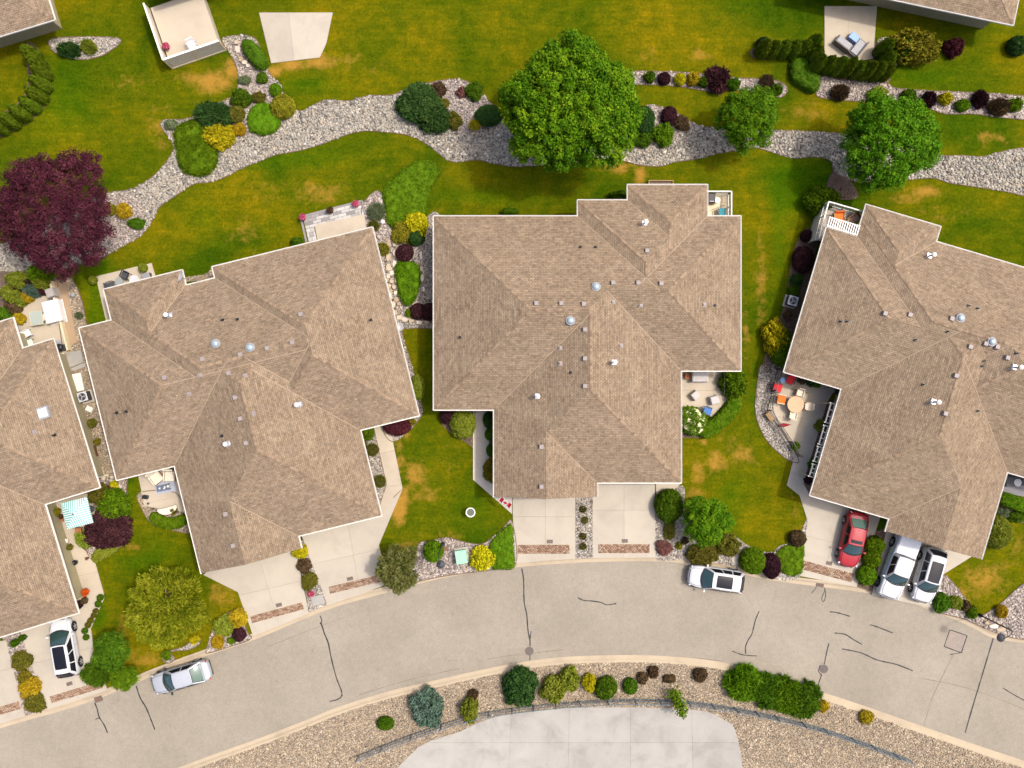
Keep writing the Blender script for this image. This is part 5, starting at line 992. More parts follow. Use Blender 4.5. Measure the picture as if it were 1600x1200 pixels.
# --- right house east side
G('ball', 'lime', 1560, 832, 20, 25, 1.5, 'big lime green ball at the far right lawn'); stroke([(1560, 776), (1580, 783), (1600, 791), (1630, 800)], 20, .9, 'bright', 'straight green hedge at the right edge below the dark patio'); G('loose', 'sage', 1568, 801, 9, 7, .5, 'grey-green plant below the right edge hedge'); G('loose', 'green', 1588, 808, 12, 8, .5, 'dark leafy plant at the right edge')
for a in ((1368, 853, 15, 14, 'top'), (1363, 874, 14, 14, 'middle'), (1355, 899, 15, 15, 'bottom')): G('ball', 'bright', a[0], a[1], a[2], a[3], .95, a[4]+' of three clipped balls between red car and pickup')
for a in ((1472, 942, 13, 12, 'green', 'green leafy shrub at the nose of the driveway SUV'), (1494, 942, 9, 9, 'lime', 'lime shrub right of the driveway SUV'), (1519, 957, 7, 9, 'bright', 'small bright green plant at the lamp foot'), (1565, 956, 9, 8, 'gold', 'golden bush beside the right street lamp'), (1507, 946, 8, 7, 'brown', 'low bronze plant near the right lamp')): G('loose', a[4], a[0], a[1], a[2], a[3], .6, a[5])
# --- south verge
for a in ((812, 1073, 24, 25, 'dark', 1.3, 'dark green round shrub on the gravel verge', 'loose'), (866, 1077, 17, 18, 'lime', 1.1, 'yellow-green clipped shrub, lower of the pair on the verge', 'loose'), (890, 1062, 14, 16, 'lime', 1.0, 'yellow-green shrub, upper of the pair on the verge', 'loose'), (921, 1067, 9, 13, 'yellow', .8, 'narrow yellow shrub on the verge', 'loose'), (947, 1076, 16, 18, 'green', 1.1, 'green round shrub on the verge right of the narrow yellow one', 'ball'), (985, 1073, 12, 11, 'green', .8, 'smaller green round shrub on the verge', 'ball'), (1004, 1060, 8, 8, 'brown', .5, 'brown bush, left of two on the verge', 'loose'), (1021, 1050, 8, 8, 'brown', .5, 'brown bush, upper right of two on the verge', 'loose'), (1046, 1061, 9, 6, 'brown', .4, 'low brown bush above the leafy sapling', 'loose'), (1094, 1055, 10, 9, 'brown', .6, 'olive-brown bush alone on the verge near the junipers', 'loose'),
          (1163, 1068, 22, 22, 'bright', .9, 'leftmost of the four spiky junipers on the verge', 'spiky'), (1198, 1080, 21, 20, 'green', .9, 'second from left of the four spiky junipers on the verge', 'spiky'), (1228, 1086, 21, 21, 'bright', .9, 'third from left of the four spiky junipers on the verge', 'spiky'), (1256, 1093, 22, 22, 'green', .9, 'rightmost of the four spiky junipers on the verge', 'spiky'), (1287, 1104, 7, 8, 'gold', .5, 'golden tuft just right of the spiky junipers', 'loose'), (1354, 1121, 9, 9, 'gold', .6, 'lone golden bush at the bottom right', 'loose'), (667, 1107, 22, 25, 'blue', 1.2, 'blue-green spruce-like shrub on the verge', 'loose'), (739, 1085, 8, 7, 'brown', .5, 'brown tuft above the yellow-green sapling', 'grass'), (734, 1110, 11, 18, 'lime', 1.2, 'yellow-green sapling by the fence', 'loose'), (602, 1131, 13, 10, 'green', .8, 'green shrub at the bottom edge of the verge', 'ball')):
    G(a[7], a[4], a[0], a[1], a[2], a[3], a[5], a[6])
sp = thing('sapling', 'slender leafy sapling leaning over the verge fence', 'tree', P(1050, 1078)); MB().tube((0, 0, -.05), (.15, -.5, 1.0), .03, .02, 7).tube((.15, -.5, 1.0), (.45, -1.0, 1.7), .02, .01, 7).build('trunk', BARK, sp)
q = np.concatenate([np.array([.05, -.1, .9])*1+RNG.normal(0, .26, (150, 3)), np.array([.3, -.65, 1.3])+RNG.normal(0, .22, (120, 3)), np.array([.5, -1.15, 1.6])+RNG.normal(0, .2, (110, 3))]); v_, f_ = leaf_quads(q, np.tile([0, 0, 1.0], (len(q), 1)), .22, .16, .5); link('crown', np_mesh('crown', v_, f_, RNG.random(len(f_))), LM['bright'], sp)
# ---------------------------------------------------------------- road details
def ribbon(pts, wd, z, jit=.25):
    q = smooth_curve(P2(pts, ROAD_Z), False, 5); m = MB(); vs = []; a = offset_line(q, wd/2); b = offset_line(q, -wd/2)
    for i in range(len(q)):
        j = 1+random.uniform(-jit, jit); c = Vector(q[i])
        for e in (a[i], b[i]): p = c+(Vector(e)-c)*j; vs.append((p.x, p.y, z))
    m.add(vs, [(2*i, 2*i+1, 2*i+3, 2*i+2) for i in range(len(q)-1)]); return m
SEAMS = [([(500, 962), (503, 970), (500, 975)], .09), ([(502, 974), (507, 990), (513, 1005), (518, 1030), (526, 1060), (533, 1078), (534, 1087), (527, 1093), (515, 1096)], .10), ([(815, 888), (818, 905), (819, 940), (823, 960), (825, 985), (828, 1000), (828, 1010)], .10), ([(828, 1000), (830, 986)], .07), ([(828, 1024), (828, 1032)], .08), ([(903, 934), (912, 938), (924, 939), (938, 941), (948, 945), (963, 943)], .09), ([(1186, 955), (1180, 970), (1175, 990), (1169, 1000), (1165, 1010), (1165, 1022)], .09), ([(1144, 1017), (1160, 1023), (1183, 1025)], .08),
         ([(1297, 956), (1307, 957), (1328, 963)], .10), ([(1359, 976), (1372, 980), (1395, 989)], .10), ([(1304, 989), (1320, 991), (1333, 999), (1347, 1007)], .09), ([(1316, 1014), (1345, 1020), (1370, 1031), (1400, 1038), (1426, 1048)], .10), ([(1295, 1005), (1291, 1022), (1288, 1038)], .09), ([(1284, 1053), (1281, 1062), (1277, 1074)], .08), ([(1282, 1039), (1279, 1048), (1283, 1054)], .08), ([(1552, 997), (1542, 1030), (1530, 1070), (1518, 1110), (1508, 1145)], .10), ([(1567, 1075), (1585, 1086), (1604, 1096)], .09), ([(1288, 918), (1290, 930), (1287, 940), (1284, 934), (1290, 921)], .06), ([(1277, 915), (1272, 922), (1268, 927)], .06),
         ([(213, 1072), (219, 1090), (228, 1105), (235, 1122), (242, 1140)], .10), ([(148, 1098), (152, 1108), (155, 1120), (163, 1133), (168, 1145)], .09), ([(149, 1124), (156, 1121)], .07), ([(1484, 984), (1511, 993)], .08), ([(1484, 984), (1475, 1010)], .07), ([(1475, 1010), (1502, 1020)], .08), ([(1511, 993), (1502, 1020)], .08), ([(1484, 1023), (1500, 1020)], .06)]
FAINT = mat('faint_crack', (.165, .14, .105), .85, .2, 8)
for pts in ([(1490, 1022), (1472, 1058), (1455, 1095), (1442, 1140)], [(1440, 1060), (1500, 1072), (1560, 1092), (1610, 1112)], [(700, 1034), (706, 1031), (714, 1033)], [(760, 1030), (800, 1024), (880, 1015)], [(560, 1086), (640, 1062), (720, 1044)], [(420, 1010), (480, 986), (540, 964)], [(1090, 1028), (1130, 1033)]): ribbon(pts, .045, ROAD_Z+.006, .5).build('fine_crack', FAINT, ROAD)
for pts, wd in SEAMS: ribbon(pts, wd, ROAD_Z+.008).build('tar_seam', TAR, ROAD)
m = MB(); w_ = P2([(1484, 984), (1511, 993), (1502, 1020), (1475, 1010)], ROAD_Z); m.add([(x, y, ROAD_Z+.004) for x, y in w_], [(3, 2, 1, 0)]); m.build('asphalt_patch', PATCH, ROAD)
for a, b, lab in ((827, 1018, 'round iron manhole cover at the end of the long tar line, bottom centre'), (1288, 1046, 'round iron manhole cover near the spiky junipers')):
    t = thing('manhole_cover', lab, 'manhole', P(a, b)+Vector((0, 0, ROAD_Z))); MB().lathe(0, 0, [(.36, -.02), (.36, .012), (.33, .016), (.30, .013)], 24).build('frame', IRON, t); k = MB()
    for i in range(-3, 4): k.box(i*.085, 0, .02, .035, 2*math.sqrt(max(.01, .27**2-(i*.085)**2)), .01)
    k.build('tread', IRON, t)
for a, b, rz, lab in ((153, 1093, 17, 'square storm drain grate at the kerb below the white hatchback'), (1282, 913, -14, 'square storm drain grate at the kerb below the red car')):
    t = thing('drain_grate', lab, 'drain', P(a, b)+Vector((0, 0, ROAD_Z+.01)), R(rz)); MB().box(0, 0, 0, .66, .46, .05).build('frame', IRON, t); k = MB()
    for i in range(7): k.box(-.24+i*.08, 0, .03, .035, .38, .02)
    k.build('bars', RUST, t)
for a, b, rz, lab in ((859, 846, 0, 'left-hand driveway of the middle house'), (976, 845, 0, 'right-hand driveway of the middle house'), (436, 945, 13, 'left tilted driveway'), (547, 904, 13, 'right tilted driveway, above the brick band'), (109, 1068, 17, 'white hatchback driveway'), (1295, 880, -14, 'red car driveway')):
    t = thing('metal_hatch', 'brown metal service lid in the '+lab, 'hatch', P(a, b)+Vector((0, 0, .045)), R(rz)); MB().box(0, 0, .005, .5, .3, .02).build('lid', RUST, t); MB().box(0, 0, .018, .42, .22, .008).build('plate', IRON, t)
# ---------------------------------------------------------------- cars
def paint(name, col, metal=0.0):
    if name in MATS: return MATS[name]
    m, n, l, b = base_mat(name); b.inputs['Base Color'].default_value = (*col, 1); b.inputs['Roughness'].default_value = .5; b.inputs['Metallic'].default_value = metal
    b.inputs['Coat Weight'].default_value = .3; b.inputs['Coat Roughness'].default_value = .15; MATS[name] = m; return m
CGL = glass_mat('car_glass', (.018, .045, .042), .05); CGD = glass_mat('dark_car_glass', (.008, .009, .013), .06); CGD.node_tree.nodes['Principled BSDF'].inputs['Coat Weight'].default_value = 0; CGD.node_tree.nodes['Principled BSDF'].inputs['Specular IOR Level'].default_value = .35; TYRE = mat('tyre_rubber', (.012, .012, .013), .8, .2); RIM = mat('alloy_rim', (.5, .5, .52), .3, .1, metal=.8)
CGR = glass_mat('rear_car_glass', (.075, .125, .10), .12); CGR.node_tree.nodes['Principled BSDF'].inputs['Coat Weight'].default_value = 0; CGR.node_tree.nodes['Principled BSDF'].inputs['Specular IOR Level'].default_value = .3
HEADL = glass_mat('headlight_lens', (.35, .37, .4), .1); TAILL = glass_mat('taillight_lens', (.30, .008, .01), .15); TRIM = mat('black_trim', (.015, .015, .016), .5, .1)
CAR = {'sedan': dict(L=4.65, W=1.82, H=1.44, belt=.93, st=[(-.5, .30, .64), (-.497, .56, .76), (-.485, .74, .88), (-.46, .86, .96), (-.41, .94, 1.0), (-.28, .99, .98), (-.1, 1, .96), (.1, 1, .94), (.2, .99, .93), (.3, .975, .88), (.36, .94, .83), (.41, .885, .78), (.45, .80, .73), (.475, .69, .68), (.49, .55, .63), (.498, .36, .58), (.5, .18, .54)], cab=(.215, .07, -.215, -.385)),
       'suv': dict(L=4.6, W=1.86, H=1.66, belt=1.05, st=[(-.5, .30, .66), (-.497, .58, .80), (-.485, .76, .94), (-.465, .87, 1.03), (-.42, .95, 1.07), (-.34, .985, 1.08), (-.1, 1, 1.07), (.1, 1, 1.05), (.2, .99, 1.04), (.3, .975, 1.0), (.36, .94, .97), (.41, .885, .92), (.45, .80, .87), (.475, .69, .80), (.49, .55, .74), (.498, .36, .67), (.5, .18, .60)], cab=(.225, .095, -.385, -.465)),
       'hatch': dict(L=4.7, W=1.86, H=1.60, belt=1.0, st=[(-.5, .30, .64), (-.497, .58, .78), (-.485, .76, .92), (-.465, .87, 1.0), (-.42, .95, 1.04), (-.34, .985, 1.05), (-.1, 1, 1.03), (.1, 1, 1.0), (.2, .99, .98), (.3, .975, .94), (.36, .94, .91), (.41, .885, .86), (.45, .80, .81), (.475, .69, .75), (.49, .55, .69), (.498, .36, .63), (.5, .18, .57)], cab=(.25, .08, -.375, -.465)),
       'pickup': dict(L=5.6, W=1.92, H=1.80, belt=1.16, st=[(-.5, .95, 1.1), (-.497, .97, 1.27), (-.45, .985, 1.29), (-.2, .99, 1.29), (-.165, .99, 1.27), (-.14, 1, 1.2), (0, 1, 1.19), (.15, 1, 1.18), (.22, .99, 1.17), (.34, .97, 1.13), (.42, .94, 1.08), (.46, .86, 1.0), (.485, .74, .9), (.497, .55, .8), (.5, .4, .72)], cab=(.225, .11, -.145, -.165))}
def car(kind, front, rear, pm, label, name, sun=None, roof_col=None, rails=False):
    c = CAR[kind]; L, W, H, belt = c['L'], c['W'], c['H'], c['belt']; hw = W/2
    f, r_ = P(*front, .75), P(*rear, .75); mid = (f+r_)/2; d = f-r_; t = thing(name, label, 'car' if kind != 'pickup' else 'truck', (mid.x, mid.y, ROAD_Z if c.get('road') else 0), math.atan2(d.y, d.x)); sc_ = d.length/L
    if abs(sc_-1) < .2: t.scale = (sc_, 1, 1)
    # lower body
    V = []; F = []; ringn = 0; zb = .22
    for x, wf, top in c['st']:
        w_ = hw*wf; b = zb+(.12 if abs(x) > .48 else 0); flat = kind == 'pickup' and x < -.15
        half = [(0, b), (.82*w_, b), (.97*w_, b+.08), (w_, b+.25), (w_, .62*top), (.985*w_, top-.14), (.95*w_, top-.05), (.86*w_, top+(.0 if flat else .005)), (.55*w_, top+(.0 if flat else .035)), (0, top+(.0 if flat else .05))]
        ring = [(y, z) for y, z in half]+[(-y, z) for y, z in half[-2:0:-1]]; ringn = len(ring)
        V += [(x*L, y, z) for y, z in ring]
    k = len(c['st'])
    for i in range(k-1):
        for j in range(ringn): F.append((i*ringn+j, (i+1)*ringn+j, (i+1)*ringn+(j+1) % ringn, i*ringn+(j+1) % ringn))
    F.append(tuple(range(ringn))); F.append(tuple(range((k-1)*ringn, k*ringn))[::-1]); m = MB(); m.add(V, [q[::-1] for q in F]); body = m.build('body', pm, t, smooth=True)
    md = body.modifiers.new('sub', 'SUBSURF'); md.levels = md.render_levels = 1
    # cabin surfaces
    xf, rf_, rr, xr = (q*L for q in c['cab']); yb, yr = .91*hw, .67*hw; zt = belt+.0
    def lerp(a, b, t): return a+(b-a)*t
    def front_s(u, v, off=0.0):
        s = 2*u-1; x = lerp(xf+.24*(1-s*s), rf_+.07*(1-s*s), v)+off*.75; y = s*lerp(yb, yr, v); z = lerp(zt+.02, H-.05, v)+.05*math.sin(math.pi*v)*.6+off*.7+.03*(1-s*s)*v; return (x, y, z)
    def rear_s(u, v, off=0.0):
        s = 1-2*u; x = lerp(xr-.10*(1-s*s), rr-.04*(1-s*s), v)-off*.75; y = s*lerp(yb, yr, v); z = lerp(zt+.02, H-.06, v)+.05*math.sin(math.pi*v)*.6+off*.7+.03*(1-s*s)*v; return (x, y, z)
    def side_s(sg):
        def g(u, v, off=0.0):
            x = lerp(lerp(xr, xf, u), lerp(rr, rf_, u), v); y = lerp(yb+.035*math.sin(math.pi*u), yr+.02*math.sin(math.pi*u), v)+.03*math.sin(math.pi*v)+off; z = lerp(zt, H-.055, v)+.01*math.sin(math.pi*u); return (x, sg*y, z+off*.3)
        return g
    def roof_s(u, v, off=0.0):
        s = 2*v-1; xa, xb = rr-.04*(1-s*s), rf_+.05*(1-s*s); x = lerp(xa, xb, u); y = s*(yr+.02*math.sin(math.pi*u)); z = H-.055+.055*(1-s**4)+.03*math.sin(math.pi*u)*(1-s*s)*.7+off; return (x, y, z)
    m = MB(); m.grid(front_s, 8, 6); m.grid(rear_s, 8, 6); m.grid(side_s(1), 8, 4); sm = side_s(-1); m.grid(lambda u, v: sm(1-u, v), 8, 4); m.grid(roof_s, 10, 8); m.build('cabin', pm, t, smooth=True)
    def patch(fn, u0, u1, v0, v1, name_, mt, off=.012, nu=8, nv=6, rev=False):
        m = MB(); m.grid((lambda u, v: fn(lerp(u0, u1, u), lerp(v0, v1, v), off)) if not rev else (lambda u, v: fn(lerp(u1, u0, u), lerp(v0, v1, v), off)), nu, nv); return m.build(name_, mt, t, smooth=True)
    patch(front_s, .02, .98, .0, 1.0, 'window_seal', TRIM, .006); patch(rear_s, .05, .95, .04, .98, 'window_seal', TRIM, .006)
    patch(front_s, .05, .95, .04, .96, 'windshield', CGL); patch(rear_s, .09, .91, .12 if kind != 'pickup' else .2, .92, 'rear_window', CGR if kind == 'sedan' else CGD)
    for sg in (1, -1):
        g = side_s(sg)
        for u0, u1 in ((.06, .30), (.33, .60), (.63, .93)) if kind in ('suv', 'hatch') else ((.10, .47), (.51, .92)): patch(g, u0, u1, .10, .88, 'side_window', CGD, .012, 5, 3, sg < 0)
    if sun: patch(roof_s, sun[0], sun[1], .12, .88, 'sunroof', CGD, .008, 8, 6)
    if rails:
        for s in (-1, 1): m = MB(); m.path([roof_s(u, .5+s*.44, .05) for u in (.08, .3, .5, .7, .92)], .022, 6); m.build('roof_rail', STEEL, t)
    for s in (-1, 1):
        m = MB(); m.box(.44*L, s*.74*hw, c['st'][-5][2]-.05, .14, .34, .09, s*-.75); m.build('headlight', HEADL, t, bevel=.03)
        m = MB(); m.box(-.472*L, s*.78*hw, c['st'][3][2]-.12, .10, .2, .14, s*.35); m.build('taillight', TAILL, t, bevel=.03)
        m = MB(); m.box(xf-.12, s*(hw+.10), belt+.03, .13, .22, .14); m.build('mirror', pm if kind != 'sedan' or pm.name.startswith('red') else TRIM, t, bevel=.03)
        for fx in (-.295, .305) if kind != 'pickup' else (-.30, .325):
            R_ = .335 if kind == 'sedan' else (.36 if kind != 'pickup' else .40); MB().tube((fx*L, s*(hw-.22), R_), (fx*L, s*(hw+.006), R_), R_+.055, R_+.055, 20).build('wheel_arch', TRIM, t)
            w_ = MB(); w_.tube((fx*L, s*(hw-.2), R_), (fx*L, s*(hw+.025), R_), R_, R_*.95, 22); wh = w_.build('wheel', TYRE, t)
            rm = MB(); rm.tube((fx*L, s*(hw+.02), R_), (fx*L, s*(hw+.032), R_), R_*.2, R_*.18, 10)
            for q in range(5): a = q*2*math.pi/5; rm.obox((fx*L, s*(hw+.03), R_), (fx*L+math.cos(a)*R_*.66, s*(hw+.03), R_+math.sin(a)*R_*.66), .035, .09)
            rm.build('rim', RIM, wh)
    MB().box(.497*L, 0, .58*belt, .06, 1.05*hw, .14).build('grille', TRIM, t, bevel=.02); MB().box(-.499*L, 0, .42, .06, 1.3*hw, .12).build('bumper_trim', TRIM, t, bevel=.02)
    if kind == 'pickup':
        b = MB(); b.box(-.335*L, 0, 1.30, .30*L, 1.74*hw, .035); b.build('bed_cover', mat('grey_white_cover', (.58, .60, .64), .4, .03), t, bevel=.01)
        b = MB(); b.box(-.168*L, 0, 1.235, .07, 1.7*hw, .12); b.build('bed_gap', TRIM, t)
    if kind in ('suv', 'hatch'): MB().box(xr-.02, 0, belt+.16, .05, 1.1*hw, .03).build('rear_wiper', TRIM, t)
    seam = MB()
    def top_at(xx, yy):
        st = c['st']; q = xx/L
        for (xa, wa, ta), (xb, wb, tb) in zip(st[:-1], st[1:]):
            if xa <= q <= xb: kk = (q-xa)/(xb-xa); ww = hw*(wa+(wb-wa)*kk); tp = ta+(tb-ta)*kk; rr_ = abs(yy)/max(.1, ww); return tp+.05*(1-min(1, rr_)**2)
        return belt
    hy = .74*hw
    for s in (-1, 1):
        pts = [(xx, s*hy*(1-.25*max(0, (xx/L-.36)/.12)**2), 0) for xx in np.linspace(xf-.02, .455*L, 7)]; seam.path([(a, b, top_at(a, b)+.004) for a, b, _ in pts], .011, 4)
        for fx in (.02, .20, -.2) if kind != 'pickup' else (.02, .19, -.135): seam.obox((fx*L, s*(hw+.001), .35), (fx*L, s*(hw-.004), belt-.04), .012, .012)
        seam.path([(-.3*L, s*(hw*.995), belt-.12), (0, s*(hw*1.0), belt-.13), (.25*L, s*(hw*.99), belt-.13)], .008, 4)
    pts = [(.462*L+.022*(1-(yy/hy)**2)*L*.7, yy) for yy in np.linspace(-hy*.72, hy*.72, 9)]; seam.path([(a, b, top_at(a, b)+.0) for a, b in pts], .03 if kind != 'sedan' else .016, 5)
    if kind == 'sedan': pts = [(-.40*L, yy) for yy in np.linspace(-hy, hy, 7)]; seam.path([(a, b, top_at(a, b)+.006) for a, b in pts], .011, 4)
    tag(seam.build('panel_seam', TRIM, t), kind='stuff')
    cow = MB(); cow.grid(lambda u, v: (xf+.24*(1-(2*u-1)**2)+.07*v, (2*u-1)*yb*.97, belt+.035+.035*(1-(2*u-1)**2)-.012*v), 10, 2); cow.build('cowl', TRIM, t)
    for s in (-1, 1): wp_ = front_s(.5+s*.03, .04, .03); we = front_s(.5-s*.02+(.36 if s > 0 else -.12), .13, .03); MB().obox(wp_, we, .02, .015).build('wiper', TRIM, t)
    MB().tube(roof_s(.12, .5, 0), (roof_s(.12, .5, 0)[0]-.06, 0, H+.09), .018, .008, 6).build('antenna', TRIM, t)
    return t
PW = paint('white_paint', (.50, .50, .50)); PS = paint('silver_paint', (.40, .42, .45), .3); PR = paint('red_paint', (.30, .003, .010), .0)
car('suv', (1075.5, 898.5), (1163, 911.5), PW, 'white SUV with a dark sunroof parked on the road', 'parked_car', sun=(.30, .86), rails=True).location.z = ROAD_Z
car('sedan', (236, 1073), (327, 1046), PS, 'silver sedan parked on the road', 'parked_car').location.z = ROAD_Z
car('hatch', (92, 966), (108, 1058), PW, 'white hatchback with long dark glass roof in the left driveway', 'parked_car', sun=(.16, .96))
car('sedan', (1324, 886), (1343, 800), PR, 'red sedan in the driveway', 'parked_car', sun=(.70, .90))
car('pickup', (1385, 934), (1422, 834), PW, 'white pickup truck with flat bed cover', 'pickup_truck')
car('suv', (1438.5, 941), (1463, 857), PW, 'white SUV with a black glass roof in the driveway beside the pickup', 'parked_car', sun=(.22, .96))
# ---------------------------------------------------------------- lamps, box, flag, fence
def lamp(base, arm, lab):
    b = P(*base); t = thing('street_lamp', lab, 'street lamp', (b.x, b.y, 0)); H_ = 4.3; MB().lathe(0, 0, [(.16, -.02), (.16, .18), (.10, .3), (.07, .5)], 12).build('base', BLACK, t); MB().tube((0, 0, .3), (0, 0, H_), .06, .045, 10).build('pole', BLACK, t)
    ax = Vector((arm[0]/S, -arm[1]/S, 0)); m = MB(); pts = [Vector((0, 0, H_-.1))]+[ax*(.5-.5*math.cos(math.pi*i/8))*1.0+Vector((0, 0, H_-.1+.32*math.sin(math.pi*i/8))) for i in range(1, 9)]; m.path(pts, .025, 8); m.build('arm', BLACK, t)
    e = pts[-1]; MB().lathe(e.x, e.y, [(.05, e.z+.12), (.12, e.z+.08), (.26, e.z-.02), (.33, e.z-.12), (.33, e.z-.16)][::-1], 20).build('lamp_shade', DARK, t, smooth=True); MB().lathe(e.x, e.y, [(.1, e.z-.3), (.14, e.z-.22), (.12, e.z-.15)], 12).build('bulb_glass', glass_mat('lamp_glass', (.7, .7, .66), .3), t)
lamp((692, 849.5), (3.5, 15), 'black crook street lamp beside the mint transformer box'); lamp((1531, 961), (-14, 11), 'black crook street lamp at the right, by the golden bush')
t = thing('transformer_box', 'mint green transformer box by the kerb', 'utility box', P(721, 869, .4)*1.0, R(9)); t.location.z = 0
MB().box(0, 0, .06, 1.05, 1.25, .12).build('pad', CONC_G, t); MB().box(0, 0, .42, .85, 1.02, .62).build('cabinet', MINT, t, bevel=.02); MB().box(0, 0, .77, .92, 1.1, .08).build('lid', MINT, t, bevel=.02); MB().box(.3, -.53, .45, .06, .04, .12).build('latch', STEEL, t)
tag(MB().box(0, 0, .08, .38, .3, .16).build('brick_box', RUST, loc=P(697, 857), rz=R(8), bevel=.02), 'small brown box on the gravel beside the lamp foot', 'box')
t = thing('birdbath', 'white-rimmed birdbath standing alone on the front lawn', 'birdbath', P(736, 798)); MB().lathe(0, 0, [(.26, -.02), (.24, .06), (.1, .14), (.08, .6), (.14, .74)], 16).build('pedestal', LGREY, t, smooth=True); MB().lathe(0, 0, [(.14, .72), (.34, .80), (.40, .9), (.36, .9), (.28, .83), (.02, .80)], 22).build('bowl', WHITE, t, smooth=True); MB().lathe(0, 0, [(.31, .845), (.3, .862)], 20).build('water', glass_mat('bath_water', (.08, .09, .05), .05), t)
# maple leaf flag on a short pole
t = thing('flag', 'red and white maple leaf flag hanging at the garage corner', 'flag', P(784, 776, 2.0), R(-33)); t.location.z = 1.55
MB().tube((-.12, 0, .65), (.95, 0, .9), .018, .015, 8).build('pole', WHITE, t)
def flag_z(x): return .80+.23*x+.05*math.sin(x*7)
def flag_strip(x0, x1, mt, nm):
    m = MB(); m.grid(lambda u, v: (x0+(x1-x0)*u, -.02-.40*v+.03*math.sin(4*u), flag_z(x0+(x1-x0)*u)-.38*v), 6, 6); m.grid(lambda u, v: (x0+(x1-x0)*u, -.02-.40*v+.03*math.sin(4*u), flag_z(x0+(x1-x0)*u)-.38*v-.004), 6, 6); m.build(nm, mt, t, smooth=True)
flag_strip(0, .25, RED, 'red_band'); flag_strip(.25, .72, WHITE, 'white_band'); flag_strip(.72, .97, RED, 'red_band')
lf = [(0, .17), (.035, .10), (.075, .12), (.065, .02), (.11, .06), (.125, .03), (.17, .035), (.15, -.02), (.165, -.04), (.08, -.10), (.09, -.13), (.012, -.12), (.012, -.19)]; lf = lf+[(-a, b) for a, b in lf[::-1]]
m = MB(); m.add([(.485+a*1.0, -.22+b*.8, flag_z(.485+a)-.38*(.5-b*2.0*.95)+.012) for a, b in lf], [tuple(range(len(lf)))[::-1]]); m.build('maple_leaf', RED, t)
def fence(name, pts, h, col, lab, post_every=2.0, pick=.13, rails=(.12, .5, .96), base=0.0):
    w_ = P2(pts); t = thing(name, lab, 'fence', (w_[0][0], w_[0][1], 0)); o = Vector((w_[0][0], w_[0][1], 0)); pk = MB()
    rl = [MB() for _ in rails]; carry = 0
    for a, b in zip(w_[:-1], w_[1:]):
        A, B = Vector((*a, 0))-o, Vector((*b, 0))-o; L = (B-A).length; d = (B-A)/L; rz = math.atan2(d.y, d.x)
        for i, rr in enumerate(rails): rl[i].obox(A+Vector((0, 0, rr*h)), B+Vector((0, 0, rr*h)), .045, .05)
        s = 0.0
        while s < L: q = A+d*s; pk.box(q.x, q.y, h*.54, .018, .018, h*.86, rz); s += pick
        carry += L
        if carry >= post_every*.8: MB().box(B.x, B.y, h*.52, .09, .09, h*1.08, rz).build('post', col, t); carry = 0
    MB().box(0, 0, h*.52, .09, .09, h*1.08).build('post', col, t)
    for r_ in rl: r_.build('rail', col, t)
    tag(pk.build('pickets', col, t), kind='stuff'); return t
fence('picket_fence', smooth_curve(FENCE_PX, False, 3), 1.25, mat('blue_grey_fence', (.11, .15, .17), .5, .1), 'blue-grey metal picket fence along the gravel verge')
fence('metal_fence', [(1215, 577), (1206, 610), (1199, 641), (1216, 666), (1232, 690), (1247, 713)], 1.15, BLACK, 'black metal fence around the round-table patio')
# low tan wall and curbs of the left side yard
def lowwall(a, b, wd, h, mt, lab, name='low_wall', cat='wall'):
    A, B = P(*a), P(*b); c = (A+B)/2; d = B-A; return tag(MB().box(0, 0, h/2-.03, d.length, wd, h+.06).build(name, mt, loc=(c.x, c.y, 0), rz=math.atan2(d.y, d.x), bevel=.015), lab, cat)
lowwall((83, 440), (111, 548), .16, .55, CREAMP, 'thin cream wall on the right of the upper left patio'); lowwall((97, 549), (163, 748), .3, .14, CREAMP, 'long cream kerb along the left house side wall', 'curb', 'kerb'); lowwall((87, 803), (126, 940), .28, .12, CREAMP, 'cream kerb along the left house front wall', 'curb', 'kerb')
lowwall((740, 645), (740, 750), .1, .08, CREAMP, 'pale kerb on the lawn side of the entry path', 'curb', 'kerb')
# ---------------------------------------------------------------- patio furniture and small things
def rcol(m, names): pass
def chair(x, y, face, fm, sm, lab, w_=.62, seat=.42, back=.85, name='patio_chair', z=0.0):
    """face: direction in the photo (dx, dy) the sitter looks"""
    t = thing(name, lab, 'chair', P(x, y, .5+z), rot_of(*face)); t.location.z = z+.04; h = w_/2
    for sx in (-1, 1):
        for sy in (-1, 1): MB().obox((sx*h*.85, sy*h*.9, 0), (sx*h*.85, sy*h*.9, seat-.02), .04, .04).build('leg', fm, t)
        MB().obox((-h*.9, sx*h*.98, seat+.2), (h*.8, sx*h*.98, seat+.2), .06, .035).build('armrest', fm, t)
        MB().obox((h*.75, sx*h*.98, 0), (h*.75, sx*h*.98, seat+.2), .035, .035).build('arm_post', fm, t)
    MB().box(0, 0, seat+.03, w_*.95, w_*.9, .1).build('seat', sm, t, bevel=.03); m = MB(); m.obox((-h*.9, 0, seat), (-h*1.15, 0, back), w_*.9, .07); m.build('backrest', sm, t, bevel=.02); return t
def rtable(x, y, r, h, tm, lm, lab, z=0.0, name='round_table'):
    t = thing(name, lab, 'table', P(x, y, h+z)); t.location.z = z+.04; MB().lathe(0, 0, [(r*.98, h-.04), (r, h-.02), (r, h), (r*.97, h+.012)], 28).build('tabletop', tm, t)
    for i in range(4): a = i*math.pi/2+.4; MB().tube((math.cos(a)*r*.6, math.sin(a)*r*.6, 0), (math.cos(a)*r*.5, math.sin(a)*r*.5, h-.03), .025).build('leg', lm, t)
    return t
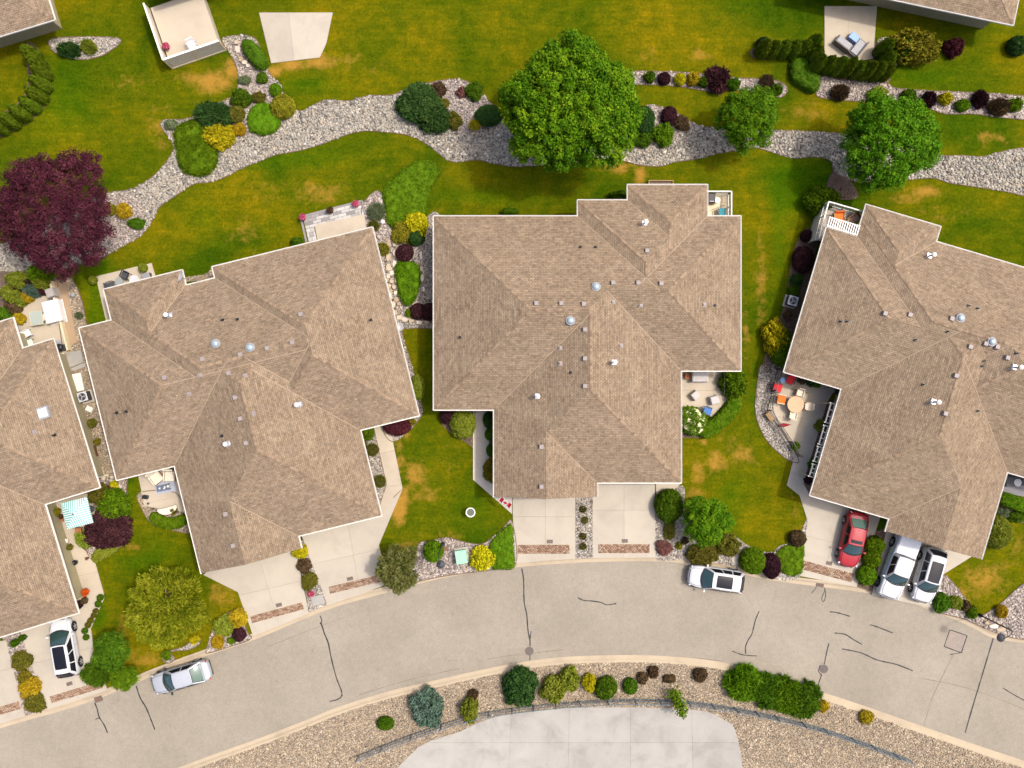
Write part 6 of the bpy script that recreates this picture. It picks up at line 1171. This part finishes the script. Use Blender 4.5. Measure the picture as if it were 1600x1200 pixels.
def covered(x, y, sx, sy, h, rz, mt, lab, name='furniture_cover', cat='cover', z=.04, taper=.9):
    t = thing(name, lab, cat, P(x, y, h*.6), R(rz)); t.location.z = z; MB().box(0, 0, h*.48, sx, sy, h*.92, 0, taper).build('cover', mt, t, bevel=.06); MB().box(0, 0, .05, sx*1.04, sy*1.04, .06).build('hem', mt, t, bevel=.02); MB().box(0, 0, h*.945, sx*taper*.86, sy*taper*.86, .03).build('top_seam', mt, t, bevel=.01); return t
def pot(x, y, r, h, pm, plant, lab, cat='planter', kind='loose', ph=None, z=.04):
    t = thing('planter', lab, cat, P(x, y, h)); t.location.z = z; MB().lathe(0, 0, [(r*.7, 0), (r, h*.9), (r*1.08, h), (r*.9, h), (r*.85, h*.85)], 18).build('pot', pm, t, smooth=True)
    if plant:
        me = tpl(kind, 0); o = bpy.data.objects.new('plant', me); C.objects.link(o); o.parent = t
        if not me.materials: me.materials.append(LM['green'])
        o.material_slots[0].link = 'OBJECT'; o.material_slots[0].material = LM[plant]; o.location = (0, 0, h*.85); o.scale = (r*1.25, r*1.25, ph or r*1.6)
    return t
def ac_unit(x, y, rz, lab):
    t = thing('air_conditioner', lab, 'air conditioner', P(x, y, .8), R(rz)); t.location.z = 0; MB().box(0, 0, .04, 1.0, 1.0, .12).build('pad', CONC_G, t); MB().box(0, 0, .45, .76, .76, .7).build('casing', DARK, t, bevel=.05); MB().box(0, 0, .82, .78, .78, .05).build('top_panel', LGREY, t, bevel=.03)
    MB().lathe(0, 0, [(.3, .84), (.3, .852), (.02, .853)], 22).build('fan_opening', BLACK, t); m = MB()
    for i in range(3): a = i*2.094; m.box(math.cos(a)*.14, math.sin(a)*.14, .858, .26, .1, .008, a)
    m.build('fan_blade', GREY, t); g = MB()
    for r_ in (.1, .2, .3):
        for i in range(16): a, b = i*math.pi/8, (i+1)*math.pi/8; g.tube((r_*math.cos(a), r_*math.sin(a), .87), (r_*math.cos(b), r_*math.sin(b), .87), .008, .008, 4, False)
    g.build('grille', STEEL, t); return t
ac_unit(129, 620, 17, 'air conditioner in the side yard of the left house'); ac_unit(1239, 470, -16, 'air conditioner by the right house wall')
# --- upper left patio
covered(84, 487, 1.35, 1.85, .85, 13, mat('pinkish_white', (.66, .62, .60), .6, .03), 'white-topped box on the upper left patio', 'hot_tub', 'hot tub', taper=.98)
covered(81, 458, .72, .8, .95, 20, mat('grey_cover', (.30, .27, .24), .8, .1), 'grey covered grill beside the cream wall on the left patio', 'covered_grill', 'grill')
t = thing('glass_table', 'square greenish glass table on the upper left patio', 'table', P(57, 497, .7), R(8)); t.location.z = .04; MB().box(0, 0, .7, .98, 1.08, .02).build('tabletop', glass_mat('green_glass', (.30, .34, .28), .08), t, bevel=.008); m = MB()
for a, b in (((-.5, -.55), (.5, -.55)), ((.5, -.55), (.5, .55)), ((.5, .55), (-.5, .55)), ((-.5, .55), (-.5, -.55))): m.tube((*a, .7), (*b, .7), .02)
m.build('frame', CREAMP, t)
for sx in (-.45, .45):
    for sy in (-.5, .5): MB().tube((sx, sy, 0), (sx, sy, .7), .02).build('leg', CREAMP, t)
chair(67, 497, (-1, .1), CREAMP, CREAM, 'beige chair at the glass table', .5)
chair(42, 521, (.9, -.5), LGREY, WHITE, 'white cushioned chair at the left roof edge, upper one', .6); chair(46, 536, (.9, -.4), GREY, mat('mint_cushion', (.5, .62, .52), .8), 'chair with mint cushion at the left roof edge', .6)
t = thing('barbecue', 'black barbecue at the roof corner beside the side yard', 'barbecue', P(93, 543, .9), R(15)); t.location.z = .04; MB().box(0, 0, .4, .5, .45, .75).build('cart', DARK, t, bevel=.02); MB().lathe(0, 0, [(.3, .78), (.32, .9), (.24, 1.02), (.08, 1.07)], 16).build('lid', BLACK, t, smooth=True); MB().box(.0, .42, .8, .4, .34, .03).build('side_shelf', GREY, t)
for i, (a, b, sx, sy, rz) in enumerate(((121, 598, 1.0, 1.5, 12),)): tag(MB().box(0, 0, .12, sx, sy, .2).build('storage_bench', WHITE, loc=P(a, b), rz=R(rz), bevel=.06), 'white rounded bench top above the side yard air conditioner', 'bench')
tag(MB().box(0, 0, .1, .55, .42, .22).build('white_box', WHITE, loc=P(141, 639), rz=R(-25), bevel=.03), 'small white box below the side yard air conditioner', 'box'); pot(145, 661, .26, .36, BLACK, 'olive', 'black square planter with a bush in the left side yard'); pot(153, 690, .2, .22, BROWN, 'yolive', 'small round planter above the brown box'); tag(MB().box(0, 0, .22, .36, .95, .44).build('wooden_chest', BROWN, loc=P(149, 705), rz=R(15), bevel=.02), 'narrow brown wooden chest in the left side yard', 'chest')
tag(MB().lathe(0, 0, [(.05, 0), (.17, .08), (.21, .2), (.17, .33), (.05, .4)], 16).build('garden_ball', GREY, loc=P(116, 461), smooth=True), 'grey stone ball in the rock bed on the left', 'ornament'); shrub('grass', 'sage', 123, 493, 6, 5, .35, 'small pale plant in the rock bed on the left')
# --- left house front patio
t = thing('parasol', 'square teal and white striped parasol on the left patio', 'parasol', P(119, 802, 2.3), R(14)); t.location.z = 0
def striped():
    m, n, l, b = base_mat('teal_stripes'); tc = n.new('ShaderNodeTexCoord'); sp = n.new('ShaderNodeSeparateXYZ'); l.new(tc.outputs['Object'], sp.inputs[0])
    def mth(op, a, b2=None):
        q = n.new('ShaderNodeMath'); q.operation = op
        for i, v in enumerate((a, b2)):
            if v is None: continue
            if hasattr(v, 'is_linked'): l.new(v, q.inputs[i])
            else: q.inputs[i].default_value = v
        return q.outputs[0]
    ax, ay = mth('ABSOLUTE', sp.outputs[0]), mth('ABSOLUTE', sp.outputs[1]); sel = mth('GREATER_THAN', ax, ay)
    k = mth('ADD', mth('MULTIPLY', sel, sp.outputs[1]), mth('MULTIPLY', mth('SUBTRACT', 1.0, sel), sp.outputs[0])); s = mth('SINE', mth('MULTIPLY', k, 36.0)); r = ramp(n, [(.40, (.10, .36, .34)), (.60, (.60, .62, .56))]); l.new(mth('ADD', mth('MULTIPLY', s, .5), .5), r.inputs['Fac']); l.new(r.outputs['Color'], b.inputs['Base Color']); b.inputs['Roughness'].default_value = .85; return m
m = MB(); hw = 1.06
for i in range(4):
    c0 = [(-hw, -hw), (hw, -hw), (hw, hw), (-hw, hw)]; a, b = c0[i], c0[(i+1) % 4]; md_ = ((a[0]+b[0])/2, (a[1]+b[1])/2); m.add([(*a, 2.22), (*md_, 2.25), (*b, 2.22), (0, 0, 2.72)], [(0, 1, 3), (1, 2, 3)]); m.add([(*a, 2.22), (*md_, 2.25), (*b, 2.22), (b[0], b[1], 2.1), (md_[0], md_[1], 2.13), (a[0], a[1], 2.1)], [(0, 5, 4, 1), (1, 4, 3, 2)])
m.build('canopy', striped(), t); MB().tube((0, 0, 0), (0, 0, 2.8), .025, .025, 8).build('pole', DARK, t); MB().lathe(0, 0, [(.3, 0), (.3, .06), (.05, .1)], 16).build('base', DARK, t); MB().lathe(0, 0, [(.05, 2.7), (.06, 2.78), (.02, 2.84)], 10).build('finial', DARK, t)
for i in range(4): a = math.pi/4+i*math.pi/2; MB().tube((0, 0, 2.68), (math.cos(a)*1.47, math.sin(a)*1.47, 2.2), .012, .012, 5).build('rib', DARK, t)
chair(123, 830, (-1, .1), BROWN, mat('rust_seat', (.30, .12, .05), .8, .15), 'rust-coloured chair below the striped parasol', .62)
for a, b, r_, pm, pl, lab in ((89, 800, .26, DARK, 'yolive', 'dark pot with a yellowish plant in the left patio corner'), (79, 801, .2, GREY, None, 'grey empty pot at the left patio wall'), (96, 807, .14, TERRA, 'brown', 'small clay pot, upper one left of the parasol'), (98, 812, .15, TERRA, None, 'empty clay pot, lower one left of the parasol'), (104, 845, .16, WHITE, None, 'white round lantern pot beside the left footpath'), (110, 855, .18, TERRA, 'olive', 'clay pot with olive plant beside the left footpath'), (117, 879, .2, BLACK, None, 'black pot beside the left footpath'), (134, 925, .22, TERRA, 'floworange', 'pot of orange flowers beside the left footpath'), (133, 938, .2, GREY, 'brown', 'grey pot under the orange flowers'), (125, 944, .24, BLACK, 'purple', 'dark purple potted plant at the left garage corner'), (135, 873, .12, BROWN, None, 'tiny brown pot on the left footpath')): pot(a, b, r_, .32, pm, pl, lab)
t = thing('path_box', 'small tan box by the orange flowers', 'box', P(124, 928), R(17)); MB().box(0, 0, .2, .4, .55, .4).build('sides', TANW, t, bevel=.02); MB().box(0, 0, .41, .44, .6, .04).build('lid', CREAMP, t)
# --- left-middle house patios
for a, b, f_, lab in ((195, 430, (-.4, .9), 'dark slatted chair at the top of the left-middle back patio'), (173, 446, (.9, -.3), 'dark chair half under the eave of the back patio')): chair(a, b, f_, BLACK, DARK, lab, .62)
rtable(186, 440, .34, .5, glass_mat('grey_glass', (.25, .27, .26), .1), BLACK, 'small round glass table between dark chairs'); rtable(210, 438, .42, .7, LGREY, GREY, 'white round table beside the dark slatted chair')
t = thing('planter_bench', 'dark grey slatted planter box on the back patio', 'planter', P(229, 434, .4), R(13)); t.location.z = .04; MB().box(0, 0, .2, .68, .72, .4).build('box', DARK, t); 
for i in range(6): MB().box(-.27+i*.108, 0, .42, .09, .74, .03).build('slat', GREY, t)
pot(147, 438, .26, .34, BROWN, 'lime', 'lime ball planter at the left corner of the back patio', 'planter', 'ball', .5); pot(225, 419, .28, .34, BROWN, 'lime', 'lime ball planter at the top of the back patio', 'planter', 'ball', .5)
def lounge(x, y, face, lab, w_=.95):
    t = thing('lounge_chair', lab, 'chair', P(x, y, .5), rot_of(*face)); t.location.z = .04; MB().box(0, 0, .2, w_, w_, .28).build('frame', TANW, t, bevel=.03); MB().box(.04, 0, .4, w_*.86, w_*.8, .16).build('seat', CREAM, t, bevel=.06); m = MB(); m.obox((-w_*.42, 0, .38), (-w_*.6, 0, .92), w_*.95, .16); m.build('backrest', CREAM, t, bevel=.06)
    for s in (-1, 1): MB().box(0, s*w_*.48, .45, w_*.9, .1, .2).build('armrest', CREAM, t, bevel=.04)
lounge(243, 747, (.6, .8), 'cream lounge chair, left of the pair on the left-middle patio'); lounge(264, 744, (0, 1), 'cream lounge chair, right of the pair by the house corner', .9)
tag(MB().box(0, 0, .05, 1.7, 1.05, .012).build('rug', mat('grey_rug', (.33, .35, .40), .95, .15, 9), loc=P(259, 760), rz=R(12)), 'grey outdoor rug under the fire table', 'rug')
t = thing('fire_table', 'dark blue-grey low table set with white glass candles', 'table', P(255, 762, .4), R(11)); t.location.z = .05; MB().box(0, 0, .4, 1.02, .5, .06).build('tabletop', mat('slate_blue', (.10, .12, .17), .5, .1), t, bevel=.01)
for sx in (-.45, .45):
    for sy in (-.2, .2): MB().box(sx, sy, .19, .06, .06, .38).build('leg', DARK, t)
for i, (a, r_) in enumerate(((251, .07), (259, .07), (264, .09), (258, .06))): tag(MB().lathe(0, 0, [(r_, 0), (r_*1.1, .1), (r_, .14)], 12).build('candle', WHITE, loc=P(a-1, 763-(a-251)*.25+(2 if i == 3 else 0), .48), smooth=True), ['leftmost', 'second from left', 'rightmost', 'lowest'][i]+' white candle jar on the blue-grey table', 'candle')
t = thing('curved_bench', 'cream crescent-shaped bench below the lounge chairs', 'bench', P(261, 792, .4), R(14)); t.location.z = .03; o_ = [(.85*math.cos(a), .62*math.sin(a)) for a in np.linspace(-2.9, -.24, 14)]; i_ = [(.78, -.02), (.4, -.06), (0, -.06), (-.4, -.06), (-.78, -.02)]; MB().prism(o_+i_, .34, .44).build('seat', CREAM, t); MB().prism([(a*.8, b*.8) for a, b in o_+i_], 0, .34).build('base', GREY, t)
tag(MB().box(0, 0, .18, .42, .3, .36).build('black_speaker', BLACK, loc=P(229, 776), rz=R(-10), bevel=.02), 'black box at the lawn edge of the left-middle patio', 'box')
for i, (a, b) in enumerate(((242, 794), (252, 802), (264, 803), (280, 799), (234, 786))): t = thing('path_light', ['second', 'third', 'fourth', 'fifth', 'first'][i]+' small path light from the left around the crescent bench', 'light', P(a, b)); MB().tube((0, 0, 0), (0, 0, .3), .015).build('stake', BLACK, t); MB().lathe(0, 0, [(.1, .3), (.08, .35), (.02, .38)], 10).build('hood', DARK, t)
shrub('loose', 'olive', 270, 798, 5, 6, .5, 'small olive plant right of the crescent bench')
for a, b, lab in ((473, 340, 'left'), (516, 329, 'middle'), (556, 319, 'right')): pot(a, b, .2, .38, DARK if lab != 'middle' else BROWN, 'flowerr' if lab != 'middle' else 'brown', lab+' flower pot on the back edge of the paver terrace', 'planter', 'loose', .3)
pot(624, 511, .3, .5, LGREY, None, 'pale blue-grey round pot beside the tilted eave, in the gap'); tag(MB().lathe(0, 0, [(.14, 0), (.2, .1), (.14, .22)], 12).build('white_ball', WHITE, loc=P(598, 347), smooth=True), 'round white ornament in the bed by the green mound', 'ornament')
# flat stones in the gap
STONE = stone_mat('flat_stones', [(0, (.30, .22, .14)), (.5, (.44, .37, .27)), (1, (.56, .50, .42))])
def stones(name, lab, lst):
    c = P(lst[0][0], lst[0][1]); t = thing(name, lab, 'stones', (c.x, c.y, 0)); 
    for x, y, wx, wy in lst:
        p = P(x, y)-c; n = 9; a0 = random.random(); pl = []
        for i in range(n): a = a0+2*math.pi*i/n; k = random.uniform(.82, 1.12); sq = 1/max(abs(math.cos(a)), abs(math.sin(a)))**.6; pl.append((p.x+math.cos(a)*wx/S*.5*k*sq, p.y+math.sin(a)*wy/S*.5*k*sq))
        h = random.uniform(.12, .26); m = MB(); cx, cy = p.x, p.y; top = [(cx+(a-cx)*.82, cy+(b-cy)*.82) for a, b in pl]
        vs = [(a, b, -.02) for a, b in pl]+[(a, b, h*.7) for a, b in pl]+[(a, b, h+random.uniform(-.02, .02)) for a, b in top]; fs = [tuple(range(2*n, 3*n))]
        for L_ in (0, n): fs += [(L_+i, L_+(i+1) % n, L_+n+(i+1) % n, L_+n+i) for i in range(n)]
        m.add(vs, fs); o = m.build('stone', None, t); o.data.materials.append(STONE); at = o.data.attributes.new('rnd', 'FLOAT', 'FACE'); rv_ = random.random(); at.data.foreach_set('value', [rv_]*len(o.data.polygons))
stones('stone_border', 'double line of flat pale stones in the gap between two houses', [(608, 381, 7, 14), (607, 403, 8, 13), (607, 418, 9, 11), (617, 380, 7, 11), (617, 396, 6, 13), (617, 413, 7, 13), (613, 427, 8, 9), (607, 432, 6, 9), (612, 440, 7, 7), (619, 438, 5, 10), (616, 449, 6, 8), (608, 447, 6, 8), (618, 458, 6, 7), (619, 468, 8, 8), (624, 475, 7, 7), (611, 455, 6, 6), (606, 375, 8, 5), (613, 366, 7, 6), (605, 438, 5, 6), (646, 474, 6, 6)])
stones('stone_border', 'single line of grey stones beside the middle house wall', [(658, 399, 5, 15), (658, 412, 5, 6), (659, 420, 6, 8), (660, 435, 6, 13), (662, 452, 4, 8), (657, 477, 8, 6), (670, 466, 6, 4)])
stones('stepping_stones', 'pale flagstones rounding the tilted house corner', [(606, 450, 7, 10), (610, 463, 7, 11), (614, 476, 8, 10), (617, 488, 9, 9), (624, 496, 9, 8), (632, 499, 10, 8), (643, 501, 9, 6), (655, 504, 9, 7), (667, 503, 9, 7)])
stones('boulder_group', 'grey boulders at the top of the creek planting', [(372, 78, 9, 11), (377, 93, 8, 9), (384, 99, 9, 7), (389, 103, 8, 6), (370, 67, 7, 7), (393, 106, 6, 5)])
stones('boulder_group', 'pale boulders below the shrubs between the left houses', [(188, 760, 7, 7), (190, 772, 8, 10), (193, 785, 7, 9), (132, 820, 8, 7), (138, 818, 7, 5), (176, 745, 6, 5), (168, 742, 7, 5), (189, 850, 4, 9)])
stones('stepping_stones', 'pale flat stones beside the right street lamp', [(1551, 978, 16, 8), (1563, 983, 14, 8), (1540, 972, 9, 6)])
# --- middle house patio and balcony
covered(1093, 587, 1.45, 1.1, .75, 0, TAUPE, 'large taupe covered sofa by the middle house wall'); covered(1086, 618, .68, .68, .62, 40, TAUPE, 'taupe cube cover, left of two on the furniture patio'); covered(1116, 625, .75, .72, .62, 15, TAUPE, 'taupe cube cover with a dark rim, right of two on the furniture patio')
chair(1106, 642, (.9, .3), DARK, BLUE, 'blue chair behind the cream hydrangea', .66); pot(1074, 588, .22, .35, TERRA, None, 'orange clay pot in the patio corner of the middle house')
t = thing('trellis', 'thin dark trellis at the edge of the furniture patio', 'trellis', P(1126, 598)); 
for yy in (-.9, 0, .9): MB().tube((0, yy, 0), (0, yy, 1.2), .02).build('post', DARK, t)
for zz in (.4, 1.15): MB().tube((0, -.9, zz), (0, .9, zz), .015).build('rail', DARK, t)
def balcony(name, corners, zf, lab, floor, house_side):
    """corners in pixels at railing-top height; open on the house side (index pair)"""
    zr = zf+1.0; w_ = P2(corners, zr); o = Vector((*w_[0], 0)); t = thing(name, lab, 'balcony', o); l_ = [(a-o.x, b-o.y) for a, b in w_]; n = len(l_)
    d = MB().prism(l_, zf-.22, zf).build('deck_floor', floor, t); A, B = Vector(l_[0]), Vector(l_[1])
    for i in range(n):
        if i in house_side: continue
        a, b = Vector((*l_[i], 0)), Vector((*l_[(i+1) % n], 0)); L = (b-a).length; dd = (b-a)/L; rz = math.atan2(dd.y, dd.x)
        MB().obox(a+Vector((0, 0, zr)), b+Vector((0, 0, zr)), .09, .06).build('top_rail', WHITE, t); MB().obox(a+Vector((0, 0, zf+.1)), b+Vector((0, 0, zf+.1)), .05, .05).build('bottom_rail', WHITE, t); nb = max(1, round(L/1.2))
        for k in range(nb+1): q = a+dd*(L*k/nb); MB().box(q.x, q.y, (zf+zr)/2, .07, .07, 1.0, rz).build('post', WHITE, t)
        g = MB(); mid = (a+b)/2; g.box(mid.x, mid.y, zf+.55, L-.1, .015, .75, rz); g.build('glass_panel', RAILGL, t)
        if zf > 1: mid2 = mid; MB().box(mid2.x, mid2.y, zf/2-.12, L, .06, zf-.2, rz).build('skirt_wall', mat('taupe_panel', (.52, .46, .36), .8), t)
    return t
rgm, rgn, rgl, rgb = base_mat('rail_glass'); rgb.inputs['Base Color'].default_value = (.55, .56, .5, 1); rgb.inputs['Roughness'].default_value = .1; rgb.inputs['Alpha'].default_value = .35; RAILGL = rgm
balcony('balcony', [(1100, 299), (1143, 299), (1143, 342), (1100, 342)], .6, 'small white-railed balcony at the top of the middle house', CREAMP, (2, 3))
t = thing('barbecue', 'black covered barbecue on the middle house balcony', 'barbecue', P(1112, 309, 1.4)); t.location.z = .6; MB().box(0, 0, .42, .62, .78, .8).build('cover', BLACK, t, bevel=.08); MB().box(.0, -.3, .86, .36, .05, .03).build('handle', LGREY, t)
rtable(1121, 313, .22, .5, WHITE, LGREY, 'small white round table beside the black barbecue', .6); chair(1128, 331, (0, -1), BLACK, TEAL, 'teal chair on the middle house balcony', .62, z=.6)
tag(MB().tube((0, 0, .62), (0, 1.0, .75), .012).tube((-.75, -.15, .75), (.3, .25, .75), .015).build('folded_stand', DARK, loc=P(1128, 324, 1.0).xy.to_3d()), 'thin dark rod stand leaning beside the teal chair', 'stand')
balcony('balcony', [(1283, 358), (1295, 315), (1351, 331), (1345, 372), (1280, 372)], 1.5, 'white-railed balcony at the top of the right house', mat('pale_deck', (.36, .31, .25), .8, .1), (2, 3))
t = thing('slat_awning', 'white slatted awning over the right house balcony', 'awning', P(1318, 352, 3.0), R(-16.5)); t.location.z = 2.98
for yy in (-.42, .30): MB().box(0, yy, 0, 2.55, .07, .09).build('beam', WHITE, t)
for i in range(14): MB().box(-1.2+i*.185, -.06, .06, .09, .82, .05).build('slat', WHITE, t)
chair(1311, 341, (0, 1), TANW, ORANGE, 'orange cushioned chair on the right house balcony', .85, z=1.5)
t = thing('rattan_sofa', 'brown rattan sofa on the right house balcony', 'sofa', P(1334, 343, 2.0), R(34)); t.location.z = 1.5; MB().box(0, 0, .18, 1.15, .75, .34).build('frame', BROWN, t, bevel=.03); 
for s in (-1, 1): MB().box(s*.26, -.02, .4, .5, .55, .12).build('cushion', mat('tan_cushion', (.28, .19, .13), .85), t, bevel=.03); MB().box(s*.57, 0, .42, .09, .75, .3).build('armrest', BROWN, t, bevel=.02)
MB().box(0, .36, .5, 1.15, .1, .5).build('backrest', BROWN, t, bevel=.02)
covered(1299, 340, .45, .4, .5, -16, LBLUE, 'pale blue storage cube on the right house balcony', 'storage_cube', 'box', 1.5)
# --- right house patio
TT = mat('peach_tabletop', (.50, .31, .18), .6, .06); rtable(1243, 632, .68, .74, TT, CREAMP, 'large round peach-topped dining table'); MB().lathe(0, 0, [(.06, .75), (.06, .765)], 12)
for a, b, f_, fm, sm, lab in ((1250, 614, (-.3, 1), CREAMP, CREAM, 'cream dining chair above the round peach table'), (1263, 635, (-1, -.1), CREAMP, CREAM, 'cream dining chair right of the round peach table'), (1239, 649, (.2, -1), CREAMP, CREAM, 'cream dining chair below the round peach table'), (1221, 624, (1, .2), CREAMP, ORANGE, 'orange-cushioned chair left of the round peach table'), (1235, 593, (-.4, .9), DARK, RED, 'red chair under the eave, right of the blue side table'), (1215, 606, (.9, .3), DARK, RED, 'red chair at the fence corner')): chair(a, b, f_, fm, sm, lab, .58 if sm is CREAM else .72)
rtable(1223, 594, .24, .5, LBLUE, GREY, 'small pale blue side table between two red chairs')
t = thing('folded_umbrella', 'folded dark red umbrella lying on the patio', 'umbrella', P(1224, 664), R(4)); MB().lathe(0, 0, [(.02, -.5), (.1, -.38), (.16, -.05), (.12, .2), (.03, .48)], 12).build('fabric', mat('dark_red', (.22, .008, .02), .8, .1), t, smooth=True).rotation_euler = (0, R(90), 0); MB().tube((-.7, 0, 0), (.6, 0, 0), .02).build('pole', DARK, t); t.location.z = .17
for a, b, pm, pl, lab in ((1266, 598, DARK, 'dark', 'dark potted plant under the eave, left of two'), (1275, 600, DARK, 'green', 'green potted plant under the eave, right of two'), (1242, 697, DARK, 'bright', 'green potted plant at the gate end of the fence'), (1252, 594, TERRA, 'brown', 'small clay pot by the wall near the red chair'), (1230, 492, TERRA, 'brown', 'terracotta pot below the air conditioner at the right house'), (1262, 750, BLACK, 'purple', 'black pot in the bed at the footpath bend')): pot(a, b, .24, .36, pm, pl, lab)
tag(MB().box(0, 0, .25, .34, .75, .5).build('wooden_planter', TANW, loc=P(1200, 651), rz=R(35), bevel=.02), 'golden wooden planter at the fence angle', 'planter')
t = thing('wall_trellis', 'white wooden trellis frames along the right house wall', 'trellis', P(1288, 690, 2.2), R(-106.5)); t.location.z = 0
for i, (s0, s1) in enumerate(((-3.1, -1.45), (-1.25, .35), (.5, 1.75), (1.95, 3.0))):
    for yy in (-.42, -.08):
        MB().obox((s0, yy, 2.35), (s1, yy, 2.35), .09, .09).build('beam', WHITE, t)
    for k in range(4): s_ = s0+(s1-s0)*(k+.05)/3.1; MB().box(s_, -.25, 2.43, .07, .62 if k in (0, 3) else .42, .06).build('crosspiece', WHITE, t)
for s_ in (-3.05, 2.95): MB().box(s_, -.42, 1.17, .06, .06, 2.34).build('post', CREAMP, t)
for a, b, c_, lab in ((1316, 610, 'dark', 'dark shrub behind the trellis at the patio end'), (1283, 665, 'lime', 'lime shrub beside the trellis'), (1273, 725, 'green', 'green shrub at the lower trellis')): shrub('loose', c_, a-2, b, 7, 8, .6, lab)
# --- far right patio
rtable(1590, 754, .32, .5, LGREY, DARK, 'round pale table on the dark patio at the right edge'); chair(1578, 752, (.8, 0), BLACK, DARK, 'dark armchair left of the pale round table', .85); chair(1604, 750, (-.8, 0), BLACK, DARK, 'dark armchair right of the pale round table', .85)
# --- top edge
t = thing('raised_deck', 'raised deck with taupe walls at the top left', 'deck', P(272, 106), R(19)); Wd = 4.6
MB().box(Wd/2-.1, 2.4, .5, Wd-.3, 4.6, 1.0).build('deck_base', CONC_P, t)
for k in range(2): MB().box(.05+Wd/4+k*Wd/2-.1, 0, .85, Wd/2-.12, .08, 1.7).build('wall_panel', mat('taupe_panel', (.52, .46, .36), .8), t)
MB().box(-.15, 2.4, .85, .08, 4.8, 1.7).build('wall_panel', MATS['taupe_panel'], t)
for q in (-.12, Wd/2-.08, Wd-.1): MB().box(q, 0, .9, .13, .13, 1.8).build('post', CREAMP, t)
MB().box(Wd/2-.1, 0, 1.77, Wd+.1, .16, .08).build('cap_rail', WHITE, t); MB().box(-.15, 2.4, 1.77, .14, 4.8, .08).build('cap_rail', WHITE, t); MB().box(Wd/2-.1, -.02, .08, Wd, .12, .14).build('base_rail', CREAMP, t)
chair(300, 70, (.4, .8), LGREY, WHITE, 'white chair on the raised deck at the top left', .7, z=1.0); pot(268, 81, .2, .3, TERRA, 'flowerr', 'pot of red flowers on the raised deck', z=1.0)
t = thing('rattan_sofa', 'grey-brown rattan corner sofa inside the cedar hedge', 'sofa', P(1330, 70, .4), R(-38)); t.location.z = .04; RT = mat('grey_rattan', (.13, .115, .11), .8, .15); 
for cx, cy, sx, sy in ((-.55, -.3, 1.5, .75), (.6, .15, .8, 1.5)): MB().box(cx, cy, .2, sx, sy, .36).build('seat', RT, t, bevel=.03); MB().box(cx, cy, .42, sx*.85, sy*.85, .1).build('cushion', GREY, t, bevel=.03)
MB().box(-.55, -.66, .45, 1.5, .1, .5).build('backrest', RT, t); MB().box(.98, .15, .45, .1, 1.5, .5).build('backrest', RT, t); tag(MB().box(0, 0, .3, .8, .6, .5).build('coffee_table', LBLUE, loc=P(1331, 62), rz=R(-38), bevel=.03), 'pale blue-white low table beside the grey-brown corner sofa', 'table')
t = thing('wooden_planter', 'orange-brown timber planter above the middle roof', 'planter', P(1033, 290, .5)); t.location.z = 0; 
for s in (-1, 1): MB().box(0, s*.42, .25, 2.0, .06, .5).build('board', TANW, t); MB().box(s*.98, 0, .25, .06, .8, .5).build('board', TANW, t)
MB().box(0, 0, .2, 1.9, .78, .3).build('soil', MULCH, t)
